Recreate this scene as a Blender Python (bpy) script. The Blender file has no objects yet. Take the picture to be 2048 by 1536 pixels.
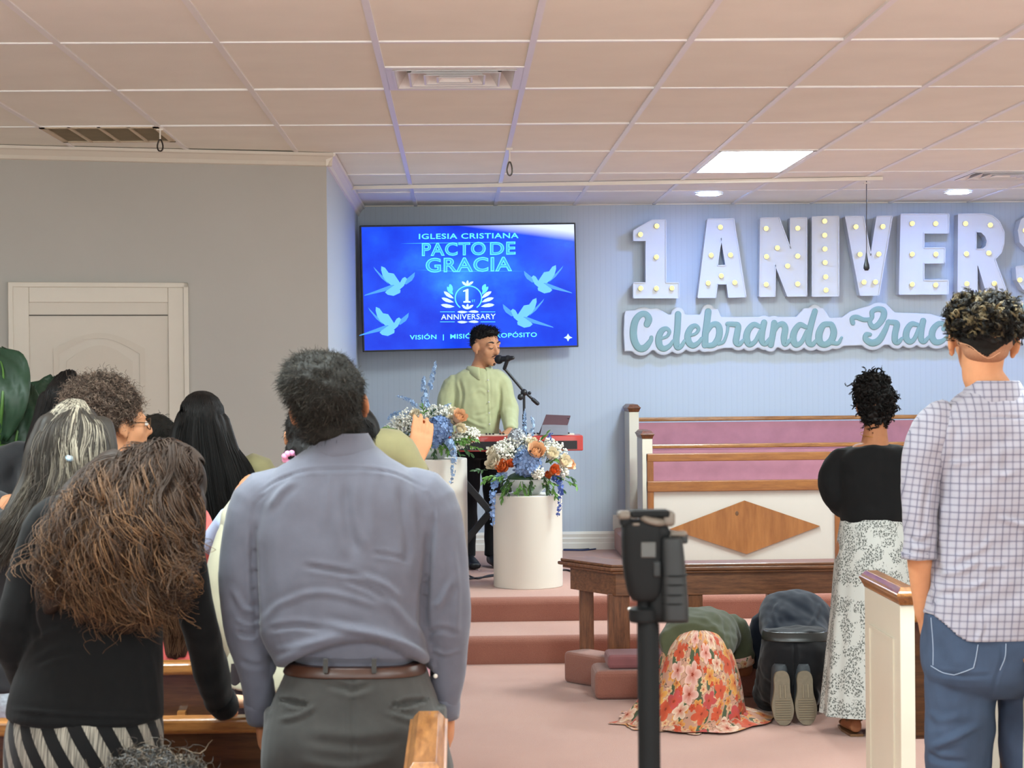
import bpy, bmesh, math, random
import numpy as np
from mathutils import Vector, Matrix, noise
from mathutils.geometry import tessellate_polygon
from mathutils.bvhtree import BVHTree
random.seed(7); RNG = np.random.default_rng(11)
SC = bpy.context.scene
COL = SC.collection
PI = math.pi

# ---------------------------------------------------------------- camera, world, exposure
CAMZ = 1.69; FPX = 3764.0; YAW, PITCH, ROLL = .0294, -.0066, .00946
def _basis():
    cy, sy, cp, sp = math.cos(YAW), math.sin(YAW), math.cos(PITCH), math.sin(PITCH)
    F = Vector((sy*cp, cy*cp, sp)); r = Vector((cy, -sy, 0)); u = r.cross(F)
    c, s = math.cos(ROLL), math.sin(ROLL)
    return F, c*r - s*u, s*r + c*u
CF, CR, CU = _basis()
camd = bpy.data.cameras.new('camera'); cam = bpy.data.objects.new('camera', camd); COL.objects.link(cam)
cam.matrix_world = Matrix(((CR.x, CU.x, -CF.x, 0), (CR.y, CU.y, -CF.y, 0), (CR.z, CU.z, -CF.z, CAMZ), (0, 0, 0, 1)))
camd.sensor_width = 36; camd.lens = 36*FPX/2048; camd.clip_start = .05
camd.dof.use_dof = True; camd.dof.focus_distance = 12.0; camd.dof.aperture_fstop = 13
SC.camera = cam
w = bpy.data.worlds.new('world'); SC.world = w; w.use_nodes = True
_nt = w.node_tree; _bg = _nt.nodes['Background']; _tc = _nt.nodes.new('ShaderNodeTexCoord'); _sx = _nt.nodes.new('ShaderNodeSeparateXYZ'); _mr = _nt.nodes.new('ShaderNodeMapRange'); _mx = _nt.nodes.new('ShaderNodeMix'); _mx.data_type = 'RGBA'
_nt.links.new(_tc.outputs['Generated'], _sx.inputs[0]); _nt.links.new(_sx.outputs[2], _mr.inputs[0]); _mr.inputs[1].default_value = -.08; _mr.inputs[2].default_value = .08; _nt.links.new(_mr.outputs[0], _mx.inputs[0])
_mx.inputs[6].default_value = (3.0, 3.0, 2.8, 1); _mx.inputs[7].default_value = (.8, .95, 1.1, 1); _nt.links.new(_mx.outputs[2], _bg.inputs[0]); _bg.inputs[1].default_value = 1.15   # glow added below the horizon to light the ceiling, sky above
SC.view_settings.view_transform = 'Standard'; SC.view_settings.look = 'None'; SC.view_settings.gamma = 1
SC.view_settings.exposure = 1.2
SC.cycles.use_denoising = True; SC.cycles.max_bounces = 6; SC.cycles.diffuse_bounces = 4; SC.cycles.caustics_reflective = False
LAMP, DOWN = 27.0, 95.0            # strengths of the lit ceiling panels and of the recessed downlights

def at(px, py, Y):                 # photo pixel + distance along the room -> point in the room
    px, py = float(px), float(py); d = CF + (px-1024)/FPX*CR - (py-768)/FPX*CU
    return Vector((0, 0, CAMZ)) + d*(Y/d.y)
def onz(px, py, z):                # photo pixel on a horizontal plane
    px, py = float(px), float(py); d = CF + (px-1024)/FPX*CR - (py-768)/FPX*CU
    return Vector((0, 0, CAMZ)) + d*((z-CAMZ)/d.z)
def proj(P):                       # points -> photo pixels (to trace folds onto cloth)
    P = np.asarray(P, float) - np.array((0, 0, CAMZ))
    d = P @ np.array(CF)
    return np.stack([1024+FPX*(P @ np.array(CR))/d, 768-FPX*(P @ np.array(CU))/d], 1)

# ---------------------------------------------------------------- materials
def lin(h):
    if isinstance(h, str):
        c = [int(h[i:i+2], 16)/255 for i in (0, 2, 4)]
        return tuple(x/12.92 if x <= .04045 else ((x+.055)/1.055)**2.4 for x in c) + (1,)
    return tuple(h)[:3] + (1,)
class NT:
    def __init__(s, name):
        s.m = bpy.data.materials.new(name); s.m.use_nodes = True; s.t = s.m.node_tree
        s.b = s.t.nodes['Principled BSDF']; s.out = s.t.nodes['Material Output']
    def n(s, typ, **k):
        x = s.t.nodes.new('ShaderNode'+typ)
        for a, v in k.items(): setattr(x, a, v)
        return x
    def l(s, a, b): s.t.links.new(a, b)
    def val(s, sock, v):
        if hasattr(v, 'is_output'): s.l(v, sock)
        else: sock.default_value = v
    def math(s, op, a, b=0.0, c=0.0):
        x = s.n('Math', operation=op); s.val(x.inputs[0], a); s.val(x.inputs[1], b)
        if op in ('MULTIPLY_ADD', 'COMPARE', 'SMOOTH_MIN'): s.val(x.inputs[2], c)
        return x.outputs[0]
    def mix(s, f, a, b):
        x = s.n('Mix', data_type='RGBA'); s.val(x.inputs[0], f)
        s.val(x.inputs[6], lin(a) if not hasattr(a, 'is_output') else a); s.val(x.inputs[7], lin(b) if not hasattr(b, 'is_output') else b)
        return x.outputs[2]
    def co(s, kind='Object', scale=(1, 1, 1)):
        t = s.n('TexCoord'); mp = s.n('Mapping'); s.l(t.outputs[kind], mp.inputs[0]); mp.inputs['Scale'].default_value = scale
        return mp.outputs[0]
    def noise(s, scale, vec=None, detail=3, rough=.5, out=0):
        x = s.n('TexNoise'); x.inputs['Scale'].default_value = scale; x.inputs['Detail'].default_value = detail; x.inputs['Roughness'].default_value = rough
        if vec is not None: s.l(vec, x.inputs['Vector'])
        return x.outputs[out]
    def ramp(s, f, stops):
        x = s.n('ValToRGB'); s.l(f, x.inputs[0]); e = x.color_ramp.elements
        while len(e) < len(stops): e.new(.5)
        for el, (p, c) in zip(e, stops): el.position = p; el.color = lin(c) if not isinstance(c, (int, float)) else (c, c, c, 1)
        return x.outputs[0]
    def bump(s, h, strength=.3, dist=.01):
        x = s.n('Bump'); x.inputs['Strength'].default_value = strength; x.inputs['Distance'].default_value = dist
        s.l(h, x.inputs['Height']); s.l(x.outputs[0], s.b.inputs['Normal'])
    def color(s, c): s.val(s.b.inputs['Base Color'], lin(c) if not hasattr(c, 'is_output') else c)
    def set(s, rough=.6, metal=0, spec=.5, sheen=0, sss=0, coat=0):
        s.b.inputs['Roughness'].default_value = rough; s.b.inputs['Metallic'].default_value = metal
        s.b.inputs['Specular IOR Level'].default_value = spec; s.b.inputs['Sheen Weight'].default_value = sheen
        s.b.inputs['Coat Weight'].default_value = coat
        if sss:
            s.b.inputs['Subsurface Weight'].default_value = sss; s.b.inputs['Subsurface Radius'].default_value = (.02, .008, .005)
        return s
_M = {}
def plain(name, c, rough=.55, metal=0, spec=.5, var=.06, vs=12, bs=0, bstr=0, sheen=0, sss=0, coat=0):
    if name in _M: return _M[name]
    t = NT(name); t.set(rough, metal, spec, sheen, sss, coat)
    v = t.co()
    a = lin(c); k = [max(0, x*(1-var)) for x in a[:3]]; k2 = [min(1, x*(1+var)) for x in a[:3]]
    t.color(t.ramp(t.noise(vs, v), [(.3, tuple(k)), (.7, tuple(k2))]))
    if bs: t.bump(t.noise(bs, v, 2), bstr, .004)
    _M[name] = t.m; return t.m
def emit(name, c, strength):
    if name in _M: return _M[name]
    t = NT(name); t.color('000000'); t.set(.4, spec=.3)
    t.b.inputs['Emission Color'].default_value = lin(c); t.b.inputs['Emission Strength'].default_value = strength
    _M[name] = t.m; return t.m
def wood(name, dark, light, scale=(3, 3, 30), rough=.35, axis_noise=4.0, coat=.2, knots=False):
    if name in _M: return _M[name]
    t = NT(name); t.set(rough, coat=coat)
    v = t.co('Object', scale)
    f = t.noise(axis_noise, v, 5, .6)
    f2 = t.noise(axis_noise*6, v, 2)
    m = t.math('ADD', t.math('MULTIPLY', f, .75), t.math('MULTIPLY', f2, .25))
    t.color(t.ramp(m, [(.35, dark), (.65, light)])); t.bump(f2, .08, .002)
    _M[name] = t.m; return t.m

# ---------------------------------------------------------------- object helpers
def wloc(p):
    v = Vector((0, 0, 0))
    while p is not None: v = v + Vector(p.location); p = p.parent
    return v
def thing(name, label, cat, loc=(0, 0, 0), group=None):
    o = bpy.data.objects.new(name, None); COL.objects.link(o); o.location = loc; o.empty_display_size = .1
    return tag(o, label, cat, group)
def tag(o, label, cat, group=None):
    o['label'] = label; o['category'] = cat
    if group: o['group'] = group
    return o
def structure(o):
    o['kind'] = 'structure'; return o
def mk(name, V, F, mat, parent=None, smooth=False, uv=None, attr=None, label=None):
    L = np.array(wloc(parent)) if parent else np.zeros(3)
    V = np.asarray([tuple(v) for v in V] if not isinstance(V, np.ndarray) else V, float) - L
    me = bpy.data.meshes.new(name)
    if isinstance(F, np.ndarray): F = F.tolist()
    me.from_pydata(V.tolist(), [], F); me.update()
    if mat is not None:
        for m in (mat if isinstance(mat, (list, tuple)) else [mat]): me.materials.append(m)
    if smooth: me.polygons.foreach_set('use_smooth', [True]*len(me.polygons))
    if uv is not None:
        ul = me.uv_layers.new(name='UVMap'); li = np.empty(len(me.loops), int); me.loops.foreach_get('vertex_index', li)
        ul.data.foreach_set('uv', np.asarray(uv, float)[li].ravel())
    if attr:
        for k, a in attr.items():
            at_ = me.attributes.new(k, 'FLOAT', 'POINT'); at_.data.foreach_set('value', np.asarray(a, float))
    o = bpy.data.objects.new(name, me); COL.objects.link(o)
    if parent is not None: o.parent = parent
    if label: o['label'] = label
    return o
class MB:                           # collects shapes that make ONE mesh
    def __init__(s): s.V = []; s.F = []; s.mi = []
    def add(s, V, F, m=0):
        k = len(s.V); s.V += [Vector(v) for v in V]; s.F += [tuple(i+k for i in f) for f in F]; s.mi += [m]*len(F); return s
    def box(s, a, b, m=0):          # two corners
        x0, y0, z0 = a; x1, y1, z1 = b
        V = [(x, y, z) for z in (z0, z1) for y in (y0, y1) for x in (x0, x1)]
        return s.add(V, [(0, 2, 3, 1), (4, 5, 7, 6), (0, 1, 5, 4), (2, 6, 7, 3), (0, 4, 6, 2), (1, 3, 7, 5)], m)
    def obox(s, c, u, v, w_, m=0):  # centre and three half vectors
        c, u, v, w_ = map(Vector, (c, u, v, w_))
        V = [c+a*u+b*v+d*w_ for d in (-1, 1) for b in (-1, 1) for a in (-1, 1)]
        return s.add(V, [(0, 2, 3, 1), (4, 5, 7, 6), (0, 1, 5, 4), (2, 6, 7, 3), (0, 4, 6, 2), (1, 3, 7, 5)], m)
    def tube(s, pts, r, n=8, m=0, sub=1):
        V, F = tube(pts, r, n, sub); return s.add(V, F, m)
    def ell(s, c, r, n=16, rot=None, m=0):
        V, F = ellipsoid(c, r, n, rot); return s.add(V, F, m)
    def lathe(s, prof, c, axis=(0, 0, 1), n=32, m=0):
        V, F = lathe(prof, c, axis, n); return s.add(V, F, m)
    def build(s, name, mat, parent=None, smooth=False, bevel=0, label=None, seg=2):
        o = mk(name, s.V, s.F, mat, parent, smooth, label=label)
        if any(s.mi): o.data.polygons.foreach_set('material_index', s.mi)
        if bevel:
            b = o.modifiers.new('bevel', 'BEVEL'); b.width = bevel; b.segments = seg; b.limit_method = 'ANGLE'; b.angle_limit = .6
        return o
def spline(pts, k):                 # Catmull-Rom through rows of any width
    P = np.asarray(pts, float)
    if len(P) < 3 or k <= 1:
        t = np.linspace(0, 1, max(2, (len(P)-1)*k+1))*(len(P)-1); i = np.minimum(t.astype(int), len(P)-2); f = (t-i)[:, None]
        return P[i]*(1-f)+P[i+1]*f
    Q = np.vstack([2*P[0]-P[1], P, 2*P[-1]-P[-2]]); out = []
    for i in range(len(P)-1):
        p0, p1, p2, p3 = Q[i:i+4]
        for t in np.arange(k)/k:
            out.append(.5*((2*p1)+(-p0+p2)*t+(2*p0-5*p1+4*p2-p3)*t*t+(-p0+3*p1-3*p2+p3)*t**3))
    out.append(P[-1]); return np.array(out)
def frames(P):
    T = np.gradient(P, axis=0); T /= np.linalg.norm(T, axis=1)[:, None]+1e-12
    a = np.array((1., 0, 0)) if abs(T[0][0]) < .8 else np.array((0, 1., 0))
    N = np.empty_like(P); n = a-T[0]*a.dot(T[0]); N[0] = n/np.linalg.norm(n)
    for i in range(1, len(P)):
        n = N[i-1]-T[i]*N[i-1].dot(T[i]); N[i] = n/(np.linalg.norm(n)+1e-12)
    return T, N, np.cross(T, N)
def tube(pts, r, n=8, sub=1, cap=True):
    P = np.array([tuple(p) for p in pts], float)
    R = np.full(len(P), float(r)) if np.isscalar(r) else np.asarray(r, float)
    PR = spline(np.hstack([P, R[:, None]]), sub) if sub > 1 else np.hstack([P, R[:, None]])
    P, R = PR[:, :3], np.maximum(PR[:, 3], 1e-4)
    if cap:                         # rounded ends
        t0 = P[0]-P[1]; t0 /= np.linalg.norm(t0)+1e-9; t1 = P[-1]-P[-2]; t1 /= np.linalg.norm(t1)+1e-9
        P = np.vstack([P[0]+t0*R[0]*.95, P[0]+t0*R[0]*.6, P, P[-1]+t1*R[-1]*.6, P[-1]+t1*R[-1]*.95])
        R = np.concatenate([[R[0]*.3, R[0]*.8], R, [R[-1]*.8, R[-1]*.3]])
    T, N, B = frames(P); a = np.arange(n)*2*PI/n
    V = (P[:, None]+R[:, None, None]*(np.cos(a)[None, :, None]*N[:, None]+np.sin(a)[None, :, None]*B[:, None])).reshape(-1, 3)
    K = len(P); F = [(i*n+j, i*n+(j+1) % n, (i+1)*n+(j+1) % n, (i+1)*n+j) for i in range(K-1) for j in range(n)]
    F += [tuple(range(n))[::-1], tuple((K-1)*n+j for j in range(n))]
    return V.tolist(), F
def ellipsoid(c, r, n=16, rot=None):
    r = (r, r, r) if np.isscalar(r) else r; m = max(4, n//2); V = [(0, 0, -1)]
    for i in range(1, m):
        p = -PI/2+PI*i/m
        V += [(math.cos(p)*math.cos(2*PI*j/n), math.cos(p)*math.sin(2*PI*j/n), math.sin(p)) for j in range(n)]
    V.append((0, 0, 1)); F = [(0, 1+(j+1) % n, 1+j) for j in range(n)]
    for i in range(m-2): F += [(1+i*n+j, 1+i*n+(j+1) % n, 1+(i+1)*n+(j+1) % n, 1+(i+1)*n+j) for j in range(n)]
    e = len(V)-1; F += [(1+(m-2)*n+j, 1+(m-2)*n+(j+1) % n, e) for j in range(n)]
    out = []
    for v in V:
        q = Vector((v[0]*r[0], v[1]*r[1], v[2]*r[2]))
        if rot is not None: q = rot @ q
        out.append(q+Vector(c))
    return out, F
def lathe(prof, c, axis=(0, 0, 1), n=32):      # profile of (radius, height), closed at both ends
    q = Vector((0, 0, 1)).rotation_difference(Vector(axis)); V = []; c = Vector(c)
    for r, h in prof: V += [c+q @ Vector((r*math.cos(2*PI*j/n), r*math.sin(2*PI*j/n), h)) for j in range(n)]
    K = len(prof); F = [(i*n+j, i*n+(j+1) % n, (i+1)*n+(j+1) % n, (i+1)*n+j) for i in range(K-1) for j in range(n)]
    F += [tuple(range(n))[::-1], tuple((K-1)*n+j for j in range(n))]
    return V, F
def loft(secs, n=28, sub=3, closed=True):      # secs: (centre, right half vector, forward half vector, squareness)
    rows = [list(c)+list(a)+list(b)+[p] for c, a, b, p in secs]
    S = spline(rows, sub); a = np.arange(n)*2*PI/n; V = []
    for s in S:
        c, u, v, p = s[:3], s[3:6], s[6:9], max(1.6, s[9]); cc, ss = np.cos(a), np.sin(a)
        V.append(c+(np.sign(cc)*np.abs(cc)**(2/p))[:, None]*u+(np.sign(ss)*np.abs(ss)**(2/p))[:, None]*v)
    K = len(S); V = np.vstack(V)
    F = [(i*n+j, i*n+(j+1) % n, (i+1)*n+(j+1) % n, (i+1)*n+j) for i in range(K-1) for j in range(n)]
    if closed: F += [tuple(range(n))[::-1], tuple((K-1)*n+j for j in range(n))]
    return V.tolist(), F
def prism(outer, fn, n0, n1, holes=()):        # flat outline -> solid; fn(u, v, n) places it
    loops = [[Vector((p[0], p[1], 0)) for p in lp] for lp in [outer]+list(holes)]
    flat = [p for lp in loops for p in lp]; N = len(flat); tri = tessellate_polygon(loops)
    V = [fn(p.x, p.y, n1) for p in flat]+[fn(p.x, p.y, n0) for p in flat]
    F = [tuple(t) for t in tri]+[tuple(i+N for i in reversed(t)) for t in tri]; k = 0
    for lp in loops:
        m = len(lp); F += [(k+i, k+(i+1) % m, N+k+(i+1) % m, N+k+i) for i in range(m)]; k += m
    return V, F
def fix_normals(o):
    bm = bmesh.new(); bm.from_mesh(o.data); bmesh.ops.recalc_face_normals(bm, faces=bm.faces); bm.to_mesh(o.data); bm.free(); return o
def copy_tree(o, parent=None):
    c = o.copy(); COL.objects.link(c)
    if parent is not None: c.parent = parent
    for ch in list(o.children): copy_tree(ch, c)
    return c
def union(parts, voxel=.006, smooth=3, fac=.5):   # overlapping closed shapes -> one continuous skin (verts, faces, normals)
    mb = MB()
    for V, F in parts: mb.add(V, F)
    me = bpy.data.meshes.new('tmp'); me.from_pydata([tuple(v) for v in mb.V], [], mb.F); me.update()
    bm = bmesh.new(); bm.from_mesh(me); bmesh.ops.recalc_face_normals(bm, faces=bm.faces); bm.to_mesh(me); bm.free()
    o = bpy.data.objects.new('tmp', me); COL.objects.link(o)
    r = o.modifiers.new('r', 'REMESH'); r.mode = 'VOXEL'; r.voxel_size = voxel
    if smooth:
        s = o.modifiers.new('s', 'SMOOTH'); s.iterations = smooth; s.factor = fac
    dg = bpy.context.evaluated_depsgraph_get(); e = o.evaluated_get(dg).to_mesh()
    V = np.empty(len(e.vertices)*3); e.vertices.foreach_get('co', V); V = V.reshape(-1, 3)
    F = [tuple(p.vertices) for p in e.polygons]
    o.evaluated_get(dg).to_mesh_clear(); bpy.data.objects.remove(o); bpy.data.meshes.remove(me)
    return V, F
def vnormals(V, F):
    me = bpy.data.meshes.new('tmp'); me.from_pydata(V.tolist(), [], F); me.update()
    N = np.empty(len(V)*3); me.vertices.foreach_get('normal', N) if hasattr(me.vertices[0], 'normal') else None
    bpy.data.meshes.remove(me); return N.reshape(-1, 3)
class Wob:                          # smooth noise made of random waves
    def __init__(s, scale, seed=0, k=10, stretch=(1, 1, 1)):
        r = np.random.default_rng(seed); d = r.normal(size=(k, 3)); d /= np.linalg.norm(d, axis=1)[:, None]
        s.K = d*scale*2*PI*r.uniform(.6, 1.5, (k, 1))/np.array(stretch); s.p = r.uniform(0, 2*PI, k); s.k = k
    def __call__(s, P): return np.sin(np.asarray(P) @ s.K.T+s.p).sum(1)/math.sqrt(s.k)
# ---------------------------------------------------------------- the room
CEIL = CAMZ+1.277; STAGE = .313; BACKY = 14.48; GX, GY = -2.131, 7.294     # ceiling grid origin
X0, X1, Y0 = -5.2, 5.6, -3.6
m_ceil = plain('ceiling_tile', 'f0f1e8', .9, spec=.1, var=.025, vs=3, bs=160, bstr=.12)
m_grid = plain('ceiling_grid_metal', 'eeeeee', .32, spec=.6, var=.01)
m_wall = plain('grey_wall_paint', 'b2b0ab', .75, spec=.25, var=.015, vs=2, bs=90, bstr=.03)
m_white = plain('white_paint', 'e9e4da', .5, var=.01)
m_trim = plain('trim_paint', 'd2ccc0', .45, var=.01)
def beadboard():
    t = NT('white_beadboard'); t.set(.55, spec=.35); v = t.co()
    sx = t.n('SeparateXYZ'); t.l(v, sx.inputs[0])
    f = t.math('FRACT', t.math('MULTIPLY', sx.outputs[0], 1/.042)); g = t.math('COMPARE', f, .5, .07)
    t.color(t.mix(t.math('MULTIPLY', g, .16), 'bdc7d2', '9da7b3')); t.bump(t.math('SUBTRACT', 1, g), .25, .003); return t.m
def carpet(name, c1, c2):
    t = NT(name); t.set(.95, spec=.05, sheen=.35); v = t.co()
    a = t.noise(2.2, v, 3); b = t.noise(260, v, 2); m = t.math('ADD', t.math('MULTIPLY', a, .55), t.math('MULTIPLY', b, .45))
    t.color(t.ramp(m, [(.3, c1), (.7, c2)])); t.bump(b, .5, .006); return t.m
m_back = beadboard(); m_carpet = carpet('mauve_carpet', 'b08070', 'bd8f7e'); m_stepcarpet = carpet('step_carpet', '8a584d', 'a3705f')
def flat(name, pts, mat, th=None):
    mb = MB(); mb.add(pts, [tuple(range(len(pts)))]); return structure(mb.build(name, mat))
WLX, WLY, WLS = -.745, 10.98, .26                       # door wall: corner and slope
def wly(x): return WLY+WLS*(x-WLX)
flat('floor', [(X0, Y0, 0), (X1, Y0, 0), (X1, BACKY, 0), (X0, BACKY, 0)], m_carpet)
flat('wall_back', [(WLX-.05, BACKY, 0), (WLX-.05, BACKY, CEIL+.17), (X1, BACKY, CEIL+.17), (X1, BACKY, 0)], m_back)
flat('wall_door_side', [(X0, wly(X0), 0), (X0, wly(X0), CEIL+.17), (WLX, WLY, CEIL+.17), (WLX, WLY, 0)], m_wall)
flat('wall_return', [(WLX, WLY, 0), (WLX, WLY, CEIL+.17), (WLX, BACKY, CEIL+.17), (WLX, BACKY, 0)], m_back)
flat('wall_left', [(X0, Y0, 0), (X0, Y0, CEIL+.17), (X0, wly(X0), CEIL+.17), (X0, wly(X0), 0)], m_wall)
flat('wall_right', [(X1, Y0, 0), (X1, Y0, CEIL+.17), (X1, BACKY, CEIL+.17), (X1, BACKY, 0)], m_wall)
mb = MB()                                             # rear wall, unseen; its window opening is added to light the ceiling
for a, c in (((X0, 0), (X1, .12)), ((X0, 2.85), (X1, CEIL+.17)), ((X0, .12), (X0+.3, 2.85)), ((X1-.3, .12), (X1, 2.85))): mb.box((a[0], Y0-.1, a[1]), (c[0], Y0, c[1]))
structure(mb.build('wall_rear', m_wall))
for k in range(4):
    xa = X0+.3+(X1-X0-.6)*k/4; xb = X0+.3+(X1-X0-.6)*(k+1)/4; mb = MB()
    for a, c in (((xa, .12), (xa+.06, 2.85)), ((xb-.06, .12), (xb, 2.85)), ((xa+.06, .12), (xb-.06, .2)), ((xa+.06, 2.77), (xb-.06, 2.85))): mb.box((a[0], Y0-.08, a[1]), (c[0], Y0-.02, c[1]))
    structure(mb.build('added_window_%d' % (k+1), m_white))
# ceiling: each tile sits in the grid; the cells listed in HOLES hold lamps or air diffusers
kx0, kx1, ky0, ky1 = -5, 12, -9, 6
LAMPS = [(6, 3), (6, -2), (2, -3), (-2, -2), (10, -2), (6, -6), (0, -6), (10, -6), (10, 2)]
def cellx(k): return GX+.61*k
def celly(k): return GY+1.22*k
mb = MB(); g = .012
half_holes = {(3, 0): 1, (0, 2): 0, (9, 4): 0}
for i in range(kx0, kx1+1):
    for j in range(ky0, ky1+1):
        if (i, j) in LAMPS: continue
        x0, x1, y0, y1 = max(cellx(i), X0)+g, min(cellx(i+1), X1)-g, max(celly(j), Y0)+g, min(celly(j+1), BACKY)-g
        if x1 <= x0 or y1 <= y0: continue
        if (i, j) in half_holes:
            if half_holes[(i, j)]: y1 = celly(j)+.61-g
            else: y0 = celly(j)+.61+g
        dz = random.uniform(.003, .007)
        mb.add([(x0, y0, CEIL+dz), (x1, y0, CEIL+dz), (x1, y1, CEIL+dz+random.uniform(-.002, .002)), (x0, y1, CEIL+dz)], [(0, 1, 2, 3)])
mb.add([(X0, Y0, CEIL+.16), (X1, Y0, CEIL+.16), (X1, BACKY, CEIL+.16), (X0, BACKY, CEIL+.16)], [(0, 1, 2, 3)])
structure(mb.build('ceiling', m_ceil))
mb = MB()
for i in range(kx0, kx1+2):
    x = cellx(i)
    if X0 < x < X1: mb.box((x-.013, Y0, CEIL-.002), (x+.013, BACKY, CEIL+.02))
for j in range(ky0, ky1+2):
    y = celly(j)
    if Y0 < y < BACKY: mb.box((X0, y-.012, CEIL-.0015), (X1, y+.012, CEIL+.02))
for (i, j) in half_holes: mb.box((cellx(i), celly(j)+.598, CEIL-.0015), (cellx(i+1), celly(j)+.622, CEIL+.02))
structure(mb.build('ceiling_grid_trim', m_grid))
# crown moulding and wall angles
def crown(name, a, b, nrm, mat):
    a, b, nrm = Vector(a), Vector(b), Vector(nrm).normalized(); mb = MB()
    prof = [(0, -.075), (.012, -.07), (.018, -.05), (.04, -.022), (.052, -.016), (.055, 0), (0, 0)]
    V = [p+nrm*d+Vector((0, 0, h)) for p in (a, b) for d, h in prof]; n = len(prof)
    mb.add(V, [(i, (i+1) % n, n+(i+1) % n, n+i) for i in range(n)]+[tuple(range(n)), tuple(range(n, 2*n))])
    return structure(mb.build(name, mat))
nd = Vector((WLS, -1, 0)).normalized()
crown('trim_1', (X0, wly(X0), CEIL), (WLX+.03, wly(WLX+.03), CEIL), nd, m_trim)
crown('trim_2', (WLX, WLY-.03, CEIL), (WLX, BACKY, CEIL), (1, 0, 0), m_white)
mb = MB(); mb.box((WLX, BACKY-.022, CEIL-.002), (X1, BACKY, CEIL+.02)); structure(mb.build('trim_3', m_white))
# stage and steps with rounded noses
def step(name, y0, z0, z1, mat):
    r = .045; prof = [(y0+.012, z0)]+[(y0+r-r*math.cos(a), z1-r+r*math.sin(a)) for a in np.linspace(0, PI/2, 7)]+[(BACKY, z1), (BACKY, z0)]
    V = [(x, y, z) for x in (WLX-.02, X1) for y, z in prof]; n = len(prof)
    mb = MB(); mb.add(V, [(i, (i+1) % n, n+(i+1) % n, n+i) for i in range(n)]+[tuple(range(n)), tuple(range(n, 2*n))])
    return structure(fix_normals(mb.build(name, mat)))
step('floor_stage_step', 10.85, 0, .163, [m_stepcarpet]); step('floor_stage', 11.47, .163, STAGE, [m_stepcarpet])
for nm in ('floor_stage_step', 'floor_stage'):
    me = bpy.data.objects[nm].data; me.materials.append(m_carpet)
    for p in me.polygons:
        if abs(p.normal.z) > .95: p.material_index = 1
mb = MB()                                            # tall moulded baseboard
prof = [(0, 0), (-.02, 0), (-.02, .05), (-.012, .055), (-.016, .085), (-.008, .095), (-.012, .12), (-.004, .14), (0, .14)]
V = [(x, BACKY+d, STAGE+h) for x in (WLX, X1) for d, h in prof]; n = len(prof)
mb.add(V, [(i, (i+1) % n, n+(i+1) % n, n+i) for i in range(n)]); structure(mb.build('baseboard_back', m_white))

# ---------------------------------------------------------------- ceiling lamps
m_panel = emit('lit_acrylic_panel', 'ecfdff', LAMP); m_down = emit('lit_downlight_lens', '86aeff', DOWN)
for (i, j) in LAMPS:
    x0, x1, y0, y1 = cellx(i)+.015, cellx(i+1)-.015, celly(j)+.015, celly(j+1)-.015; seen = (i, j) == (6, 3)
    t = thing('ceiling_light', 'lit white rectangular panel light set in the tiled ceiling above the stage' if seen else 'lit panel light in the ceiling over the pews, outside the picture', 'ceiling light', ((x0+x1)/2, (y0+y1)/2, CEIL), None if seen else 'panel lights over the pews')
    mb = MB(); mb.add([(x0, y0, CEIL+.006), (x1, y0, CEIL+.006), (x1, y1, CEIL+.006), (x0, y1, CEIL+.006)], [(0, 3, 2, 1)]); mb.build('diffuser', m_panel, t)
    mb = MB(); b = .022
    for a, c in (((x0, y0), (x1, y0+b)), ((x0, y1-b), (x1, y1)), ((x0, y0), (x0+b, y1)), ((x1-b, y0), (x1, y1))): mb.box((*a, CEIL-.002), (*c, CEIL+.012))
    mb.build('frame', m_grid, t)
for k, (x, y) in enumerate([(1.84, 13.6), (3.66, 13.6), (5.3, 13.6)]):
    lab = ['round lit downlight in the ceiling above the letter N', 'round lit downlight in the ceiling above the letter R', 'round downlight in the ceiling near the right wall'][k]
    t = thing('downlight', lab, 'downlight', (x, y, CEIL), 'recessed downlights')
    mb = MB(); mb.lathe([(.0, -.012), (.075, -.012), (.08, -.009), (.08, .002), (0, .002)], (x, y, CEIL)); mb.build('lens', m_down, t)
    mb = MB(); mb.lathe([(.082, -.004), (.098, -.006), (.1, .0), (.1, .002), (.082, .002)], (x, y, CEIL)); mb.build('trim_ring', m_white, t)
# air diffuser of nested square louvres
def diffuser(x0, x1, y0, y1, label, mat):
    t = thing('air_diffuser', label, 'air vent', ((x0+x1)/2, (y0+y1)/2, CEIL)); cx, cy = (x0+x1)/2, (y0+y1)/2
    def ring(h0, z0, h1, z1, nm):
        V = []
        for h, z in ((h0, z0), (h1, z1), (h1-.002, z1+.003), (h0-.002, z0+.003)):
            V += [(cx+sx*h, cy+sy*h, z) for sx, sy in ((-1, -1), (1, -1), (1, 1), (-1, 1))]
        F = [(a*4+i, a*4+(i+1) % 4, ((a+1) % 4)*4+(i+1) % 4, ((a+1) % 4)*4+i) for a in range(4) for i in range(4)]
        mk(nm, V, F, mat, t)
    H = (x1-x0)/2-.012
    ring(H, CEIL-.002, H-.03, CEIL-.002, 'frame')
    for k, h in enumerate((H-.03, H-.095, H-.16, H-.215)): ring(h, CEIL-.006, h-.008, CEIL-.006, 'louver_lip'); ring(h-.008, CEIL-.006, h-.05, CEIL+.06, 'louver')
    mb = MB(); mb.box((cx-.05, cy-.05, CEIL+.012), (cx+.05, cy+.05, CEIL+.02)); mb.build('center_plate', mat, t)
    mb = MB(); mb.box((x0, y0, CEIL+.1), (x1, y1, CEIL+.11)); mb.build('duct_back', plain('duct_dark', '2b2a2a', .8), t)
diffuser(cellx(3), cellx(4), celly(0)+.61, celly(1), 'square louvred ceiling diffuser tinted blue by the screen', m_grid)
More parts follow.
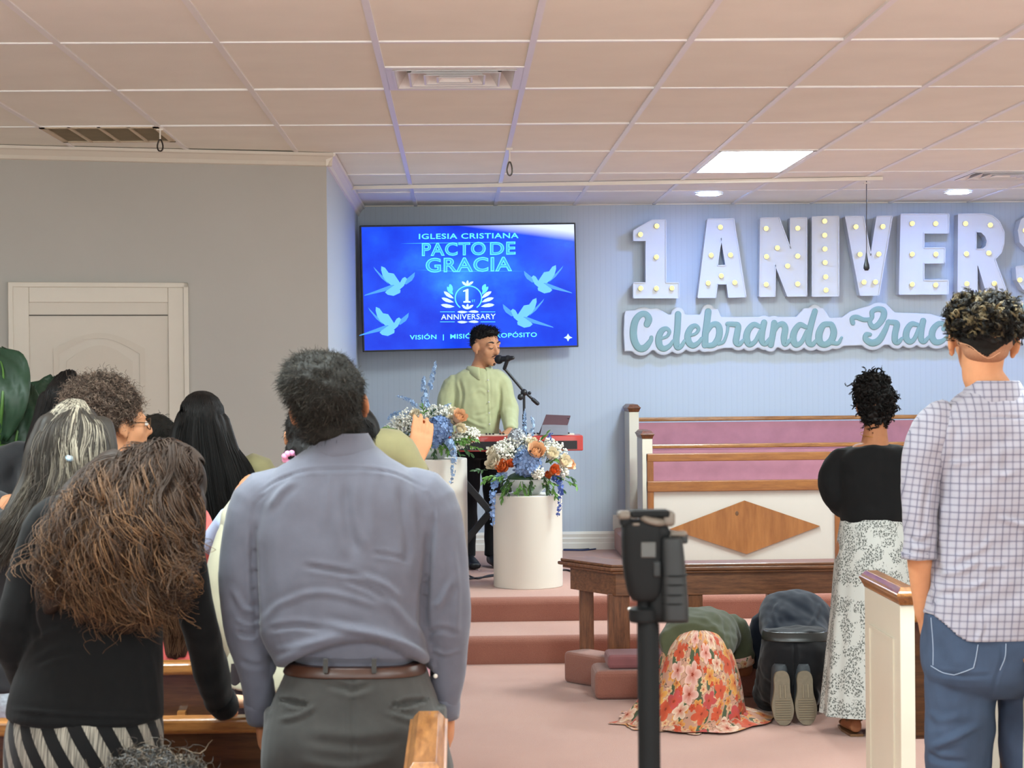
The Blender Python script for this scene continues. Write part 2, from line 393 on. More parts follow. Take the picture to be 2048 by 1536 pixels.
diffuser(cellx(9), cellx(10), celly(4), celly(4)+.61, 'louvred ceiling diffuser above the downlight at the right picture edge', m_grid)
t = thing('return_grille', 'tan return air grille in the ceiling over the white door', 'air vent', (cellx(0)+.3, celly(2)+.3, CEIL))
m_gril = plain('tan_grille', 'c0b198', .6); x0, x1, y0, y1 = cellx(0), cellx(1), celly(2), celly(2)+.61
mb = MB()
for k in range(22):
    yy = y0+.03+k*.026; mb.add([(x0+.02, yy, CEIL-.002), (x1-.02, yy, CEIL-.002), (x1-.02, yy+.02, CEIL+.012), (x0+.02, yy+.02, CEIL+.012)], [(0, 1, 2, 3)])
mb.build('louver_blades', m_gril, t)
mb = MB()
for a, c in (((x0, y0), (x1, y0+.03)), ((x0, y1-.03), (x1, y1)), ((x0, y0), (x0+.03, y1)), ((x1-.03, y0), (x1, y1))): mb.box((*a, CEIL-.006), (*c, CEIL+.01))
for k in (1, 2, 3): xx = x0+(x1-x0)*k/4; mb.box((xx-.008, y0, CEIL-.007), (xx+.008, y1, CEIL+.01))
mb.build('frame', plain('tan_grille_frame', 'cbbda4', .6), t)
mb = MB(); mb.box((x0, y0, CEIL+.03), (x1, y1, CEIL+.04)); mb.build('duct_back', plain('grille_dark', 'a8987f', .8), t)
# ceiling rail with the hanging microphone
a, b = onz(700, 376, CEIL-.012), onz(1765, 357, CEIL-.012); d = (b-a); 
mb = MB(); mb.obox((a+b)/2, d/2, Vector((0, .014, 0)), Vector((0, 0, .012))); tag(mb.build('ceiling_track', m_white), 'thin white rail running across the ceiling just before the back wall', 'rail')
m_blk = plain('black_plastic', '17171a', .45, var=.1); m_steel = plain('dark_steel', '4b4744', .35, metal=.9)
p = at(1733, 358, 12.68); q = at(1733, 505, 12.68)
t = thing('hanging_microphone', 'small black microphone hanging on a thin wire before the letter V', 'microphone', p)
mb = MB(); mb.tube([p, q], .0028, 6); mb.build('wire', m_steel, t)
q2 = at(1733, 541, 12.68); h = q.z-q2.z; mb = MB(); mb.lathe([(.003, h), (.006, h*.8), (.012, h*.5), (.019, h*.3), (.021, h*.12), (.012, 0)], q2, n=16); mb.build('capsule', m_blk, t, True)
mb = MB(); mb.box((p.x-.02, p.y-.02, CEIL-.028), (p.x+.02, p.y+.02, CEIL-.02)); mb.build('clip', m_white, t)
for (px, py, py2, lab) in ((320, 256, 302, 'dark wire hook hanging from the ceiling beside the tan grille'), (1019, 296, 351, 'dark wire hook hanging from the ceiling above the singer')):
    p = onz(px, py, CEIL); t = thing('ceiling_hook', lab, 'hook', p, 'ceiling hooks'); L = (py2-py)/FPX*p.y
    mb = MB(); mb.box((p.x-.018, p.y-.012, CEIL-.012), (p.x+.018, p.y+.012, CEIL)); mb.tube([p, p-Vector((0, 0, L*.5))], .004, 6); mb.build('bracket', m_white, t)
    c = p-Vector((0, 0, L*.5)); pts = [c+Vector((math.sin(a_)*.014*(1-.3*math.cos(a_)), 0, -L*.25+math.cos(a_)*L*.25)) for a_ in np.linspace(0, 2*PI, 17)]
    mb = MB(); mb.tube(pts, .0045, 6); mb.build('loop', m_steel, t)

# ---------------------------------------------------------------- the door in the angled wall
def dw(px, py, n=0.0):               # pixel -> point on the door wall, n metres proud of it
    px, py = float(px), float(py); d = CF+(px-1024)/FPX*CR-(py-768)/FPX*CU; o = Vector((WLX, WLY, 0))-Vector((0, 0, CAMZ))
    return Vector((0, 0, CAMZ))+d*(o.dot(nd)/d.dot(nd))+nd*n
ud = Vector((1, WLS, 0)).normalized()
A, B = dw(18, 568), dw(372, 568); ux0, ux1 = (A-Vector((WLX, WLY, 0))).dot(ud), (B-Vector((WLX, WLY, 0))).dot(ud); zt = (A.z+B.z)/2
def dwp(u, z, n): return Vector((WLX, WLY, 0))+ud*u+Vector((0, 0, z))+nd*n
cw = .105
def slab(mb, u0, u1, z0, z1, n0, n1, m=0): mb.obox(dwp((u0+u1)/2, (z0+z1)/2, (n0+n1)/2), ud*(u1-u0)/2, nd*(n1-n0)/2, Vector((0, 0, (z1-z0)/2)), m)
door = thing('door_1', 'white arched-panel door in a wide casing', 'door', dwp((ux0+ux1)/2, 0, 0)); door['kind'] = 'structure'
mb = MB(); slab(mb, ux0, ux0+cw, 0, zt, 0, .022); slab(mb, ux1-cw, ux1, 0, zt, 0, .022); slab(mb, ux0+cw, ux1-cw, zt-cw, zt, 0, .022)
slab(mb, ux0-.008, ux0+.02, 0, zt+.008, 0, .034); slab(mb, ux1-.02, ux1+.008, 0, zt+.008, 0, .034); slab(mb, ux0-.008, ux1+.008, zt-.02, zt+.008, 0, .034)
mb.build('casing', m_trim, door, bevel=.004)
iu0, iu1, iz = ux0+cw, ux1-cw, zt-cw
mb = MB(); slab(mb, iu0, iu1, 0, iz-.07, .001, .006); slab(mb, iu0, iu1, iz-.07, iz, .001, .012); mb.build('slab', plain('door_paint', 'ccc5b9', .45, var=.01), door)
mb = MB(); slab(mb, iu0, iu1, iz-.074, iz-.068, .004, .0135); mb.build('door_top_line', plain('line_dark', '4a443d', .6), door)  # dark line along the top of the door slab
def pts_arch(u0, u1, z0, z1, rise): return [(u0, z0), (u1, z0), (u1, z1)]+[(u1+(u0-u1)*s, z1+rise*math.sin(PI*s)) for s in np.linspace(.08, .92, 13)]+[(u0, z1)]
pm = plain('door_panel_paint', 'c8c0b3', .45, var=.01)
for z0, z1, rise in ((.95, iz-.26, .09), (.2, .8, 0)):
    o = pts_arch(iu0+.13, iu1-.13, z0, z1, rise); i_ = pts_arch(iu0+.16, iu1-.16, z0+.03, z1-.03, rise); i2 = pts_arch(iu0+.2, iu1-.2, z0+.07, z1-.07, rise)
    V, F = prism(o, lambda u, z, n: dwp(u, z, n), .004, .013, [i_]); mk('panel_molding', V, F, pm, door)
    V, F = prism(i2, lambda u, z, n: dwp(u, z, n), .004, .012); mk('raised_panel', V, F, pm, door)
mb = MB(); mb.lathe([(.03, 0), (.03, .008), (.01, .012), (.01, .04), (.026, .05), (.028, .065), (.015, .075)], dwp(iu0+.07, .98, .006), nd, 16); mb.build('knob', m_steel, door, True)
# ---------------------------------------------------------------- pews
m_oak = wood('oak_rail', '754721', 'ae773f', (2.5, 26, 26), .3, 3.0, .35)
m_oaky = wood('oak_cap', '704420', 'a66f3b', (26, 2.5, 26), .3, 3.0, .35)
m_walnut = wood('dark_pew_wood', '3b2413', '5d3c22', (2, 20, 22), .38, 2.2, .25)
m_cream = plain('cream_enamel', 'd9d2c0', .4, var=.008)
m_mauve = plain('mauve_upholstery', 'b47f8d', .85, spec=.15, bs=300, bstr=.15, sheen=.2)
m_rail = wood('altar_rail_wood', '5a3620', '8a5a38', (3, 22, 30), .4, 2.5, .2)
m_railv = wood('altar_post_wood', '553018', '865432', (26, 26, 2.5), .4, 2.5, .2)
def cap_solid(mb, xc, y0, y1, z, wb, wm, wt, h, over=.02, side=1):
    """moulded cap along y: flares out from the post, steps back in to a flat top"""
    prof = [(wb/2, 0), (wb/2+.002, h*.12), (wm/2-.004, h*.42), (wm/2, h*.5), (wm/2, h*.62), (wm/2-.006, h*.66), (wm/2-.01, h*.78), (wt/2, h)]
    rows = []
    for d, zz in prof:
        e = over*(d-wb/2)/(wm/2-wb/2); rows.append([(xc-d, y0-e, z+zz), (xc+d, y0-e, z+zz), (xc+d, y1+e, z+zz), (xc-d, y1+e, z+zz)])
    V = [v for r in rows for v in r]; F = [(i*4+j, i*4+(j+1) % 4, (i+1)*4+(j+1) % 4, (i+1)*4+j) for i in range(len(rows)-1) for j in range(4)]
    mb.add(V, F+[(3, 2, 1, 0), tuple((len(rows)-1)*4+j for j in range(4))])
def pew(xe, sgn, yn, length, label, group, rack=None):
    """xe: x of the aisle face, sgn: which way the bench runs, yn: back of the bench"""
    t = thing('pew', label, 'pew', (xe, yn, 0), group)
    d0, dep, w_, zt = yn-.12, .57, .052, .865
    far = xe+sgn*length
    for x in (xe, far):
        mb = MB(); mb.box((x-.026, d0, 0), (x+.026, d0+dep, zt)); e_ = mb.build('end_panel', m_cream, t, bevel=.004)
        if x == xe: ends = e_
    xo = xe-sgn*.026                                # raised moulding on the aisle face
    V, F = prism([(d0+.09, .12), (d0+dep-.09, .12), (d0+dep-.09, zt-.13), (d0+.09, zt-.13)], lambda u, v, n: Vector((xo+n, u, v)), -.006, .006, [[(d0+.1, .13), (d0+.1, zt-.14), (d0+dep-.1, zt-.14), (d0+dep-.1, .13)]])
    fix_normals(mk('panel_molding', V, F, m_cream, ends))
    for x in (xe, far):
        mb = MB(); cap_solid(mb, x, d0-.005, d0+dep, zt, .056, .086, .044, .062); mb.build('cap', m_oaky, t, bevel=.0015)
    xa, xb = sorted((xe+sgn*.026, far-sgn*.026))
    mb = MB(); mb.obox(((xa+xb)/2, yn+.035, .59), ((xb-xa)/2, 0, 0), Vector((0, .012, 0)), Vector((0, -.03, .215))); mb.build('back_panel', m_walnut, t)
    mb = MB(); mb.box((xa, yn-.03, .79), (xb, yn+.03, .83)); mb.build('top_rail', m_oak, t, bevel=.01, seg=3)
    mb = MB(); mb.box((xa, yn+.06, .36), (xb, yn+.44, .40)); mb.build('seat', m_walnut, t, bevel=.008)
    mb = MB(); mb.box((xa+.01, yn+.075, .40), (xb-.01, yn+.43, .45)); mb.build('seat_cushion', m_mauve, t, bevel=.02)
    if rack is not None:
        mb = MB(); mb.box((rack-.012, yn-.02, .60), (rack+.012, yn+.022, .68)); mb.box((rack-.012, yn-.035, .60), (rack+.012, yn-.015, .615)); mb.build('rack_bracket', m_oak, t)
    return t
pew(-.07, -1, 3.80, 4.2, 'white-ended pew whose wooden cap stands in front of the grey trousers', 'pews on the near side of the aisle')
pew(-.07, -1, 4.75, 4.2, 'pew whose oak top rail holds the hand of the woman in black', 'pews on the near side of the aisle')
pew(-.07, -1, 5.68, 4.2, 'dark-backed pew with a small wooden bracket, seen under the black sleeve', 'pews on the near side of the aisle', rack=at(362, 1412, 5.66).x)
pew(-.07, -1, 6.61, 4.2, 'front pew behind the women facing the white door', 'pews on the near side of the aisle')
pew(1.56, 1, 6.62, 3.4, 'front pew with a white panelled end beside the floral skirt', 'pews across the aisle')
pew(1.56, 1, 5.60, 3.4, 'pew behind the legs of the young man in jeans', 'pews across the aisle')
pew(1.56, 1, 4.68, 3.4, 'pew with a wooden cap at the edge of the picture behind the young man', 'pews across the aisle')

# ---------------------------------------------------------------- altar rail, kneeler, cushion
P0, P1 = Vector((.655, 10.33, 0)), Vector((.86, 10.0, 0)); P2 = Vector((2.75, 10.0, 0))
t = thing('altar_rail', 'brown wooden altar rail with square posts across the stage steps', 'altar rail', (1.6, 10.0, 0))
ZR = .665
def railstrip(wd, z0, z1, off=0, ext=0):
    d0 = (P1-P0).normalized(); n0 = Vector((-d0.y, d0.x, 0)); n1 = Vector((0, 1, 0)); mid = (n0+n1).normalized()/math.cos(n0.angle(n1)/2)
    A = P0-d0*ext; pts = [(A, n0), (P1, mid), (P2, n1)]; V = []
    for p, n in pts:
        for s in (-1, 1):
            for z in (z0, z1): V.append(p+n*(s*wd/2)+Vector((0, 0, z)))
    F = []
    for i in (0, 4): F += [(i, i+1, i+5, i+4), (i+2, i+6, i+7, i+3), (i+1, i+3, i+7, i+5), (i, i+4, i+6, i+2)]
    return V, F+[(0, 2, 3, 1), (8, 9, 11, 10)]
mb = MB()
for w_, z0, z1, e in ((.19, ZR-.016, ZR, .03), (.215, ZR-.034, ZR-.016, .04), (.175, ZR-.05, ZR-.034, .02)): mb.add(*railstrip(w_, z0, z1, ext=e))
fix_normals(mb.build('handrail', m_rail, t, bevel=.005))
mb = MB(); mb.add(*railstrip(.10, ZR-.17, ZR-.05)); fix_normals(mb.build('apron', m_rail, t, bevel=.002))
for px, Y in ((1173, 10.3), (1237, 10.03), (1390, 10.0), (1548, 10.0), (1706, 10.0), (1864, 10.0)):
    p = at(px, 1250, Y); h = .038 if px != 1237 else .056
    mb = MB(); mb.box((p.x-h, p.y-h, 0), (p.x+h, p.y+h, ZR-.16)); mb.build('post', m_railv, t, bevel=.004)
t = thing('kneeler', 'carpeted kneeling step in front of the altar rail', 'kneeler', (1.6, 9.75, 0))
a, b = at(1190, 1395, 9.62), at(1480, 1395, 9.62)
mb = MB(); mb.box((a.x, 9.62, 0), (2.7, 9.93, .15)); mb.build('step', m_stepcarpet, t, bevel=.03, seg=3)
p = at(1146, 1350, 10.12); mb = MB(); mb.obox((p.x+.13, 10.12, .085), Vector((.11, -.14, 0)), Vector((.07, .055, 0)), (0, 0, .085)); mb.build('end_step', m_stepcarpet, t, bevel=.025, seg=3)
c0 = at(1212, 1330, 9.78); mb = MB(); mb.box((c0.x, 9.66, .15), (2.6, 9.9, .225)); o = mb.build('kneeling_cushion', plain('cushion_mauve', '8c5a5c', .8, spec=.15, sheen=.2), None, bevel=.022, seg=3)
tag(o, 'long mauve cushion lying on the carpeted kneeling step', 'cushion')
a = at(1462, 1320, 9.8); mb = MB(); mb.box((a.x+.03, 9.68, .225), (a.x+.14, 9.76, .275)); tag(mb.build('tissue_pack', plain('tissue_white', 'd9d6e0', .8), None, bevel=.008), 'small white tissue pack on the mauve cushion between the kneeling people', 'tissue pack')

# ---------------------------------------------------------------- choir pews and screen on the stage
def choirpew(y, ztop, z0, capx, label, x1=3.9, base=STAGE):
    t = thing('choir_pew', label, 'choir pew', (2.5, y, base), 'choir pews on the stage')
    xl = at(capx, 900, y).x
    for x in (xl, x1):
        mb = MB(); mb.box((x-.037, y-.06, base), (x+.037, y+.32, ztop+.045)); mb.build('end_panel', m_cream, t, bevel=.004)
        mb = MB(); cap_solid(mb, x, y-.065, y+.32, ztop+.045, .076, .1, .06, .055); mb.build('cap', m_walnut if 0 else m_railv, t, bevel=.002)
    mb = MB(); mb.obox(((xl+x1)/2, y+.06, (ztop+z0)/2-.02), ((x1-xl)/2-.037, 0, 0), Vector((0, .015, 0)), Vector((0, -.025, (ztop-z0)/2-.02))); mb.build('back_cushion', m_mauve, t)
    mb = MB(); mb.box((xl+.037, y+.005, ztop-.03), (x1-.037, y+.075, ztop)); mb.build('top_rail', m_oak, t, bevel=.008)
    mb = MB(); mb.box((xl+.037, y-.34, z0-.08), (x1-.037, y+.06, z0)); mb.build('seat', m_mauve, t, bevel=.02)
    mb = MB(); mb.box((xl+.037, y-.30, base), (x1-.037, y-.27, z0-.08)); mb.box((xl+.037, y+.2, base), (x1-.037, y+.23, z0-.08)); mb.build('base_board', m_walnut, t)
mb = MB(); mb.box((1.2, 13.78, STAGE), (3.95, 14.44, STAGE+.17)); o = structure(mb.build('floor_choir_riser', m_carpet, bevel=.02))
yb = 14.12
choirpew(yb, at(1500, 833, yb).z, STAGE+.17+.42, 1267, 'tall rear choir pew with mauve back and white end post at the wall', base=STAGE+.17)
yb = 13.42
choirpew(yb, at(1500, 887, yb).z, STAGE+.42, 1293, 'lower choir pew with mauve back just behind the diamond screen')
# screen with diamond
YS = 12.98
t = thing('choir_screen', 'wood-framed cream screen with a large wooden diamond in front of the choir pews', 'screen', (2.0, YS, STAGE))
xl, xr = at(1294, 1000, YS).x, at(1681, 1000, YS).x; zt = at(1500, 905, YS).z
z_ = lambda py: at(1500, py, YS).z
m_amber = wood('amber_wood', '7a4822', '94602f', (3, 22, 24), .32, 2.2, .3); m_amberv = wood('amber_wood_upright', '744320', '8f5a2d', (24, 24, 2.5), .32, 2.2, .3)
def knotwood():
    tt = NT('diamond_veneer'); tt.set(.35, coat=.25); v = tt.co('Object', (11, 11, 1.6)); f = tt.noise(2.0, v, 5, .6)
    c = tt.ramp(f, [(.3, '7e4c22'), (.7, '9d6737')]); return tt, c
zz = lambda py: z_(py)
for nm, za, zb, th in (('top_rail', z_(921), zt, .03), ('middle_rail', z_(981), z_(960), .035), ('bottom_rail', STAGE, z_(1119), .035)):
    mb = MB(); mb.box((xl, YS-th, za), (xr, YS+th, zb)); mb.build(nm, m_amber, t, bevel=.006)
for x in (xl, xr-.045):
    mb = MB(); mb.box((x, YS-.028, STAGE), (x+.045, YS+.028, zt-.004)); mb.build('upright', m_amberv, t, bevel=.004)
mb = MB(); mb.box((xl+.045, YS-.008, z_(1119)), (xr-.045, YS+.012, z_(981))); mb.build('panel', plain('screen_panel_paint', 'bdb7ae', .45, var=.008), t)
tt, c = knotwood(); tt.color(c); m_dia = tt.m
pts = [at(px, py, YS-.02) for px, py in ((1340, 1058), (1489, 1001), (1640, 1052), (1493, 1108))]
V, F = prism([(p.x, p.z) for p in pts], lambda u, v, n: Vector((u, YS-.008-n, v)), 0, .02); dia = mk('diamond', V, F, m_dia, t); fix_normals(dia)
kp = at(1474, 1027, YS-.03); V, F = ellipsoid((kp.x, YS-.028, kp.z), (.012, .0015, .016), 16); mk('knot', V, F, plain('wood_knot', '5a3c22', .5), dia, True)

# ---------------------------------------------------------------- plinths
m_plinth = plain('white_plinth_laminate', 'dcd6ca', .45, var=.006)
def plinth(px, pyt, Y, r, label):
    x = at(px, 1000, Y).x; zt = onz(px, pyt, 0).z if 0 else at(px, pyt, Y-r).z
    mb = MB(); mb.lathe([(0, 0), (r-.003, 0), (r, .003), (r, zt-STAGE-.004), (r-.004, zt-STAGE), (0, zt-STAGE)], (x, Y, STAGE), n=72)
    o = mb.build('plinth', m_plinth, None, True); tag(o, label, 'plinth', 'white cylinder plinths')
    b = o.modifiers.new('e', 'EDGE_SPLIT'); b.split_angle = .7
    return Vector((x, Y, zt))
PLR = plinth(1055, 993, 12.08, .222, 'short white cylindrical plinth standing at the top of the stage steps')
PLL = plinth(864, 920, 12.12, .228, 'taller white cylindrical plinth behind the man in the blue-grey shirt')

# ---------------------------------------------------------------- keyboard, stand, tablet, microphone stand, cables
m_red = plain('red_lacquer', 'b3332c', .3, var=.03, coat=.3)
KY = 12.9; kt = at(1050, 872, KY-.15).z; kx0, kx1 = at(796, 880, KY).x, at(1166, 880, KY-.15).x
t = thing('stage_keyboard', 'red stage keyboard in front of the singing man', 'keyboard', ((kx0+kx1)/2, KY, kt))
kb = at(1100, 902, KY-.15).z
mb = MB(); mb.box((kx0, KY-.15, kb), (kx1, KY+.15, kt)); mb.build('case', m_red, t, bevel=.006)
mb = MB(); mb.box((kx0+.03, KY-.156, kb+.012), (kx1-.04, KY-.149, kt-.035)); mb.build('rear_panel', plain('keyboard_black', '1d191b', .5), t)
mb = MB(); mb.box((kx0+.05, KY-.02, kt), (kx1-.05, KY+.14, kt+.008)); mb.build('white_keys', m_cream, t)
mb = MB(); px = kx0+.06
while px < kx1-.07: mb.box((px, KY-.02, kt+.006), (px+.011, KY+.075, kt+.016)); px += .0235 if int((px-kx0)*42) % 7 not in (2, 6) else .047
mb.build('black_keys', m_blk, t)
for k in range(5):
    xx = at(940+k*16, 890, KY-.156).x; mb = MB(); mb.box((xx, KY-.162, kb+.018), (xx+.022, KY-.155, kb+.034)); mb.build('jack', m_steel if k % 2 else m_cream, t)
t = thing('keyboard_stand', 'black folding X-shaped stand under the red keyboard', 'keyboard stand', ((kx0+kx1)/2, KY, STAGE)); ks = kb-STAGE; xc = (kx0+kx1)/2
for k, s in enumerate((-1, 1)):
    mb = MB()
    for dy in (-.05+.035*s, .02+.035*s): mb.obox((xc, KY+dy, STAGE+ks/2), Vector((s*.33, 0, ks/2-.03)), (0, .012, 0), Vector((.018, 0, -s*.013)))
    mb.build('brace', m_blk, t, bevel=.003)
    mb = MB(); mb.box((xc+s*.33-.03, KY-.2, STAGE), (xc+s*.33+.03, KY+.2, STAGE+.05)); mb.build('foot_bar', plain('pedal_grey', '34383a', .5), t, bevel=.012)
    mb = MB(); mb.box((xc+s*.33-.02, KY-.16, kb-.03), (xc+s*.33+.02, KY+.17, kb)); mb.build('support_bar', m_blk, t, bevel=.004)
mb = MB(); mb.tube([(xc, KY-.14, STAGE+ks/2), (xc, KY+.08, STAGE+ks/2)], .022, 14); mb.build('pivot', m_steel, t)
# tablet on a folding case
t = thing('tablet', 'tablet in a dark folding case standing on the red keyboard', 'tablet', at(1110, 870, KY))
A_, B_, C_, D_ = [at(px, py, yy) for px, py, yy in ((1078, 868, KY-.04), (1130, 868, KY-.04), (1141, 832, KY+.06), (1092, 830, KY+.06))]
A_.z = B_.z = kt+.012
nn = (B_-A_).cross(D_-A_).normalized()*.005
V = [p+s*nn for s in (-1, 1) for p in (A_, B_, C_, D_)]; Fq = [(0, 3, 2, 1), (4, 5, 6, 7), (0, 1, 5, 4), (1, 2, 6, 5), (2, 3, 7, 6), (3, 0, 4, 7)]
mk('case_cover', V, Fq, plain('case_maroon', '4a2a30', .6), t)
V = [p+s*nn*1.3 for s in (-1, 1) for p in (A_*.97+C_*.03, B_*.97+D_*.03, C_*.97+A_*.03, D_*.97+B_*.03)]; 
E1, E2 = (A_+D_)/2, (B_+C_)/2; fl = Vector((0, -.1, 0)); V = [E1, E2, Vector((B_.x+.015, B_.y-.085, kt+.004)), Vector((A_.x+.005, A_.y-.085, kt+.004))]; V += [v+Vector((0, .006, .004)) for v in V]
mk('kickstand', V, Fq, plain('case_grey', '77757a', .6), t)
mb = MB(); cpt = C_*.88+A_*.06+B_*.06-Vector((0, .008, .004)); mb.ell(cpt, .006, 10); mb.build('camera_lens', m_blk, t)
# microphone stand
MY = 12.62; hp = lambda px, py, y=MY: at(px, py, y)
t = thing('microphone_stand', 'black microphone stand with a slanted boom beside the singing man', 'microphone stand', (hp(1050, 900).x, MY, STAGE))
xm = hp(1049, 900).x
mb = MB(); mb.tube([(xm, MY, STAGE+.02), (xm, MY, hp(1049, 830).z)], .0125, 10); mb.tube([(xm, MY, hp(1049, 840).z), (xm, MY, hp(1049, 790).z)], .009, 10); mb.build('pole', m_blk, t)
mb = MB(); mb.tube([hp(1009, 737, MY-.02), hp(1046, 781), hp(1074, 806, MY+.02)], .0095, 10); mb.tube([hp(1066, 799, MY+.01), hp(1075, 807, MY+.02)], .014, 10); mb.build('boom', m_blk, t)
mb = MB(); mb.ell(hp(1048, 785), .024, 14); mb.tube([hp(1038, 796, MY-.03), hp(1048, 787)], .01, 8); mb.ell(hp(1041, 794, MY-.03), (.02, .012, .022), 12); mb.ell(hp(1059, 786, MY-.02), .012, 10); mb.build('boom_clamp', m_blk, t, True)
mb = MB(); mb.lathe([(0, 0), (.12, 0), (.125, .006), (.11, .018), (.02, .03), (0, .03)], (xm, MY, STAGE), n=32); mb.build('base', m_blk, t)
t = thing('microphone', 'black handheld microphone held on the boom at the singing man’s mouth', 'microphone', hp(1000, 719))
a, b = hp(998, 719, MY-.0), hp(1022, 716, MY-.05)
mb = MB(); mb.ell(a, (.031, .031, .031), 18); mb.build('grille', plain('mic_grille', '202226', .5, metal=.6, bs=400, bstr=.6), t, True)
mb = MB(); mb.tube([a+(b-a)*.3, b, b+(b-a)*.15], [.02, .015, .013], 14); mb.build('handle', m_blk, t, True)
mb = MB(); mb.tube([b-(b-a)*.25, hp(1009, 737, MY-.02)], .013, 10); mb.ell(b-(b-a)*.25, (.024, .02, .022), 12); mb.build('clip', m_blk, t, True)
# cables
def cable(name, pts, r, mat, label, group='cables on the stage'):
    mb = MB(); mb.tube(pts, r, 8, sub=8); return tag(mb.build(name, mat, None, True), label, 'cable', group)
m_cab = plain('cable_black', '1c1d24', .5); m_cabb = plain('cable_blue', '2c3a66', .45)
cable('cable', [onz(935, 1150, STAGE+.006), onz(955, 1157, STAGE+.006), onz(985, 1150, STAGE+.006), onz(1060, 1148, STAGE+.006), onz(1128, 1140, STAGE+.006), onz(1150, 1146, STAGE+.006)], .006, m_cab, 'thin black cable curving over the stage carpet behind the plinths')
cable('cable', [onz(935, 1158, STAGE+.006), onz(985, 1152, STAGE+.006), onz(1070, 1139, STAGE+.006), onz(1125, 1132, STAGE+.006), onz(1160, 1138, STAGE+.006)], .006, m_cab, 'second black cable on the stage carpet, running behind the altar rail end')
for k in range(3):
    pts = [onz(1128, 1098+k, STAGE+.006), onz(1170, 1097+k*1.5, STAGE+.006), onz(1205, 1091+k*2, STAGE+.008)]; e = pts[-1]
    q = at(1243, 1050+k*5, e.y+.25); pts += [at(1225, 1076+k*4, e.y+.1), q]
    q.y = min(q.y, 14.44)
    cable('cable', pts, .006, [m_cabb, m_cab, m_cabb][k], ['blue cable rising to the wall behind the black gimbal', 'dark cable rising to the wall behind the black gimbal, middle of three', 'blue cable rising to the wall behind the black gimbal, lowest of three'][k])
p = at(1236, 1045, 14.47); mb = MB(); mb.box((p.x-.04, 14.46, p.z-.06), (p.x+.04, 14.48, p.z+.06)); tag(mb.build('wall_plate', m_white, None, bevel=.005), 'white wall plate by the cables behind the gimbal', 'wall plate')

# ---------------------------------------------------------------- gimbal on a monopod in the aisle
GYD = 2.6; gp = lambda px, py, dy=0.0: at(px, py, GYD+dy)
m_gb = plain('gimbal_black', '0b0c0d', .7, spec=.2, var=.08); m_gg = plain('gimbal_grey', '191b1c', .6, metal=.2); m_gt = plain('gimbal_tan', '5c5249', .5)
t = thing('phone_gimbal', 'black phone gimbal folded on a pole stand in the aisle', 'gimbal', (gp(1297, 1500).x, GYD, 0))
def rbox(name, x0, y0, x1, y1, d0, d1, mat, bev=.006):
    a, b = gp(x0, y1, d0), gp(x1, y0, d0); mb = MB(); mb.box((a.x, GYD+d0, a.z), (b.x, GYD+d1, b.z)); return mb.build(name, mat, t, bevel=bev, seg=3)
mb = MB(); xg = gp(1297, 1500).x; mb.tube([(xg, GYD, .12), (xg, GYD, gp(1297, 1236).z)], .0145, 20); mb.build('pole', m_gb, t, True)
mb = MB()
zz0 = gp(1310, 1250).z
while zz0 > 1.0: mb.box((xg+.0135, GYD-.004, zz0-.0016), (xg+.0162, GYD+.004, zz0+.0016)); zz0 -= .0042
mb.build('rack_teeth', m_gb, t)
for k in range(3):
    a_ = .5+k*2*PI/3; mb = MB(); mb.tube([(xg, GYD, .2), (xg+.26*math.cos(a_), GYD+.26*math.sin(a_), .012)], .009, 10); mb.build('leg', m_gb, t, True)
mb = MB(); c = gp(1287, 1226); mb.lathe([(.0, -.012), (.019, -.012), (.0205, -.008), (.0205, .006), (.012, .009), (0, .009)], c, n=28); mb.build('locking_collar', m_gb, t)
mb = MB()
mb.tube([gp(1259, 1219), gp(1268, 1217), gp(1306, 1217), gp(1313, 1219)], .0028, 8); mb.build('clamp_lever', plain('chrome', 'b9b6b2', .25, metal=1), t, True)
mb = MB(); mb.lathe([(0, 0), (.009, 0), (.009, .012), (.014, .02), (0, .02)], gp(1287, 1218), n=20); mb.build('neck', m_gb, t)
a = gp(1262, 1196); mb = MB(); V, F = loft([(gp(1289, 1200), (.017, 0, 0), (0, .016, 0), 3), (gp(1290, 1180), (.025, 0, 0), (0, .02, 0), 3), (gp(1285, 1120), (.028, 0, 0), (0, .022, 0), 3.5), (gp(1284, 1055), (.028, 0, 0), (0, .022, 0), 3.5), (gp(1284, 1040), (.022, 0, 0), (0, .018, 0), 3)], 32, 3); mb.add(V, F); mb.build('motor_housing', m_gb, t, True)
V, F = loft([(gp(1350, 1241, -.01), (.0155, 0, 0), (0, .014, 0), 3), (gp(1351, 1236, -.01), (.018, 0, 0), (0, .016, 0), 3), (gp(1347, 1150, -.01), (.0172, 0, 0), (0, .016, 0), 2.6), (gp(1343, 1082, -.01), (.0152, 0, 0), (0, .015, 0), 2.4), (gp(1342, 1074, -.01), (.011, 0, 0), (0, .011, 0), 2.2)], 28, 3)
mk('grip', V, F, m_gg, t, True)
for py in (1150, 1168, 1188, 1206): 
    mb = MB(); c = gp(1348, py, -.01); mb.lathe([(.0172, -.0012), (.0188, 0), (.0172, .0012)], c, n=24); mb.build('grip_ring', m_gb, t, True)
V, F = loft([(gp(1328, 1243, .0), (.022, 0, 0), (0, .015, 0), 3), (gp(1325, 1170, .0), (.02, 0, 0), (0, .015, 0), 3), (gp(1320, 1100, .0), (.018, 0, 0), (0, .015, 0), 3)], 24, 3); mk('folded_arm', V, F, m_gb, t, True)
rbox('badge_plate', 1282, 1084, 1312, 1116, -.0245, -.018, plain('plate_grey', '41413f', .5), .002)
rbox('trigger', 1306, 1122, 1322, 1156, -.024, -.012, m_gg, .004)
rbox('phone_clamp', 1262, 1021, 1340, 1036, -.018, .02, m_gb, .003)
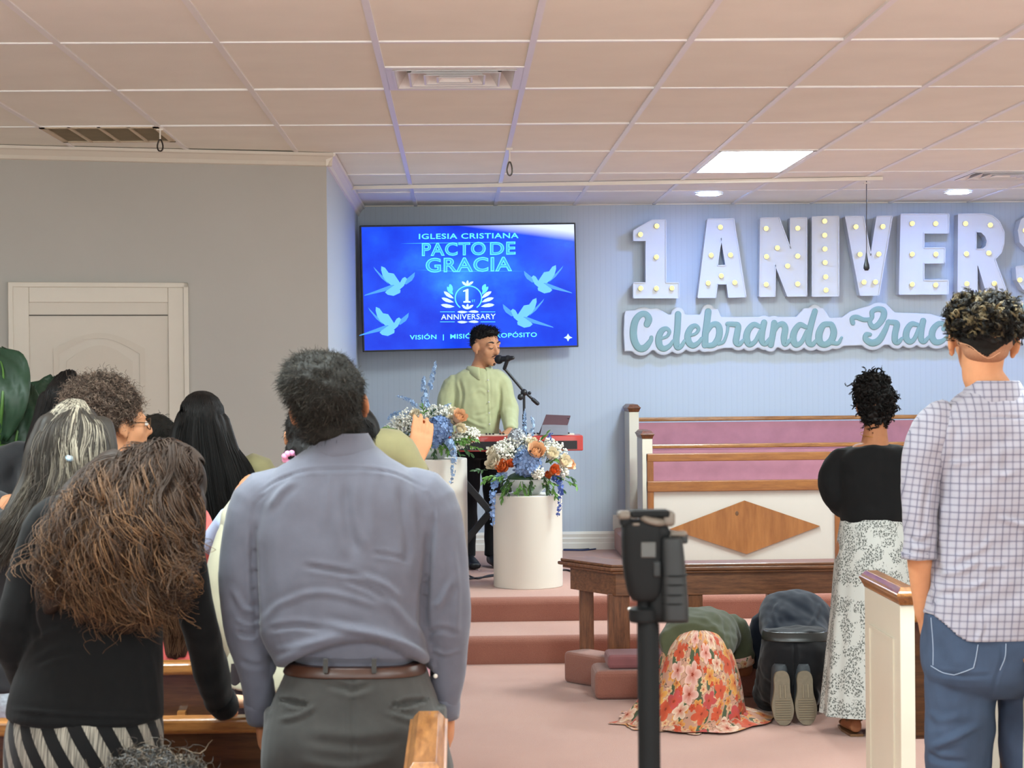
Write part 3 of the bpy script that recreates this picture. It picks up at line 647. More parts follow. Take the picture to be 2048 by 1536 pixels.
rbox('clamp_jaw', 1237, 1023, 1263, 1040, -.016, .016, m_gt, .005); rbox('clamp_jaw', 1326, 1022, 1351, 1054, -.016, .016, m_gt, .006)
rbox('jaw_pad', 1242, 1036, 1263, 1053, -.014, .014, m_gb, .003)
mb = MB(); mb.lathe([(0, 0), (.019, 0), (.02, .002), (.02, .006), (.017, .008), (0, .008)], gp(1304, 1042, -.005), Vector((.25, -.25, 1)).normalized(), 28); mb.build('tilt_motor', m_gt, t, True)
V, F = loft([(gp(1308, 1078), (.02, 0, 0), (0, .016, 0), 3), (gp(1306, 1062), (.024, 0, 0), (0, .018, 0), 3), (gp(1304, 1046), (.018, 0, 0), (0, .015, 0), 3)], 24, 2); mk('roll_arm', V, F, m_gb, t, True)
rbox('side_knob', 1340, 1063, 1375, 1074, -.012, .004, m_gt, .004); rbox('side_knob_stem', 1362, 1066, 1376, 1088, -.01, .0, m_gg, .003)
rbox('latch', 1265, 1046, 1280, 1052, -.022, -.014, m_gt, .002)
# ---------------------------------------------------------------- wall screen
c4 = [at(719, 450, 14.06), at(1153, 446, 14.27), at(1156, 693, 14.27), at(727, 705, 14.06)]
TO = (c4[0]+c4[1]+c4[2]+c4[3])/4; TU = ((c4[1]+c4[2])-(c4[0]+c4[3]))/2; TVv = ((c4[0]+c4[1])-(c4[3]+c4[2]))/2
TW, TH = TU.length, TVv.length; TU.normalize(); TN = TU.cross(TVv).normalized()*1.0
if TN.y > 0: TN = -TN
TVv = (TVv-TU*TVv.dot(TU)).normalized()
def tvp(px, py, n):                  # photo pixel -> point on the screen plane, n in front of it
    px, py = float(px), float(py); d = CF+(px-1024)/FPX*CR-(py-768)/FPX*CU; o = TO-Vector((0, 0, CAMZ)); return Vector((0, 0, CAMZ))+d*(o.dot(TN)/d.dot(TN))+TN*n
def tvc(x, y): return 700+x/4.267, 430+y/4.267
TVS = thing('wall_screen', 'large wall-mounted television showing a blue church slide with doves', 'television', TO)
mb = MB(); mb.obox(TO-TN*.03, TU*TW/2, TVv*TH/2, TN*.022); mb.build('housing', m_blk, TVS, bevel=.004)
mb = MB(); mb.obox(TO-TN*.06, TU*TW*.3, TVv*TH*.3, TN*.03); mb.box((TO.x-.2, TO.y+.06, TO.z-.15), (TO.x+.2, BACKY, TO.z+.15)); mb.build('wall_mount', m_blk, TVS)
def screenmat():
    t = NT('screen_picture_glare'); t.color('000000'); t.set(.25, spec=.12)
    tc = t.n('TexCoord'); mp = t.n('Mapping'); t.l(tc.outputs['UV'], mp.inputs[0]); mp.inputs['Scale'].default_value = (1.6, 1, 1)
    f = t.noise(3.2, mp.outputs[0], 6, .6); f2 = t.noise(1.5, mp.outputs[0], 3)
    sx = t.n('SeparateXYZ'); t.l(tc.outputs['UV'], sx.inputs[0])
    # glow of the slide's own picture: brighter round the title
    dx = t.math('MULTIPLY', t.math('SUBTRACT', sx.outputs[0], .53), 2.2); dy = t.math('MULTIPLY', t.math('SUBTRACT', sx.outputs[1], .63), 2.6)
    r = t.math('SQRT', t.math('ADD', t.math('MULTIPLY', dx, dx), t.math('MULTIPLY', dy, dy)))
    gl = t.math('SUBTRACT', 1.0, r); gl.node.use_clamp = True
    m = t.math('MULTIPLY', t.math('ADD', t.math('MULTIPLY', f, .9), t.math('MULTIPLY', gl, .5)), t.math('ADD', f2, .35))
    c = t.ramp(m, [(.25, '0a2ec8'), (.5, '1448e0'), (.74, '2570ee'), (1, '3f9cf4')])
    cr = t.math('ADD', t.math('MULTIPLY', t.math('SUBTRACT', sx.outputs[0], 1.0), .62), t.math('MULTIPLY', t.math('SUBTRACT', sx.outputs[1], .93), 2.4))  # pale room reflection painted into the upper right corner of the screen
    cr2 = t.math('MULTIPLY', t.math('ADD', cr, .18), 5.0); cr2.node.use_clamp = True
    c = t.mix(t.math('MULTIPLY', cr2, .8), c, 'e2ecff')
    t.l(c, t.b.inputs['Emission Color']); t.b.inputs['Emission Strength'].default_value = .62; return t.m
e = .012; cc = [TO+TU*(sx*(TW/2-e))+TVv*(sy*(TH/2-e))-TN*.0075 for sx, sy in ((-1, -1), (1, -1), (1, 1), (-1, 1))]
mk('screen', cc, [(0, 1, 2, 3)], screenmat(), TVS, uv=[(0, 0), (1, 0), (1, 1), (0, 1)])
m_cy = emit('screen_cyan', '58dcf8', .66); m_cy2 = emit('screen_midcyan', '2f9bf0', .62); m_pw = emit('screen_pale', 'c4ecff', .62); m_dv = emit('screen_dove', '62b6f8', .62); m_dv2 = emit('screen_dove_shade', '3f8ff2', .62)
def text(name, s, x0, x1, yb, yt, n, mat, parent, off=0.0, shear=0):
    """letters fitted between two pixel corners of the photo's screen"""
    cu = bpy.data.curves.new('t', 'FONT'); cu.body = s; cu.size = 1; cu.offset = off; cu.resolution_u = 4; cu.space_character = 1.08
    o = bpy.data.objects.new('t', cu); COL.objects.link(o); bpy.context.view_layer.update()
    me = o.evaluated_get(bpy.context.evaluated_depsgraph_get()).to_mesh(); V = np.array([v.co[:] for v in me.vertices]); F = [tuple(p.vertices) for p in me.polygons]
    o.evaluated_get(bpy.context.evaluated_depsgraph_get()).to_mesh_clear(); bpy.data.objects.remove(o)
    lo, hi = V.min(0), V.max(0)
    # the untouched letter height is the reference even when the outline is thickened
    out = []
    for v in V:
        a, b = (v[0]-lo[0])/(hi[0]-lo[0]), (v[1]-lo[1])/(hi[1]-lo[1])
        px = x0+a*(x1-x0); py = (yb[0]+(yb[1]-yb[0])*a)+b*(yt[0]-yb[0]); q = tvc(px, py); out.append(tvp(q[0], q[1], n))
    return mk(name, out, F, mat, parent)
def poly(name, pts, n, mat, parent):
    V = [tvp(*tvc(x, y), n) for x, y in pts]; tri = tessellate_polygon([[Vector((x, y, 0)) for x, y in pts]])
    return mk(name, V, [tuple(t) for t in tri], mat, parent)
N0 = -.006
text('slide_lettering', 'IGLESIA CRISTIANA', 588, 1440, (206, 197), (160, 150), N0, m_cy, TVS, .018)
text('slide_lettering', 'PACTO', 614, 1160, (352, 342), (238, 232), N0, m_cy, TVS, .03)
text('slide_lettering', 'PACTO', 622, 1151, (344, 335), (246, 240), N0+.0008, m_cy2, TVS, -.008)
text('slide_lettering', 'DE', 1196, 1414, (341, 336), (231, 228), N0, m_cy, TVS, .03)
text('slide_lettering', 'DE', 1205, 1405, (333, 328), (239, 236), N0+.0008, m_cy2, TVS, -.008)
text('slide_lettering', 'GRACIA', 646, 1384, (492, 480), (366, 366), N0, m_cy, TVS, .03)
text('slide_lettering', 'GRACIA', 654, 1374, (484, 472), (374, 374), N0+.0008, m_cy2, TVS, -.008)
poly('slide_numeral', [(968, 748), (968, 736), (986, 732), (986, 652), (966, 656), (966, 646), (1000, 630), (1012, 630), (1012, 732), (1030, 736), (1030, 748)], N0, m_pw, TVS)
text('slide_lettering', 'ST', 1040, 1070, (742, 742), (722, 722), N0, m_cy, TVS)
text('slide_lettering', 'ANNIVERSARY', 778, 1244, (893, 888), (848, 842), N0, m_pw, TVS, .012)
text('slide_lettering', 'VISIÓN  |  MISIÓN  |  PROPÓSITO', 510, 1596, (1076, 1052), (1015, 1005), N0, m_cy, TVS, .02)
poly('slide_star', [(1862, 1012), (1874, 1034), (1900, 1046), (1874, 1056), (1862, 1080), (1850, 1056), (1826, 1046), (1850, 1034)], N0, m_pw, TVS)
# laurel emblem
def leaf2(cx, cy, a, L, w_): 
    u = (math.cos(a), -math.sin(a)); v = (u[1], -u[0]); pts = []
    for s, k in ((0, 0), (.3, .8), (.6, 1), (.85, .6), (1, 0), (.85, -.5), (.6, -.7), (.3, -.5)): pts.append((cx+u[0]*L*s+v[0]*w_*k/2, cy+u[1]*L*s+v[1]*w_*k/2))
    return pts
for s in (-1, 1):
    for k, (x, y, a, L) in enumerate(((112, 782, 8, 118), (118, 745, 20, 112), (118, 712, 35, 105), (122, 680, 52, 88), (128, 650, 68, 66))):
        aa = math.radians(a); poly('slide_leaf', leaf2(1005+s*x, y, aa if s > 0 else PI-aa, L, 38), N0, m_pw if k < 3 else m_cy, TVS)
for cy, up in ((605, 1), (805, 1)):
    for a in (38, 90, 142): poly('slide_leaf', leaf2(1005, cy, math.radians(a), 62 if a != 90 else 48, 26), N0, m_pw, TVS)
for y in (826, 912):
    for s in (-1, 1): poly('slide_leaf', leaf2(1008, y, 0 if s > 0 else PI, 92, 26), N0, m_pw, TVS); poly('slide_rule', [(1005+s*110, y-2), (1005+s*236, y-2), (1005+s*236, y+2), (1005+s*110, y+2)], N0, m_cy, TVS)
ring = [(1012+118*math.cos(a), 708-108*math.sin(a)) for a in np.linspace(-.9, PI+.9, 40)]; ring2 = [(1012+108*math.cos(a), 708-99*math.sin(a)) for a in np.linspace(PI+.9, -.9, 40)]
poly('slide_ring', ring+ring2, N0-.0003, m_cy, TVS)
poly('slide_rule', [(430, 243), (640, 236), (1250, 230), (1240, 234), (640, 244)], N0-.0004, m_cy2, TVS); poly('slide_rule', [(560, 468), (900, 476), (1520, 478), (900, 484)], N0-.0004, m_cy2, TVS)
DOVE = {'tail_fan': ([(318, 640), (300, 660), (322, 680), (372, 690), (428, 664), (432, 640), (380, 620)], 0), 'trail': ([(352, 596), (130, 680), (120, 690), (300, 650), (390, 606)], 1), 'far_wing': ([(330, 590), (270, 540), (215, 470), (200, 440), (262, 505), (300, 540)], 1), 'wing': ([(425, 575), (375, 500), (330, 492), (300, 450), (268, 436), (266, 470), (280, 520), (305, 560), (350, 598), (400, 600)], 0), 'other_wing': ([(465, 590), (490, 540), (555, 487), (550, 525), (530, 558), (482, 592)], 1), 'body': ([(488, 545), (470, 528), (448, 540), (428, 575), (370, 604), (322, 640), (350, 652), (420, 640), (460, 605), (480, 560)], 0)}
for mir, ox, oy, sc, rot in ((0, 0, 0, 1, 0), (0, -48, 345, .98, 12), (1, 1350, -15, .95, 0), (1, 1180, 272, 1.0, 0)):
    for k, (nm, (pts, sh)) in enumerate(DOVE.items()):
        q = []
        for x, y in pts:
            x, y = (x-340)*sc, (y-560)*sc
            if mir: x = -x
            q.append((x+340+ox, y+560+oy))
        poly('slide_dove_'+nm, q, N0-.001+.00015*k, m_dv2 if sh else m_dv, TVS)

# ---------------------------------------------------------------- marquee letters on the back wall
YF = 14.33                                       # front faces; the boxes reach back to 14.44
def c8(x, y): return 1220+x/4.452, 400+y/4.452
def c9(x, y): return 1640+x/4.267, 400+y/4.267
m_ltr = plain('white_foam_board', 'd3d6da', .6, spec=.3, var=.008); m_bulb = emit('warm_bulb', 'ffe99a', .72); m_sock = plain('bulb_socket', 'd8d0b8', .5)
def wl(q): p = at(q[0], q[1], YF); return (p.x, p.z)
LET = [('1', c8, [(210, 272), (375, 178), (497, 178), (497, 737), (612, 737), (612, 872), (210, 872), (210, 737), (320, 737), (320, 362), (210, 362)], [], [(415, 233), (270, 308), (412, 508), (272, 787), (412, 787), (550, 785)]),
 ('A', c8, [(870, 170), (1100, 168), (1210, 862), (1055, 868), (1040, 748), (955, 748), (940, 868), (782, 870)], [[(990, 340), (1030, 582), (955, 585)]], [(980, 243), (898, 492), (1070, 490), (988, 675), (872, 740), (1108, 735)]),
 ('N', c8, [(1340, 160), (1505, 158), (1605, 430), (1605, 160), (1750, 158), (1750, 855), (1580, 858), (1472, 580), (1468, 858), (1330, 860)], [], [(1387, 255), (1668, 253), (1487, 427), (1390, 505), (1668, 500), (1578, 588), (1388, 752), (1668, 748)]),
 ('I', c8, [(1800, 150), (2035, 145), (2035, 855), (1800, 858)], [], [(1908, 190), (1908, 315), (1910, 437), (1912, 558), (1917, 685), (1920, 803)]),
 ('V', c9, [(215, 140), (370, 140), (432, 472), (485, 140), (615, 138), (500, 812), (342, 815)], [], [(303, 230), (533, 228), (338, 465), (498, 463), (372, 702), (470, 700)]),
 ('E', c9, [(690, 122), (1098, 120), (1095, 283), (885, 283), (885, 410), (1065, 408), (1062, 538), (885, 540), (885, 685), (1092, 685), (1092, 802), (675, 805)], [], [(783, 202), (983, 203), (783, 463), (985, 463), (783, 720), (983, 725)]),
 ('R', c9, [(1180, 122), (1400, 118), (1470, 135), (1530, 185), (1568, 270), (1568, 370), (1545, 450), (1490, 505), (1595, 790), (1420, 795), (1350, 560), (1338, 560), (1338, 797), (1175, 800)], [[(1330, 270), (1375, 275), (1410, 310), (1425, 350), (1415, 395), (1390, 418), (1330, 420)]], [(1237, 203), (1448, 215), (1245, 460), (1435, 453), (1248, 715), (1483, 713)]),
 ('S', c9, [(1960, 230), (1930, 160), (1860, 120), (1780, 125), (1715, 170), (1690, 260), (1705, 360), (1760, 420), (1850, 480), (1880, 560), (1850, 640), (1790, 650), (1750, 600), (1740, 560), (1670, 570), (1680, 680), (1730, 760), (1800, 800), (1890, 790), (1960, 720), (1985, 590), (1960, 470), (1890, 400), (1810, 340), (1790, 270), (1810, 220), (1860, 230), (1890, 280)], [], [(1745, 260), (1700, 683), (1830, 160), (1870, 720), (1930, 600)])]
for ch, cf, outl, holes, bulbs in LET:
    pts = [wl(cf(*p)) for p in outl]; hs = [[wl(cf(*p)) for p in h] for h in holes]; cx = sum(p[0] for p in pts)/len(pts); cz = sum(p[1] for p in pts)/len(pts)
    nm = 'digit 1' if ch == '1' else 'letter '+ch
    t = thing('marquee_letter', 'white box %s with glowing bulbs on the back wall' % nm, 'marquee letter', (cx, YF, cz), 'marquee letters')
    V, F = prism(pts, lambda u, v, n: Vector((u, YF-n, v)), -.125, 0, hs); o = fix_normals(mk('letter_box', V, F, m_ltr, t)); b = o.modifiers.new('b', 'BEVEL'); b.width = .004; b.segments = 2; b.limit_method = 'ANGLE'
    mb = MB()
    for lp in [pts]+hs:                          # thin raised rim round the face
        for i in range(len(lp)):
            a, b_ = Vector((lp[i][0], YF-.004, lp[i][1])), Vector((lp[(i+1) % len(lp)][0], YF-.004, lp[(i+1) % len(lp)][1])); d = b_-a
            if d.length < .01: continue
            mb.obox((a+b_)/2, d/2, Vector((0, .006, 0)), d.normalized().cross(Vector((0, 1, 0)))*.004)
    mb.build('rim', m_ltr, t)
    for bx, by in bulbs:
        p = at(*cf(bx, by), YF); mb = MB(); mb.ell((p.x, YF-.022, p.z), (.0185, .02, .0185), 14); bo = mb.build('bulb', m_bulb, t, True)
        mb = MB(); mb.lathe([(.02, 0), (.02, .014), (.012, .016)], (p.x, YF, p.z), (0, -1, 0), 14); mb.build('socket', m_sock, bo)

# ---------------------------------------------------------------- script banner below the letters
YB = 14.405
m_sage = plain('sage_paint', '85a6a4', .6, var=.03, vs=6); m_board = plain('white_board', 'd0d4da', .6, var=.006)
def stroke(pts, widths, yc, th):
    """brush stroke: a tube of lens section lying in the banner plane"""
    P = np.array(pts, float); W = np.full(len(P), float(widths)) if np.isscalar(widths) else np.asarray(widths, float)
    S = spline(np.hstack([P, W[:, None]]), 7); P, W = S[:, :2], np.maximum(S[:, 2], .004)
    t0, t1 = P[0]-P[1], P[-1]-P[-2]; t0 /= np.linalg.norm(t0); t1 /= np.linalg.norm(t1); cs = (.5, .47, .38, .2); ww = (.12, .4, .68, .92)
    P = np.vstack([[P[0]+t0*W[0]*c for c in cs], P, [P[-1]+t1*W[-1]*c for c in cs[::-1]]]); W = np.concatenate([[W[0]*k for k in ww], W, [W[-1]*k for k in ww[::-1]]])
    T = np.gradient(P, axis=0); T /= np.linalg.norm(T, axis=1)[:, None]+1e-9; Nn = np.stack([-T[:, 1], T[:, 0]], 1); n = 12; a = np.arange(n)*2*PI/n; V = []
    for p, w_, nn in zip(P, W, Nn):
        for k in a: c, s_ = math.cos(k), math.sin(k); q = p+nn*(w_/2*math.copysign(abs(c)**.6, c)); V.append((q[0], yc+th*math.copysign(abs(s_)**.6, s_)*min(1, w_/.02), q[1]))
    K = len(P); F = [(i*n+j, i*n+(j+1) % n, (i+1)*n+(j+1) % n, (i+1)*n+j) for i in range(K-1) for j in range(n)]+[tuple(range(n))[::-1], tuple((K-1)*n+j for j in range(n))]
    return V, F
ST = [(c8, [(330, 1105), (345, 1060), (318, 1018), (270, 1022), (226, 1075), (208, 1165), (218, 1255), (258, 1318), (310, 1315), (360, 1255), (368, 1225)], [50, 52, 46, 46, 52, 54, 54, 52, 50, 36, 30]),
 (c8, [(440, 1238), (505, 1215), (528, 1172), (500, 1145), (458, 1168), (434, 1230), (442, 1298), (480, 1324), (528, 1300), (562, 1255)], [22, 24, 28, 34, 44, 50, 50, 44, 34, 24]),
 (c8, [(606, 1018), (600, 1150), (590, 1250), (600, 1310), (635, 1300), (662, 1255)], [48, 48, 48, 46, 34, 24]),
 (c8, [(700, 1210), (762, 1190), (788, 1148), (760, 1120), (718, 1143), (692, 1205), (702, 1268), (740, 1296), (786, 1272), (815, 1232)], [22, 24, 28, 34, 44, 50, 50, 44, 34, 24]),
 (c8, [(874, 995), (862, 1100), (848, 1200), (846, 1290)], 50), (c8, [(862, 1185), (905, 1115), (955, 1112), (975, 1160), (965, 1230), (925, 1285), (880, 1296), (846, 1285)], [26, 40, 48, 50, 50, 44, 40, 36]), (c8, [(968, 1280), (1010, 1262), (1040, 1190), (1052, 1115)], [30, 26, 22, 26]),
 (c8, [(1048, 1105), (1105, 1108), (1140, 1122), (1130, 1200), (1122, 1262), (1150, 1284), (1192, 1245)], [36, 40, 46, 48, 48, 40, 24]),
 (c8, [(1335, 1128), (1280, 1110), (1230, 1160), (1215, 1230), (1240, 1285), (1290, 1262), (1338, 1170)], [34, 42, 48, 52, 46, 34, 30]), (c8, [(1372, 1092), (1355, 1180), (1352, 1255), (1385, 1280), (1428, 1228)], [46, 46, 46, 38, 24]),
 (c8, [(1462, 1095), (1450, 1190), (1432, 1290)], 46), (c8, [(1450, 1195), (1495, 1120), (1540, 1108), (1560, 1150), (1548, 1230), (1560, 1284), (1610, 1240)], [24, 36, 46, 48, 48, 40, 24]),
 (c8, [(1742, 1130), (1690, 1112), (1645, 1165), (1630, 1235), (1655, 1288), (1705, 1265), (1752, 1170)], [34, 42, 48, 52, 46, 34, 30]), (c8, [(1825, 990), (1795, 1090), (1770, 1200), (1768, 1268), (1800, 1288), (1838, 1250)], [42, 46, 48, 46, 38, 26]),
 (c8, [(1960, 1105), (1900, 1115), (1862, 1190), (1868, 1265), (1915, 1288), (1970, 1250), (1992, 1180), (1975, 1115), (1950, 1105)], [40, 46, 54, 52, 46, 50, 50, 44, 40]), (c8, [(1975, 1270), (2030, 1275), (2062, 1225)], [36, 30, 20]),
 (c9, [(280, 1050), (275, 1012), (312, 1000), (375, 1022), (440, 1010), (445, 955), (490, 930), (540, 945), (540, 1000), (500, 1060), (455, 1085), (425, 1045), (440, 1005)], [34, 36, 36, 34, 30, 36, 38, 44, 46, 42, 40, 34, 28]), (c9, [(585, 1035), (555, 1110), (505, 1195), (445, 1220), (392, 1190), (395, 1150), (425, 1148)], [30, 40, 50, 50, 44, 38, 30]),
 (c9, [(580, 1042), (628, 1045), (655, 1062), (640, 1140), (640, 1200), (665, 1215), (700, 1180)], [34, 40, 46, 46, 46, 38, 22]),
 (c9, [(830, 1065), (780, 1060), (742, 1110), (735, 1175), (765, 1210), (805, 1185), (845, 1090)], [32, 40, 46, 48, 42, 32, 28]), (c9, [(880, 1032), (865, 1110), (862, 1185), (890, 1208), (932, 1165)], [44, 44, 44, 36, 22]),
 (c9, [(1055, 1100), (1060, 1065), (1015, 1055), (968, 1100), (955, 1165), (985, 1212), (1040, 1205), (1085, 1165)], [36, 36, 38, 46, 48, 46, 36, 22]),
 (c9, [(1125, 1055), (1112, 1140), (1115, 1195), (1150, 1210), (1190, 1170)], [44, 44, 44, 36, 22]),
 (c9, [(1320, 1065), (1270, 1060), (1232, 1110), (1225, 1175), (1255, 1210), (1295, 1185), (1335, 1090)], [32, 40, 46, 48, 42, 32, 28]), (c9, [(1370, 1032), (1355, 1110), (1352, 1185), (1380, 1208), (1422, 1165)], [44, 44, 44, 36, 22]),
 (c9, [(1680, 960), (1680, 925), (1720, 910), (1760, 930), (1745, 1010), (1700, 1090), (1675, 1180)], [36, 36, 38, 46, 48, 50, 50])]
def w2(cf, pts, wd):
    k = 4.452 if cf is c8 else 4.267; px = YB/FPX/k
    return [(lambda p: (p.x, p.z))(at(*cf(*p), YB)) for p in pts], (wd*px if np.isscalar(wd) else [w_*px for w_ in wd])
bn = thing('script_banner', 'white contour-cut banner with sage script reading Celebrando Gracia below the bulb letters', 'banner', (3, YB, 2.1))
parts = []; words_ = [MB(), MB(), MB()]; n1 = sum(1 for q in ST if q[0] is c8)
for k, (cf, pts, wd) in enumerate(ST):
    p, w_ = w2(cf, pts, wd); w_ = w_*1.22 if np.isscalar(w_) else [x*1.22 for x in w_]; V, F = stroke(p, w_, YB-.002, .0045+.0002*(k % 4)); words_[0 if k < n1 else 2 if k == len(ST)-1 else 1].add(V, F)
    w3 = w_+.062 if np.isscalar(w_) else [x+.062 for x in w_]; parts.append(stroke(p, w3, YB+.016, .016))
for cf, q in ((c8, [(125, 1030), (135, 985), (420, 960), (520, 1020), (800, 1020), (830, 965), (960, 970), (990, 1040), (1660, 1040), (1730, 960), (1900, 960), (1960, 1050), (2048, 1060), (2048, 1300), (1900, 1310), (1000, 1320), (130, 1350), (120, 1200)]), (c9, [(0, 1010), (190, 1000), (260, 950), (420, 900), (560, 880), (640, 960), (940, 970), (1100, 1020), (1741, 1020), (1741, 1230), (1100, 1235), (400, 1240), (0, 1255)])):
    parts.append(prism([(lambda p: (p.x, p.z))(at(*cf(*p), YB)) for p in q], lambda u, v, n: Vector((u, YB+n, v)), .001, .031))
V, F = union(parts, .005, 2); mk('backing_board', V, F, m_board, bn, True); 
for ms in words_: fix_normals(ms.build('script_word', m_sage, bn, True))
# ---------------------------------------------------------------- people: tools
def skin(name, c): return plain(name, c, .62, spec=.2, var=.05, vs=40, sss=.12)
S_TAN, S_MID, S_DEEP, S_FAIR = skin('skin_tan', 'bd8662'), skin('skin_brown', 'a56f4e'), skin('skin_deep', '7d4c33'), skin('skin_fair', 'cf9f80')
def hairmat(name, dark, mid, light, rough=.42, spec=.5):
    t = NT(name); t.set(rough, spec=spec); a = t.n('Attribute', attribute_name='tint'); t.color(t.ramp(a.outputs['Fac'], [(0, dark), (.55, mid), (1, light)])); return t.m
H_BLACK = hairmat('hair_black', '0b0908', '1a1513', '2f2823', .58, .25); H_SALT = hairmat('hair_grey_black', '14120f', '2e2a25', '4a443b', .75, .2)
H_BROWN = hairmat('hair_brown_curls', '17100c', '3f2c1f', '7d5b3e', .6, .25); H_STREAK = hairmat('hair_silver_streaks', '1b1714', '4c433a', 'a59a87', .55, .25)
H_AFRO = hairmat('hair_afro', '33261d', '6b5648', '9c8675', .7); H_YOUTH = hairmat('hair_dark_curls', '0a0908', '1c1813', '8a7856', .6, .25); H_WAVY = hairmat('hair_wavy_brown', '2b1a11', '5c3f2b', '8a6748', .6, .25)
def cloth(name, c, rough=.85, var=.05, vs=25, weave=500, wstr=.12, sheen=.15): return plain(name, c, rough, spec=.2, var=var, vs=vs, bs=weave, bstr=wstr, sheen=sheen)
class Head:
    def __init__(s, c, yaw=0, pitch=0, roll=0, s_=1.0):
        """yaw 0 looks away from the entrance (+y), positive turns to +x; pitch up; roll leans to +x"""
        s.c = Vector(c); s.s = s_
        s.R = Matrix.Rotation(-math.radians(yaw), 3, 'Z') @ Matrix.Rotation(math.radians(pitch), 3, 'X') @ Matrix.Rotation(math.radians(roll), 3, 'Y')
    def p(s, x, y, z): return s.c+s.R @ Vector((x, y, z))*s.s
    def e(s, c, r, n=18, rot=None): return ellipsoid(s.p(*c), [q*s.s for q in r], n, s.R if rot is None else s.R @ rot)
    def t(s, pts, r, n=10, sub=2): return tube([s.p(*q) for q in pts], [q*s.s for q in r], n, sub)
def head_parts(h, face=True):
    P = [h.e((0, -.012, .028), (.074, .094, .087), 28), h.e((0, .024, -.03), (.06, .068, .08), 24), h.e((0, .066, -.094), (.026, .022, .02)), h.e((0, .045, -.075), (.044, .045, .035))]
    for s in (-1, 1):
        P += [h.e((s*.04, .05, -.02), (.024, .026, .03)), h.e((s*.083, -.006, -.004), (.009, .023, .032), rot=Matrix.Rotation(s*.45, 3, 'Z')), h.e((s*.08, .002, -.032), (.008, .012, .014)), h.e((s*.034, .071, .03), (.024, .014, .01))]
        P += [h.e((s*.031, .065, .008), (.019, .02, .012))]
    P += [h.t([(0, .082, .02), (0, .098, -.004), (0, .107, -.022)], [.009, .011, .0125]), h.e((.011, .096, -.025), (.009, .011, .008)), h.e((-.011, .096, -.025), (.009, .011, .008)), h.e((0, .084, -.052), (.024, .013, .0065)), h.e((0, .082, -.064), (.02, .013, .0075))]
    return P
def hand_parts(w, d, n, t, s=1.0, curl=.3, spread=.1, thumb=.4):
    """w wrist, d finger direction, n the way the palm faces, t towards the thumb"""
    w, d = Vector(w), Vector(d).normalized(); n = Vector(n); n = (n-d*n.dot(d)).normalized(); t = Vector(t); t = (t-d*t.dot(d)-n*t.dot(n)).normalized()
    P = [loft([(w-d*.02*s, t*.024*s, n*.019*s, 2), (w+d*.02*s, t*.03*s, n*.018*s, 2.2), (w+d*.06*s, t*.04*s, n*.0155*s, 2.6), (w+d*.092*s, t*.041*s, n*.012*s, 2.6)], 18, 3)]
    for off, L, k in ((.031, .072, 0), (.0105, .08, .02), (-.0105, .075, .05), (-.03, .06, .1)):
        p = w+d*.085*s+t*off*s; pts = [p]; dd = (d+t*off*spread*12).normalized(); a = curl+k
        for j, f in enumerate((.45, .3, .25)):
            a_ = a*(.7+.5*j); dd = (dd*math.cos(a_)+n*math.sin(a_)).normalized(); nn = n; pts.append(pts[-1]+dd*L*f*s)
        P.append(tube(pts, [.0092*s, .0086*s, .0078*s, .0066*s], 10, 3))
    p = w+d*.025*s+t*.026*s; q = p+(d*.55+t*.75+n*thumb).normalized()*.042*s; e = q+(d*.85+t*.25+n*thumb*1.2).normalized()*.032*s
    P.append(tube([p, q, e], [.014*s, .0108*s, .0082*s], 10, 3)); return P
def foot_parts(a, f, s=1.0):
    a, f = Vector(a), Vector(f).normalized(); r = Vector((f.y, -f.x, 0)); P = []
    P.append(loft([(Vector((a.x, a.y, a.z))-f*.05*s+Vector((0, 0, -.03)), r*.026, Vector((0, 0, .03)), 2.2), (a+f*.02+Vector((0, 0, -.025)), r*.034, Vector((0, 0, .04)), 2.2), (a+f*.1+Vector((0, 0, -.04)), r*.044, Vector((0, 0, .026)), 2.4), (a+f*.19+Vector((0, 0, -.052)), r*.034, Vector((0, 0, .014)), 2.4)], 18, 3)); return P
class Fig:
    """a standing figure: joints in the room, facing yaw (0 = towards the stage)"""
    def __init__(s, x, y, H, yaw=0, z=0, sw=None, lean=0):
        s.H, s.yaw, s.o = H, yaw, Vector((x, y, z)); a = math.radians(yaw); s.f = Vector((math.sin(a), math.cos(a), 0)); s.r = Vector((math.cos(a), -math.sin(a), 0)); s.up = Vector((0, 0, 1))
        sw = (sw or .112*H)-.02; L = lambda zz: max(0, (zz/H-.5))*lean; s.L = L
        J = s.J = {}
        for k, q in (('L', -1), ('R', 1)):
            J['sh'+k] = s.p(q*sw, 0, .812*H); J['el'+k] = s.p(q*(sw+.05), -.01, .635*H); J['wr'+k] = s.p(q*(sw+.055), .06, .49*H)
            J['hip'+k] = s.p(q*.052*H, 0, .52*H); J['kn'+k] = s.p(q*.054*H, .015, .285*H); J['an'+k] = s.p(q*.056*H, -.02, .048*H)
        J['neck'] = s.p(0, -.01, .845*H); J['head'] = s.p(0, .01, .928*H)
        s.T = [(.455, .07, .06), (.5, .094, .07), (.55, .094, .066), (.615, .08, .058), (.68, .086, .064), (.74, .096, .068), (.785, .098, .062), (.815, .08, .05), (.838, .045, .042)]
        s.hand = {}
    def p(s, x, y, zz):
        return s.o+s.r*x+s.f*(y+s.L(zz) if hasattr(s, 'L') else y)+s.up*zz
    def torso(s, infl=0, z0=0, z1=1, kw=1.0, kd=1.0):
        return [(s.p(0, 0, h*s.H), s.r*(w*s.H*kw+infl), s.f*(d*s.H*kd+infl), 2.4) for h, w, d in s.T if z0 <= h <= z1]
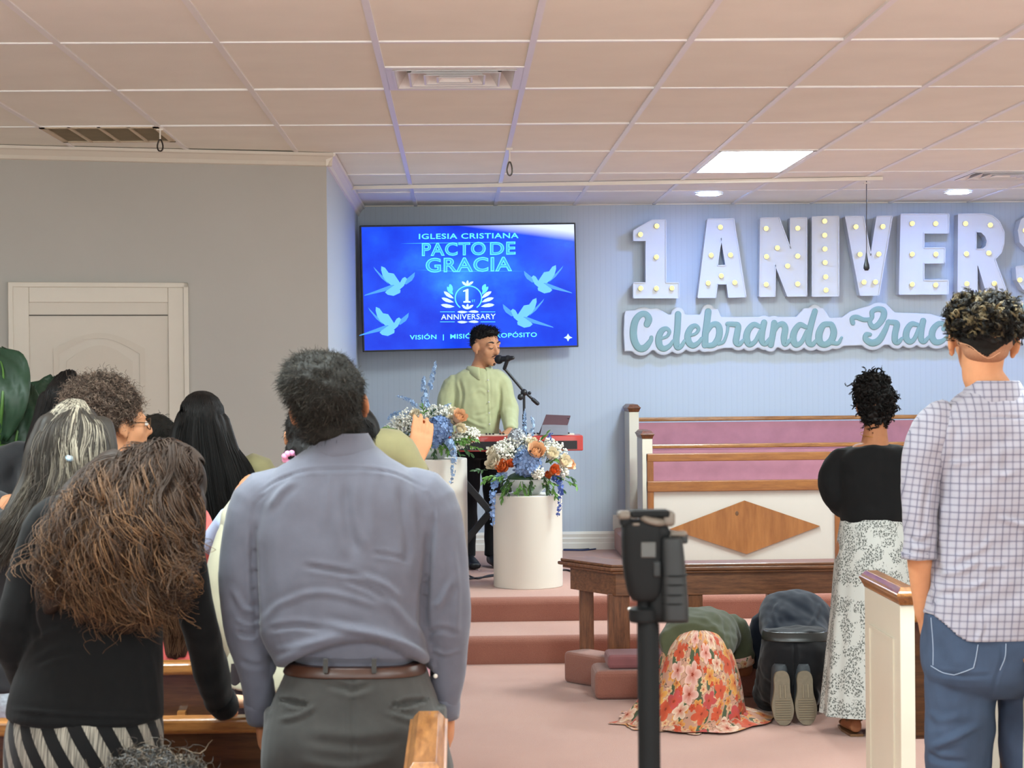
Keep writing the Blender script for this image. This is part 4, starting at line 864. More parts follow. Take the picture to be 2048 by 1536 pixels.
def body(fig, head, mat, parent, voxel=.008, feet=True, hands='LR', torso=None, legs=True, hs=1.0, neck_r=.056):
    J = fig.J; P = head_parts(head)
    P.append(tube([head.p(0, -.02, -.03), head.p(0, -.022, -.09), J['neck'], J['neck']-Vector((0, 0, .05))], [neck_r*head.s, neck_r*head.s*.96, neck_r*1.08, .07], 16, 3))
    P.append(loft(torso or fig.torso(0, 0, 1, .9, .8), 28, 3))
    for k, q in (('L', -1), ('R', 1)):
        inn = (J['sh'+k]+J['neck'])/2-Vector((0, 0, .05))
        P.append(tube([inn, J['sh'+k], (J['sh'+k]+J['el'+k])/2, J['el'+k], J['el'+k]*.65+J['wr'+k]*.35, J['wr'+k]], [.045, .047, .04, .034, .036, .026], 14, 3))
        if k in hands:
            d, n, t, kw = fig.hand.get(k, ((J['wr'+k]-J['el'+k]), -fig.r*q, fig.f, {})); P += hand_parts(J['wr'+k], d, n, t, hs, **kw)
        if legs:
            P.append(tube([J['hip'+k]+Vector((0, 0, .04)), J['hip'+k], (J['hip'+k]+J['kn'+k])/2, J['kn'+k], J['kn'+k]*.65+J['an'+k]*.35, J['an'+k]], [.08, .084, .07, .05, .052, .034], 16, 3))
            if feet: P += foot_parts(J['an'+k], fig.f)
    V, F = union(P, voxel, 3, .5); return mk('body', V, F, mat, parent, True)
def fold(V, N, lines):
    """traced creases: rows of pixel points, half width in pixels, depth in metres (positive stands proud)"""
    q = proj(V); d = np.zeros(len(V))
    face = np.clip(-N[:, 1]*2+.3, 0, 1)
    for pts, w_, amp in lines:
        P = spline(np.array(pts, float), 4); best = np.full(len(V), 1e9); side = np.zeros(len(V)); tt = np.zeros(len(V))
        for i in range(len(P)-1):
            a, b = P[i], P[i+1]; ab = b-a; L2 = ab @ ab+1e-9; t = np.clip(((q-a) @ ab)/L2, 0, 1); c = q-a-t[:, None]*ab; dist = np.hypot(c[:, 0], c[:, 1])
            m = dist < best; best[m] = dist[m]; side[m] = np.sign(ab[0]*c[m, 1]-ab[1]*c[m, 0]); tt[m] = (i+t[m])/(len(P)-1)
        taper = np.clip(np.minimum(tt, 1-tt)*5+.15, 0, 1)
        d += amp*taper*(np.exp(-(best/w_)**2)-.45*np.exp(-((best-1.9*w_)/(1.1*w_))**2))
    return d*face
def garment(name, parts, mat, parent, voxel=.007, smooth=3, wob=(), lines=(), extra=None, label=None, attr=None):
    V, F = union(parts, voxel, smooth, .5); N = vnormals(V, F); d = np.zeros(len(V))
    for w_, amp in wob: d += amp*w_(V)
    if lines: d += fold(V, N, lines)
    if extra is not None: d += extra(V, N)
    V = V+N*d[:, None]
    return mk(name, V, F, mat, parent, True, attr=attr(V) if attr else None, label=label)
def strand_arrays(paths, r0, tip=.35, tint=None):
    P = np.asarray(paths, float); N, K, _ = P.shape; T = np.gradient(P, axis=1); T /= np.linalg.norm(T, axis=2, keepdims=True)+1e-9
    A = np.cross(T, np.array((.31, .23, .92))); A /= np.linalg.norm(A, axis=2, keepdims=True)+1e-9; B = np.cross(T, A)
    r = (np.asarray(r0).reshape(-1, 1) if not np.isscalar(r0) else r0)*np.linspace(1, tip, K)[None]*np.ones((N, 1)); ring = []
    for k in range(3): a = 2*PI*k/3; ring.append(P+r[..., None]*(math.cos(a)*A+math.sin(a)*B))
    V = np.stack(ring, 2).reshape(-1, 3); b = (np.arange(N)[:, None]*K+np.arange(K-1)[None]).ravel()*3; F = []
    for k in range(3): k2 = (k+1) % 3; F.append(np.stack([b+k, b+k2, b+3+k2, b+3+k], 1))
    tn = np.full((N, K), .3) if tint is None else (tint if tint.ndim == 2 else np.repeat(tint[:, None], K, 1))
    return V, np.vstack(F), np.repeat(tn.reshape(-1), 3)
def hair_obj(name, mat, parent, shell=None, strands=()):
    Vs, Fs, Ts, k = [], [], [], 0
    if shell is not None: V, F = shell; Vs.append(np.asarray(V)); Fs += [list(f) for f in F]; Ts.append(np.full(len(V), .12)); k = len(V)
    for V, F, T in strands: Vs.append(V); Fs += (F+k).tolist(); Ts.append(T); k += len(V)
    return mk(name, np.vstack(Vs), Fs, mat, parent, True, attr={'tint': np.concatenate(Ts)})
def on_surface(V, F, count, keep=None, seed=3):
    r = np.random.default_rng(seed); q = np.array([f[:4] if len(f) >= 4 else (f[0], f[1], f[2], f[2]) for f in F]); A, B, C = V[q[:, 0]], V[q[:, 1]], V[q[:, 2]]
    n = np.cross(B-A, C-A); ar = np.linalg.norm(n, axis=1); c = (A+C)/2; n /= ar[:, None]+1e-12
    if keep is not None: ar = ar*keep(c)
    i = r.choice(len(q), count, p=ar/ar.sum()); u = r.random((count, 1)); P = A[i]*(1-u)+C[i]*u; return P, n[i], r
def short_hair(parent, mat, h, shells, count=1500, length=.022, flow=(0, -.3, -.6), curl=0, turns=1.5, r=.0011, bump=.004, K=6, seed=3, tmax=.6, scale=38, keep=None, lock=1):
    V, F = union([h.e(c, rr, 26) for c, rr in shells], .007, 3); N = vnormals(V, F); V = V+N*(bump*Wob(scale, seed)(V)+bump*.5*Wob(scale*2.2, seed+1)(V))[:, None]
    P, n, rg = on_surface(V, F, count//lock, keep, seed); count = len(P)*lock; P, n = np.repeat(P, lock, 0), np.repeat(n, lock, 0); fl = np.array(h.R @ Vector(flow)); t = np.linspace(0, 1, K); L = length*np.repeat(rg.uniform(.5, 1.25, count//lock), lock)
    if np.abs((n*(P-V.mean(0))).sum(1)).mean() > 0 and ((n*(P-V.mean(0))).sum(1)).mean() < 0: n = -n
    n = n+.35*np.repeat(rg.normal(size=(count//lock, 3)), lock, 0)
    if lock > 1: P = P+rg.normal(size=(count, 3))*.0018
    path = P[:, None]-n[:, None]*.003+L[:, None, None]*(n[:, None]*t[None, :, None]*.8+(fl+.25*np.repeat(rg.normal(size=(count//lock, 3)), lock, 0))[:, None]*(t**1.6)[None, :, None])
    if curl:
        ph = np.repeat(rg.uniform(0, 6.28, count//lock), lock)+rg.normal(size=count)*.15; w_ = turns*2*PI*t[None]+ph[:, None]; a = np.cross(n, (.3, .5, .8)); a /= np.linalg.norm(a, axis=1)[:, None]; b = np.cross(n, a); b /= np.linalg.norm(b, axis=1)[:, None]
        path = path+curl*(np.cos(w_)-np.cos(ph)[:, None])[..., None]*a[:, None]+curl*(np.sin(w_)-np.sin(ph)[:, None])[..., None]*b[:, None]
    return hair_obj('hair', mat, parent, (V, F), [strand_arrays(path, r*rg.uniform(.7, 1.3, count), .4, np.repeat(rg.random(count//lock), lock)**1.5*tmax)])
def long_strands(guides, count, r=.0014, jit=.012, wave=.0, freq=2, curl=0, turns=4, K=20, seed=5, tint=lambda t, u: .2*u, y_jit=.02, lenvar=.15, tip=.3, locks=90, head=None):
    """hair interpolated between guide rows of (pixel x, pixel y, distance), gathered into locks"""
    G = np.array([spline([tuple(p) if isinstance(p, Vector) else tuple(at(*p)) for p in g], 6)[np.linspace(0, (len(g)-1)*6, K).round().astype(int)] for g in guides]); rg = np.random.default_rng(seed); n = len(G)
    k = rg.integers(0, locks, count); lu, lo_, lp, ll, lt = rg.random(locks), rg.normal(size=(locks, 3)), rg.uniform(0, 6.28, (locks, 3)), rg.random(locks), rg.random(locks)
    u = np.clip(lu[k]+rg.normal(size=count)*.35/locks**.6, 0, 1)*(n-1.001); i = u.astype(int); f = (u-i)[:, None, None]; P = G[i]*(1-f)+G[i+1]*f; t = np.linspace(0, 1, K)[None]
    ln = 1-lenvar*(.75*ll[k]+.25*rg.random(count))[:, None]; ti = t*ln*(K-1); lo = np.minimum(ti.astype(int), K-2); fr = (ti-lo)[..., None]; rows = np.arange(count)[:, None]; P = P[rows, lo]*(1-fr)+P[rows, lo+1]*fr
    off = (.85*lo_[k]+.4*rg.normal(size=(count, 3)))*jit; off[:, 1] = (.85*lo_[k, 1]+.4*rg.normal(size=count))*y_jit; P = P+off[:, None]*(t*.9+.1)[..., None]
    ph = lp[k]+rg.normal(size=(count, 3))*.35; fq = freq*(.7+.7*lt[k])[:, None]
    for ax in range(3): P[..., ax] += wave*np.sin(fq*2*PI*t+ph[:, ax:ax+1])*t*(.5 if ax == 2 else 1)
    if curl:
        w_ = turns*2*PI*t*(.7+.6*ll[k])[:, None]+ph[:, :1]; am = curl*np.clip(t*2.2-.15, 0, 1)*(.4+1.0*lt[k]+.15*rg.random(count))[:, None]; P[..., 0] += am*np.cos(w_); P[..., 1] += am*np.sin(w_); P[..., 2] += am*.35*np.cos(w_*1.1+1)
    P[..., 1] -= .012*np.clip(t*6, 0, 1)
    if head is not None:            # keep the strands outside the head
        M = np.array(head.R); q = (P-np.array(head.p(0, -.012, .03))) @ M/(np.array((.088, .107, .093))*head.s); d = np.linalg.norm(q, axis=2, keepdims=True); q = np.where(d < 1, q/(d+1e-6)*(1+.035*rg.random((count, 1, 1))), q); P = (q*(np.array((.088, .107, .093))*head.s)) @ M.T+np.array(head.p(0, -.012, .03))
    return strand_arrays(P, r*rg.uniform(.6, 1.4, count), tip, np.clip(tint(t*np.ones((count, 1)), (.7*lt[k]+.3*rg.random(count))[:, None])*np.ones((count, K)), 0, 1))
def sheet(rows, n=120, sub=4, pleats=(), seed=0, th=.004):
    """hanging cloth ring open at the hem; rows: (centre, half width, half depth); seam at the far side. Returns verts, faces, metric uv"""
    R = spline([list(c)+[a, b] for c, a, b in rows], sub); th_ = PI/2+np.arange(n+1)*2*PI/n; V = []; UV = []; vv = 0; rg = np.random.default_rng(seed)
    for i, (x, y, z, a, b) in enumerate(R):
        s = i/(len(R)-1); k = np.ones(n+1)
        for m, amp, ph in pleats: k += amp*(s**1.2)*np.cos(m*th_+ph+.6*math.sin(3*s+m))
        if i: vv += float(np.linalg.norm(R[i, :3]-R[i-1, :3]))
        X = np.stack([x+a*k*np.cos(th_), y+b*k*np.sin(th_), np.full(n+1, z)], 1); V.append(X); UV.append(np.stack([(th_-PI*1.5)*(R[:, 3].mean()*.6+R[:, 4].mean()*.4+.3*a), np.full(n+1, -vv)], 1))
    m = n+1; F = [(i*m+j, i*m+j+1, (i+1)*m+j+1, (i+1)*m+j) for i in range(len(R)-1) for j in range(n)]
    return np.vstack(V), F, np.vstack(UV)
def rowpx(rows, Y, hd=None, p=2.5):
    """silhouette rows (pixel y, left x, right x, half depth[, distance]) -> loft sections"""
    S = []
    for r in rows:
        py, a, b, d = r[:4]; y = r[4] if len(r) > 4 else Y; A, B = at(a, py, y), at(b, py, y); S.append(((A+B)/2, (B-A)/2*1.0, Vector((0, d, 0)), p))
    return S
def limb(pts, radii, n=16, sub=4, flat=True): return tube(pts, radii, n, sub, cap=not flat)
def crown(h, g, ahead=.03, hz=.122):
    c = h.p(0, ahead, hz); n = len(g); return [[c*.72+at(*q[0])*.28+h.R @ Vector(((i/(n-1)-.5)*.035, 0, 0))]+q for i, q in enumerate(g)]
def hair_shell(h, rr, guides, radii, voxel=.009, k0=1):
    guides = [[q for q in g if not isinstance(q, Vector)] for g in guides]; tb = [tube([at(q[0], q[1], q[2]+r*1.0) for q, r in zip(g[k0:], radii)], radii[:len(g)-k0], 10, 3) for g in guides]
    return union([h.e((0, -.012, .03), rr, 24)]+tb, voxel, 4)
def smooth01(x): x = np.clip(x, 0, 1); return x*x*(3-2*x)
def person(label, x, y, group=None, z=0): return thing('person', label, 'person', (x, y, z), group)
def ring_band(name, rows, mat, parent, n=40, p=2.5): V, F = loft(rows, n, 2); return mk(name, V, F, mat, parent, True)
def shoes(fig, mat, parent, f=None):
    for k in 'LR': 
        V, F = union(foot_parts(fig.J['an'+k]+Vector((0, 0, .0)), fig.f), .006, 2); N = vnormals(V, F); V = V+N*.008; V[:, 2] = np.maximum(V[:, 2], fig.o.z+.002); mk('shoe', V, F, mat, parent, True)
def trousers_parts(fig, infl=.014, zt=.575):
    J = fig.J; P = [loft(fig.torso(infl, .45, zt), 28, 3)]
    for k in 'LR': P.append(limb([J['hip'+k]+Vector((0, 0, .03)), J['hip'+k]-Vector((0, 0, .06)), (J['hip'+k]+J['kn'+k])/2, J['kn'+k], (J['kn'+k]+J['an'+k])/2, J['an'+k]+Vector((0, 0, .0))], [.09, .094, .084, .068, .062, .056]))
    return P
def top_parts(fig, infl=.016, z0=.5, sleeve=1.0, kw=1.0, r=(.062, .066, .056, .047, .036)):
    J = fig.J; P = [loft(fig.torso(infl, z0, .83, kw), 28, 3)]
    for k in 'LR':
        inn = (J['sh'+k]+J['neck'])/2-Vector((0, 0, .06)); e = J['el'+k]+(J['wr'+k]-J['el'+k])*max(0, sleeve*2-1) if sleeve > .5 else J['sh'+k]+(J['el'+k]-J['sh'+k])*sleeve*2
        pts = [inn, J['sh'+k], (J['sh'+k]+J['el'+k])/2] + ([J['el'+k], e] if sleeve > .55 else [e]); P.append(limb(pts, list(r[:len(pts)-1])+[r[len(pts)-1]]))
    return P
# ---------------------------------------------------------------- the man in the blue-grey shirt
Y = 4.45
m_shirt = cloth('blue_grey_oxford', '5a5b66', .8, .05, 30, 700, .1); m_slack = cloth('charcoal_slacks', '3f3e3c', .85, .06, 40, 600, .1); m_belt = plain('brown_belt', '3d2318', .35, spec=.5); m_btn = plain('shirt_button', 'cbc6bc', .35)
pb = at(690, 1536, Y); man = person('man seen from behind in a blue-grey shirt, charcoal slacks and brown belt, head tilted back', pb.x, Y)
F1 = Fig(pb.x, Y, 1.72, 0, 0); J = F1.J
J['shL'], J['elL'], J['wrL'] = at(528, 990, Y), at(480, 1215, Y), at(525, 1418, Y+.08); J['shR'], J['elR'], J['wrR'] = at(850, 990, Y), at(893, 1215, Y), at(893, 1415, Y+.06); J['neck'] = at(688, 905, Y)
for k, x in (('L', 618), ('R', 805)): q = at(x, 1500, Y); J['hip'+k] = Vector((q.x, Y, .88)); J['kn'+k] = Vector((q.x*1.0, Y+.01, .48)); J['an'+k] = Vector((q.x, Y-.02, .08))
F1.hand['L'] = (at(525, 1470, Y+.1)-J['wrL'], Vector((1, .2, 0)), Vector((.2, 1, 0)), {}); F1.hand['R'] = (at(895, 1470, Y+.08)-J['wrR'], Vector((-1, .2, 0)), Vector((-.2, 1, 0)), {})
h1 = Head(at(658, 812, Y+.02), -4, 20, -9, 1.0)
tor = [(880, 655, 722, .05), (920, 615, 765, .07), (960, 560, 820, .085), (1020, 535, 838, .1), (1200, 540, 826, .085), (1330, 602, 822, .07), (1420, 570, 850, .1), (1500, 560, 870, .11)]
body(F1, h1, S_MID, man, .006, torso=rowpx(tor, Y))
SH = [(890, 628, 742, .07), (915, 590, 775, .085), (945, 540, 828, .098), (985, 512, 858, .11), (1040, 505, 866, .118), (1120, 508, 860, .126), (1200, 513, 850, .13), (1260, 520, 852, .132), (1305, 542, 858, .133), (1322, 562, 850, .12), (1334, 582, 840, .112), (1346, 590, 835, .108)]
sl = limb([at(640, 1000, Y), at(530, 993, Y), at(490, 1090, Y-.01), at(481, 1215, Y), at(508, 1330, Y+.03), at(525, 1432, Y+.075)], [.045, .066, .056, .05, .044, .036], 20)
sr = limb([at(740, 1000, Y), at(848, 993, Y), at(884, 1090, Y-.01), at(893, 1215, Y), at(893, 1330, Y+.03), at(888, 1428, Y+.055)], [.045, .068, .06, .058, .047, .034], 20)
def hem(V, N):
    q = proj(V); dx = q[:, 0]-728; c = 1279+np.where(dx < 0, 59*(np.abs(dx)/168)**1.9, 56*(np.abs(dx)/127)**1.9); mask = (np.abs(q[:, 0]-705) < 165)*(N[:, 1] < .3)
    return -.022*smooth01((q[:, 1]-c)/9)*mask*smooth01((1360-q[:, 1])/20)+.010*np.exp(-((q[:, 1]-c+14)/14)**2)*mask
CR_ = [([(690, 965), (692, 1020), (702, 1070), (716, 1110)], 10, -.007), ([(800, 965), (806, 1030), (816, 1085), (812, 1130)], 9, -.006), ([(592, 960), (560, 985), (540, 1015)], 7, .005), ([(660, 945), (655, 985), (648, 1060)], 8, .003), ([(745, 945), (742, 1010), (748, 1080)], 9, .003), ([(505, 1050), (508, 1140), (515, 1260)], 6, -.008), ([(862, 1040), (855, 1120), (846, 1220), (850, 1270)], 7, -.008),
 ([(608, 1132), (660, 1140), (720, 1152)], 5, -.004), ([(720, 1150), (770, 1170), (805, 1200)], 6, .004), ([(690, 1160), (730, 1175), (775, 1200)], 5, -.004), ([(745, 1106), (785, 1112), (820, 1122)], 4, -.003), ([(575, 1195), (640, 1185), (700, 1195), (760, 1215)], 6, .003), ([(540, 1258), (590, 1252), (640, 1258)], 5, -.005), ([(640, 1246), (720, 1262), (800, 1285), (845, 1310)], 7, .006), ([(780, 1200), (810, 1240), (845, 1275)], 9, .006), ([(530, 1240), (555, 1210), (600, 1195)], 6, .003), ([(550, 1300), (600, 1290), (660, 1278)], 5, .003),
 ([(475, 1265), (492, 1270), (515, 1268)], 5, -.006), ([(465, 1180), (485, 1215), (510, 1225)], 6, .004), ([(470, 1240), (495, 1250), (520, 1246)], 4, .004), ([(868, 1215), (885, 1200), (905, 1160)], 7, .005), ([(855, 1270), (880, 1260), (920, 1270)], 5, -.004), ([(862, 1300), (890, 1310), (925, 1300)], 4, .003), ([(905, 1080), (915, 1180), (912, 1280)], 7, .004), ([(480, 1320), (500, 1330), (530, 1330)], 5, -.004),
 ([(505, 998), (545, 966), (600, 946), (650, 940), (730, 940), (790, 948), (850, 975)], 2.6, -.0035), ([(500, 1060), (510, 1010), (530, 985)], 3, -.003), ([(866, 1060), (868, 1020), (855, 985)], 3, -.003)]
so = garment('shirt', [loft(rowpx(SH, Y), 36, 4), sl, sr], m_shirt, man, .006, 3, [(Wob(4, 1, 8, (1, 1, 2.2)), .0035), (Wob(13, 2, 8, (1, 1, 1.5)), .0012)], CR_, hem)
V, F = loft(rowpx([(912, 600, 768, .082), (900, 612, 756, .082), (880, 628, 745, .075), (866, 640, 736, .07), (870, 640, 737, .066)], Y, p=2.2), 40, 4); mk('collar', V, F, m_shirt, so, True)
for c0, c1, r in ((at(519, 1398, Y+.062), at(526, 1438, Y+.08), .0395), (at(889, 1392, Y+.047), at(888, 1432, Y+.057), .0375)):
    mb = MB(); V, F = tube([c0, c0*.5+c1*.5, c1], [r, r*1.02, r*.98], 22, 2, cap=False); mb.add(V, F); mb.build('cuff', m_shirt, so, True)
for c in (at(505, 1412, Y+.032), at(871, 1352, Y-.008)):
    mb = MB(); mb.ell(c, (.0055, .003, .0055), 12); mb.build('button', m_btn, so, True)
TR = [(1326, 577, 846, .117), (1345, 568, 852, .127), (1400, 546, 872, .132), (1450, 530, 890, .14), (1500, 525, 900, .14), (1540, 522, 906, .132), (1580, 524, 902, .12)]
legs = [limb([J['hip'+k]+Vector((0, 0, .02)), J['hip'+k]-Vector((0, 0, .1)), J['kn'+k], J['an'+k]-Vector((0, 0, .03))], [.105, .104, .082, .066], 20) for k in 'LR']
def slit(V, N):
    q = proj(V); d = np.zeros(len(V))
    for x0, x1, y0, y1 in ((553, 622, 1397, 1409), (778, 862, 1411, 1396)):
        t = (q[:, 0]-x0)/(x1-x0); yc = y0+(y1-y0)*t+3*np.sin(PI*np.clip(t, 0, 1)); hw = 6.5*np.sin(PI*np.clip(t, 0, 1))+.01; e = np.abs(q[:, 1]-yc)/hw; d += np.where((t > 0) & (t < 1) & (N[:, 1] < 0), -.012*np.exp(-e**4)+.003*np.exp(-((e-1.7)/.5)**2), 0)
    return d
garment('trousers', [loft(rowpx(TR, Y, p=2.6), 36, 4)]+legs, m_slack, man, .006, 2, [(Wob(4, 5), .003), (Wob(11, 6, 8, (1.6, 1, 1)), .001)], [([(706, 1345), (706, 1440), (706, 1540)], 4, -.004), ([(655, 1368), (690, 1376), (706, 1380), (745, 1368)], 6, -.006), ([(560, 1440), (600, 1430), (630, 1412)], 5, .005), ([(770, 1425), (820, 1440), (850, 1450)], 5, .004), ([(610, 1480), (720, 1490), (800, 1480)], 10, -.004), ([(600, 1520), (700, 1535), (790, 1515)], 10, .004)], slit)
bl = ring_band('belt', rowpx([(1341, 569, 851, .127), (1339, 567, 853, .131), (1322, 575, 848, .124), (1320, 577, 846, .12)], Y, p=2.6), m_belt, man, 60)
for x in (651, 748):
    c = at(x, 1332, Y-.129); mb = MB(); mb.obox(c, (.0055, 0, 0), (0, .004, 0), (0, 0, .017)); mb.build('belt_loop', m_slack, man, bevel=.002)
shoes(F1, m_blk, man)
short_hair(man, H_SALT, h1, [((0, -.022, .05), (.088, .102, .088)), ((0, -.05, -.02), (.073, .062, .075)), ((0, -.066, -.07), (.058, .036, .045)), ((-.02, -.02, .078), (.08, .09, .064))], 10000, .015, (-.25, -.1, -.3), r=.00065, bump=.003, tmax=1.0, scale=24, seed=4, keep=lambda c: np.where((c[:, 2] < h1.p(0, 0, -.055).z), .15, 1.0))

# ---------------------------------------------------------------- woman in the black sweater with long curls
Y = 4.35
m_blacksw = cloth('black_knit', '0c0c0d', .9, .15, 60, 900, .2, .05)
pb = at(175, 1536, Y-.05); wb = person('woman seen from behind in a black sweater with long brown curls, leaning on the pew', pb.x, Y-.05)
F2 = Fig(pb.x, Y-.05, 1.62); J = F2.J
J['shL'], J['elL'], J['wrL'] = at(105, 1050, Y), at(30, 1275, Y), at(75, 1390, Y+.22); J['shR'], J['elR'], J['wrR'] = at(346, 1030, Y+.05), at(392, 1235, Y+.1), at(443, 1402, Y+.345); J['neck'] = at(270, 985, Y+.06)
F2.hand['R'] = (Vector((.8, .5, -.12)), Vector((.1, .0, -1)), Vector((-.6, .8, 0)), dict(curl=.3)); F2.hand['L'] = (Vector((.8, .5, 0)), Vector((0, 0, -1)), Vector((-.3, 1, 0)), {})
h2 = Head(at(338, 988, Y+.12), 15, -38, 12, .95)
body(F2, h2, S_FAIR, wb, .006, torso=rowpx([(990, 215, 300, .05), (1030, 150, 325, .06, Y+.04), (1100, 110, 310, .07), (1250, 100, 302, .07), (1330, 85, 300, .08, Y-.03), (1420, 55, 300, .09, Y-.05), (1500, 60, 300, .1, Y-.05)], Y))
garment('sweater', [loft(rowpx([(985, 200, 315, .06, Y+.05), (1010, 130, 350, .085, Y+.04), (1060, 92, 345, .105), (1150, 72, 330, .115), (1250, 64, 324, .11), (1330, 42, 324, .115, Y-.02), (1390, 20, 324, .125, Y-.04), (1428, 14, 325, .13, Y-.05), (1436, 20, 322, .125, Y-.05)], Y), 36, 4),
 limb([at(160, 1040, Y+.03), at(105, 1050, Y), at(62, 1150, Y), at(32, 1270, Y-.02), at(48, 1340, Y+.09), at(75, 1390, Y+.2)], [.062, .06, .052, .046, .042, .034], 18), limb([at(300, 1025, Y+.05), at(346, 1035, Y+.05), at(370, 1130, Y+.07), at(393, 1235, Y+.1), at(419, 1330, Y+.215), at(441, 1402, Y+.33)], [.05, .055, .05, .047, .045, .039], 18)],
 m_blacksw, wb, .006, 3, [(Wob(5, 11), .003), (Wob(13, 12), .001)], [([(20, 1418), (120, 1428), (240, 1432), (322, 1436)], 4, .004), ([(60, 1300), (90, 1270), (140, 1255)], 8, .005), ([(70, 1330), (110, 1310), (160, 1300)], 6, -.004), ([(300, 1300), (310, 1380), (318, 1430)], 7, .004), ([(70, 1150), (66, 1230), (80, 1290)], 6, -.005), ([(335, 1060), (328, 1150), (326, 1260)], 6, -.006)])
V, F = tube([at(437, 1393, Y+.31), at(446, 1407, Y+.335), at(451, 1414, Y+.35)], [.038, .039, .037], 20, 2, cap=False); mk('ribbed_cuff', V, F, m_blacksw, wb, True)
def stripemat():
    t = NT('striped_knit'); t.set(.9, spec=.15, sheen=.2); tc = t.n('TexCoord'); sx = t.n('SeparateXYZ'); t.l(tc.outputs['UV'], sx.inputs[0])
    k = t.math('ADD', t.math('MULTIPLY', sx.outputs[0], .86), t.math('MULTIPLY', sx.outputs[1], .62)); f = t.math('FRACT', t.math('MULTIPLY', k, 1/.066)); s = t.math('LESS_THAN', f, .47)
    mp = t.n('Mapping'); t.l(tc.outputs['UV'], mp.inputs[0]); mp.inputs['Rotation'].default_value = (0, 0, .95); mp.inputs['Scale'].default_value = (260, 14, 1); n = t.noise(1, mp.outputs[0], 2)
    g = t.ramp(n, [(.35, '4d4a45'), (.65, 'a29b8e')]); t.color(t.mix(s, '121213', g)); t.bump(n, .15, .002); return t.m
q = lambda py: [at(170, py, Y-.06)]
rows = []
for py, a, b, d in ((1408, 30, 318, .12), (1450, 14, 326, .135), (1500, 10, 326, .14), (1600, 14, 322, .14), (1800, 30, 300, .14), (2000, 45, 285, .14)):
    A, B = at(a, py, Y-.05), at(b, py, Y-.05); rows.append(((A+B)/2, (B.x-A.x)/2, d))
V, F, UV = sheet(rows, 96, 4, ((5, .02, 1), (9, .012, 2))); o = mk('striped_skirt', V, F, stripemat(), wb, True, uv=UV)
shoes(F2, m_blk, wb)
g = [[(292, 905, Y+.06), (225, 930, Y+.0), (160, 990, Y-.08), (118, 1070, Y-.12), (95, 1125, Y-.13), (80, 1165, Y-.12)], [(300, 897, Y+.06), (240, 940, Y-.02), (180, 1020, Y-.1), (140, 1110, Y-.14), (125, 1170, Y-.14), (100, 1215, Y-.13)], [(315, 892, Y+.06), (265, 950, Y-.03), (215, 1040, Y-.12), (188, 1130, Y-.15), (175, 1195, Y-.14), (165, 1232, Y-.13)], [(330, 890, Y+.06), (292, 960, Y-.03), (255, 1050, Y-.12), (232, 1140, Y-.15), (220, 1215, Y-.14), (212, 1255, Y-.13)], [(346, 892, Y+.06), (322, 970, Y-.02), (298, 1060, Y-.1), (280, 1150, Y-.14), (268, 1220, Y-.14), (252, 1255, Y-.13)], [(362, 900, Y+.07), (348, 980, Y), (332, 1070, Y-.08), (315, 1150, Y-.12), (302, 1215, Y-.12), (292, 1245, Y-.12)], [(370, 915, Y+.08), (364, 990, Y+.0), (352, 1080, Y-.06), (335, 1150, Y-.09), (322, 1205, Y-.1), (312, 1235, Y-.1)], [(378, 930, Y+.1), (380, 1000, Y+.05), (374, 1070, Y-.01), (362, 1130, Y-.05), (352, 1180, Y-.05), (346, 1215, Y-.05)]]
sh = hair_shell(h2, (.084, .1, .088), g, [.04, .045, .045, .035, .02], .008)
tn = lambda t, u: np.clip(.15+.75*u*t+.5*(u > .75)*t+.1*u, 0, 1)
gc = crown(h2, g, .05)
hair_obj('hair', H_BROWN, wb, sh, [long_strands(gc, 3000, .0014, .016, .014, 1.8, .012, 5, 40, 21, tn, .03, .3, .35, locks=230, head=h2), long_strands(gc, 1500, .0013, .028, .022, 1.5, .018, 4.5, 40, 22, lambda t, u: np.clip(.15+.95*u*np.clip(t*1.6, 0, 1), 0, 1), .04, .3, .3, locks=150)])

# ---------------------------------------------------------------- young man in the checked shirt
Y = 5.15
def plaid(name):
    t = NT(name); t.set(.82, spec=.2, sheen=.15); a, b = t.n('Attribute', attribute_name='gu'), t.n('Attribute', attribute_name='gv')
    def line(s, per, w_, off=0): f = t.math('FRACT', t.math('ADD', t.math('MULTIPLY', s, 1/per), off)); return t.math('LESS_THAN', t.math('ABSOLUTE', t.math('SUBTRACT', f, .5)), w_)
    u, v = a.outputs['Fac'], b.outputs['Fac']
    soft = t.math('ADD', line(u, .0195, .2), line(v, .0195, .2)); thin = t.math('MAXIMUM', line(u, .0195, .042), line(v, .0195, .042)); alt = t.math('MAXIMUM', line(u, .039, .03, .25), line(v, .039, .03, .25))
    c = t.mix(t.math('MULTIPLY', soft, .26), '9c9aa4', '6f6a7c'); c = t.mix(t.math('MULTIPLY', alt, .35), c, '5c5a70'); c = t.mix(t.math('MULTIPLY', thin, .62), c, '45485c'); t.color(c); t.bump(t.noise(300, t.co(), 2), .1, .003); return t.m
m_plaid = plaid('checked_cotton'); m_jean = plain('blue_denim', '3a475c', .85, spec=.2, var=.2, vs=9, bs=500, bstr=.2); m_seam = plain('denim_seam', '8895a8', .8)
pb = at(1990, 1536, Y); ym = person('young man seen from behind in a checked shirt and blue jeans, shaved neckline', pb.x, Y)
F3 = Fig(pb.x, Y, 1.83); J = F3.J
J['shL'], J['elL'], J['wrL'] = at(1868, 868, Y), at(1838, 1080, Y-.01), at(1848, 1228, Y+.05); J['shR'], J['elR'], J['wrR'] = at(2118, 868, Y), at(2150, 1080, Y-.01), at(2142, 1228, Y+.05); J['neck'] = at(1986, 790, Y)
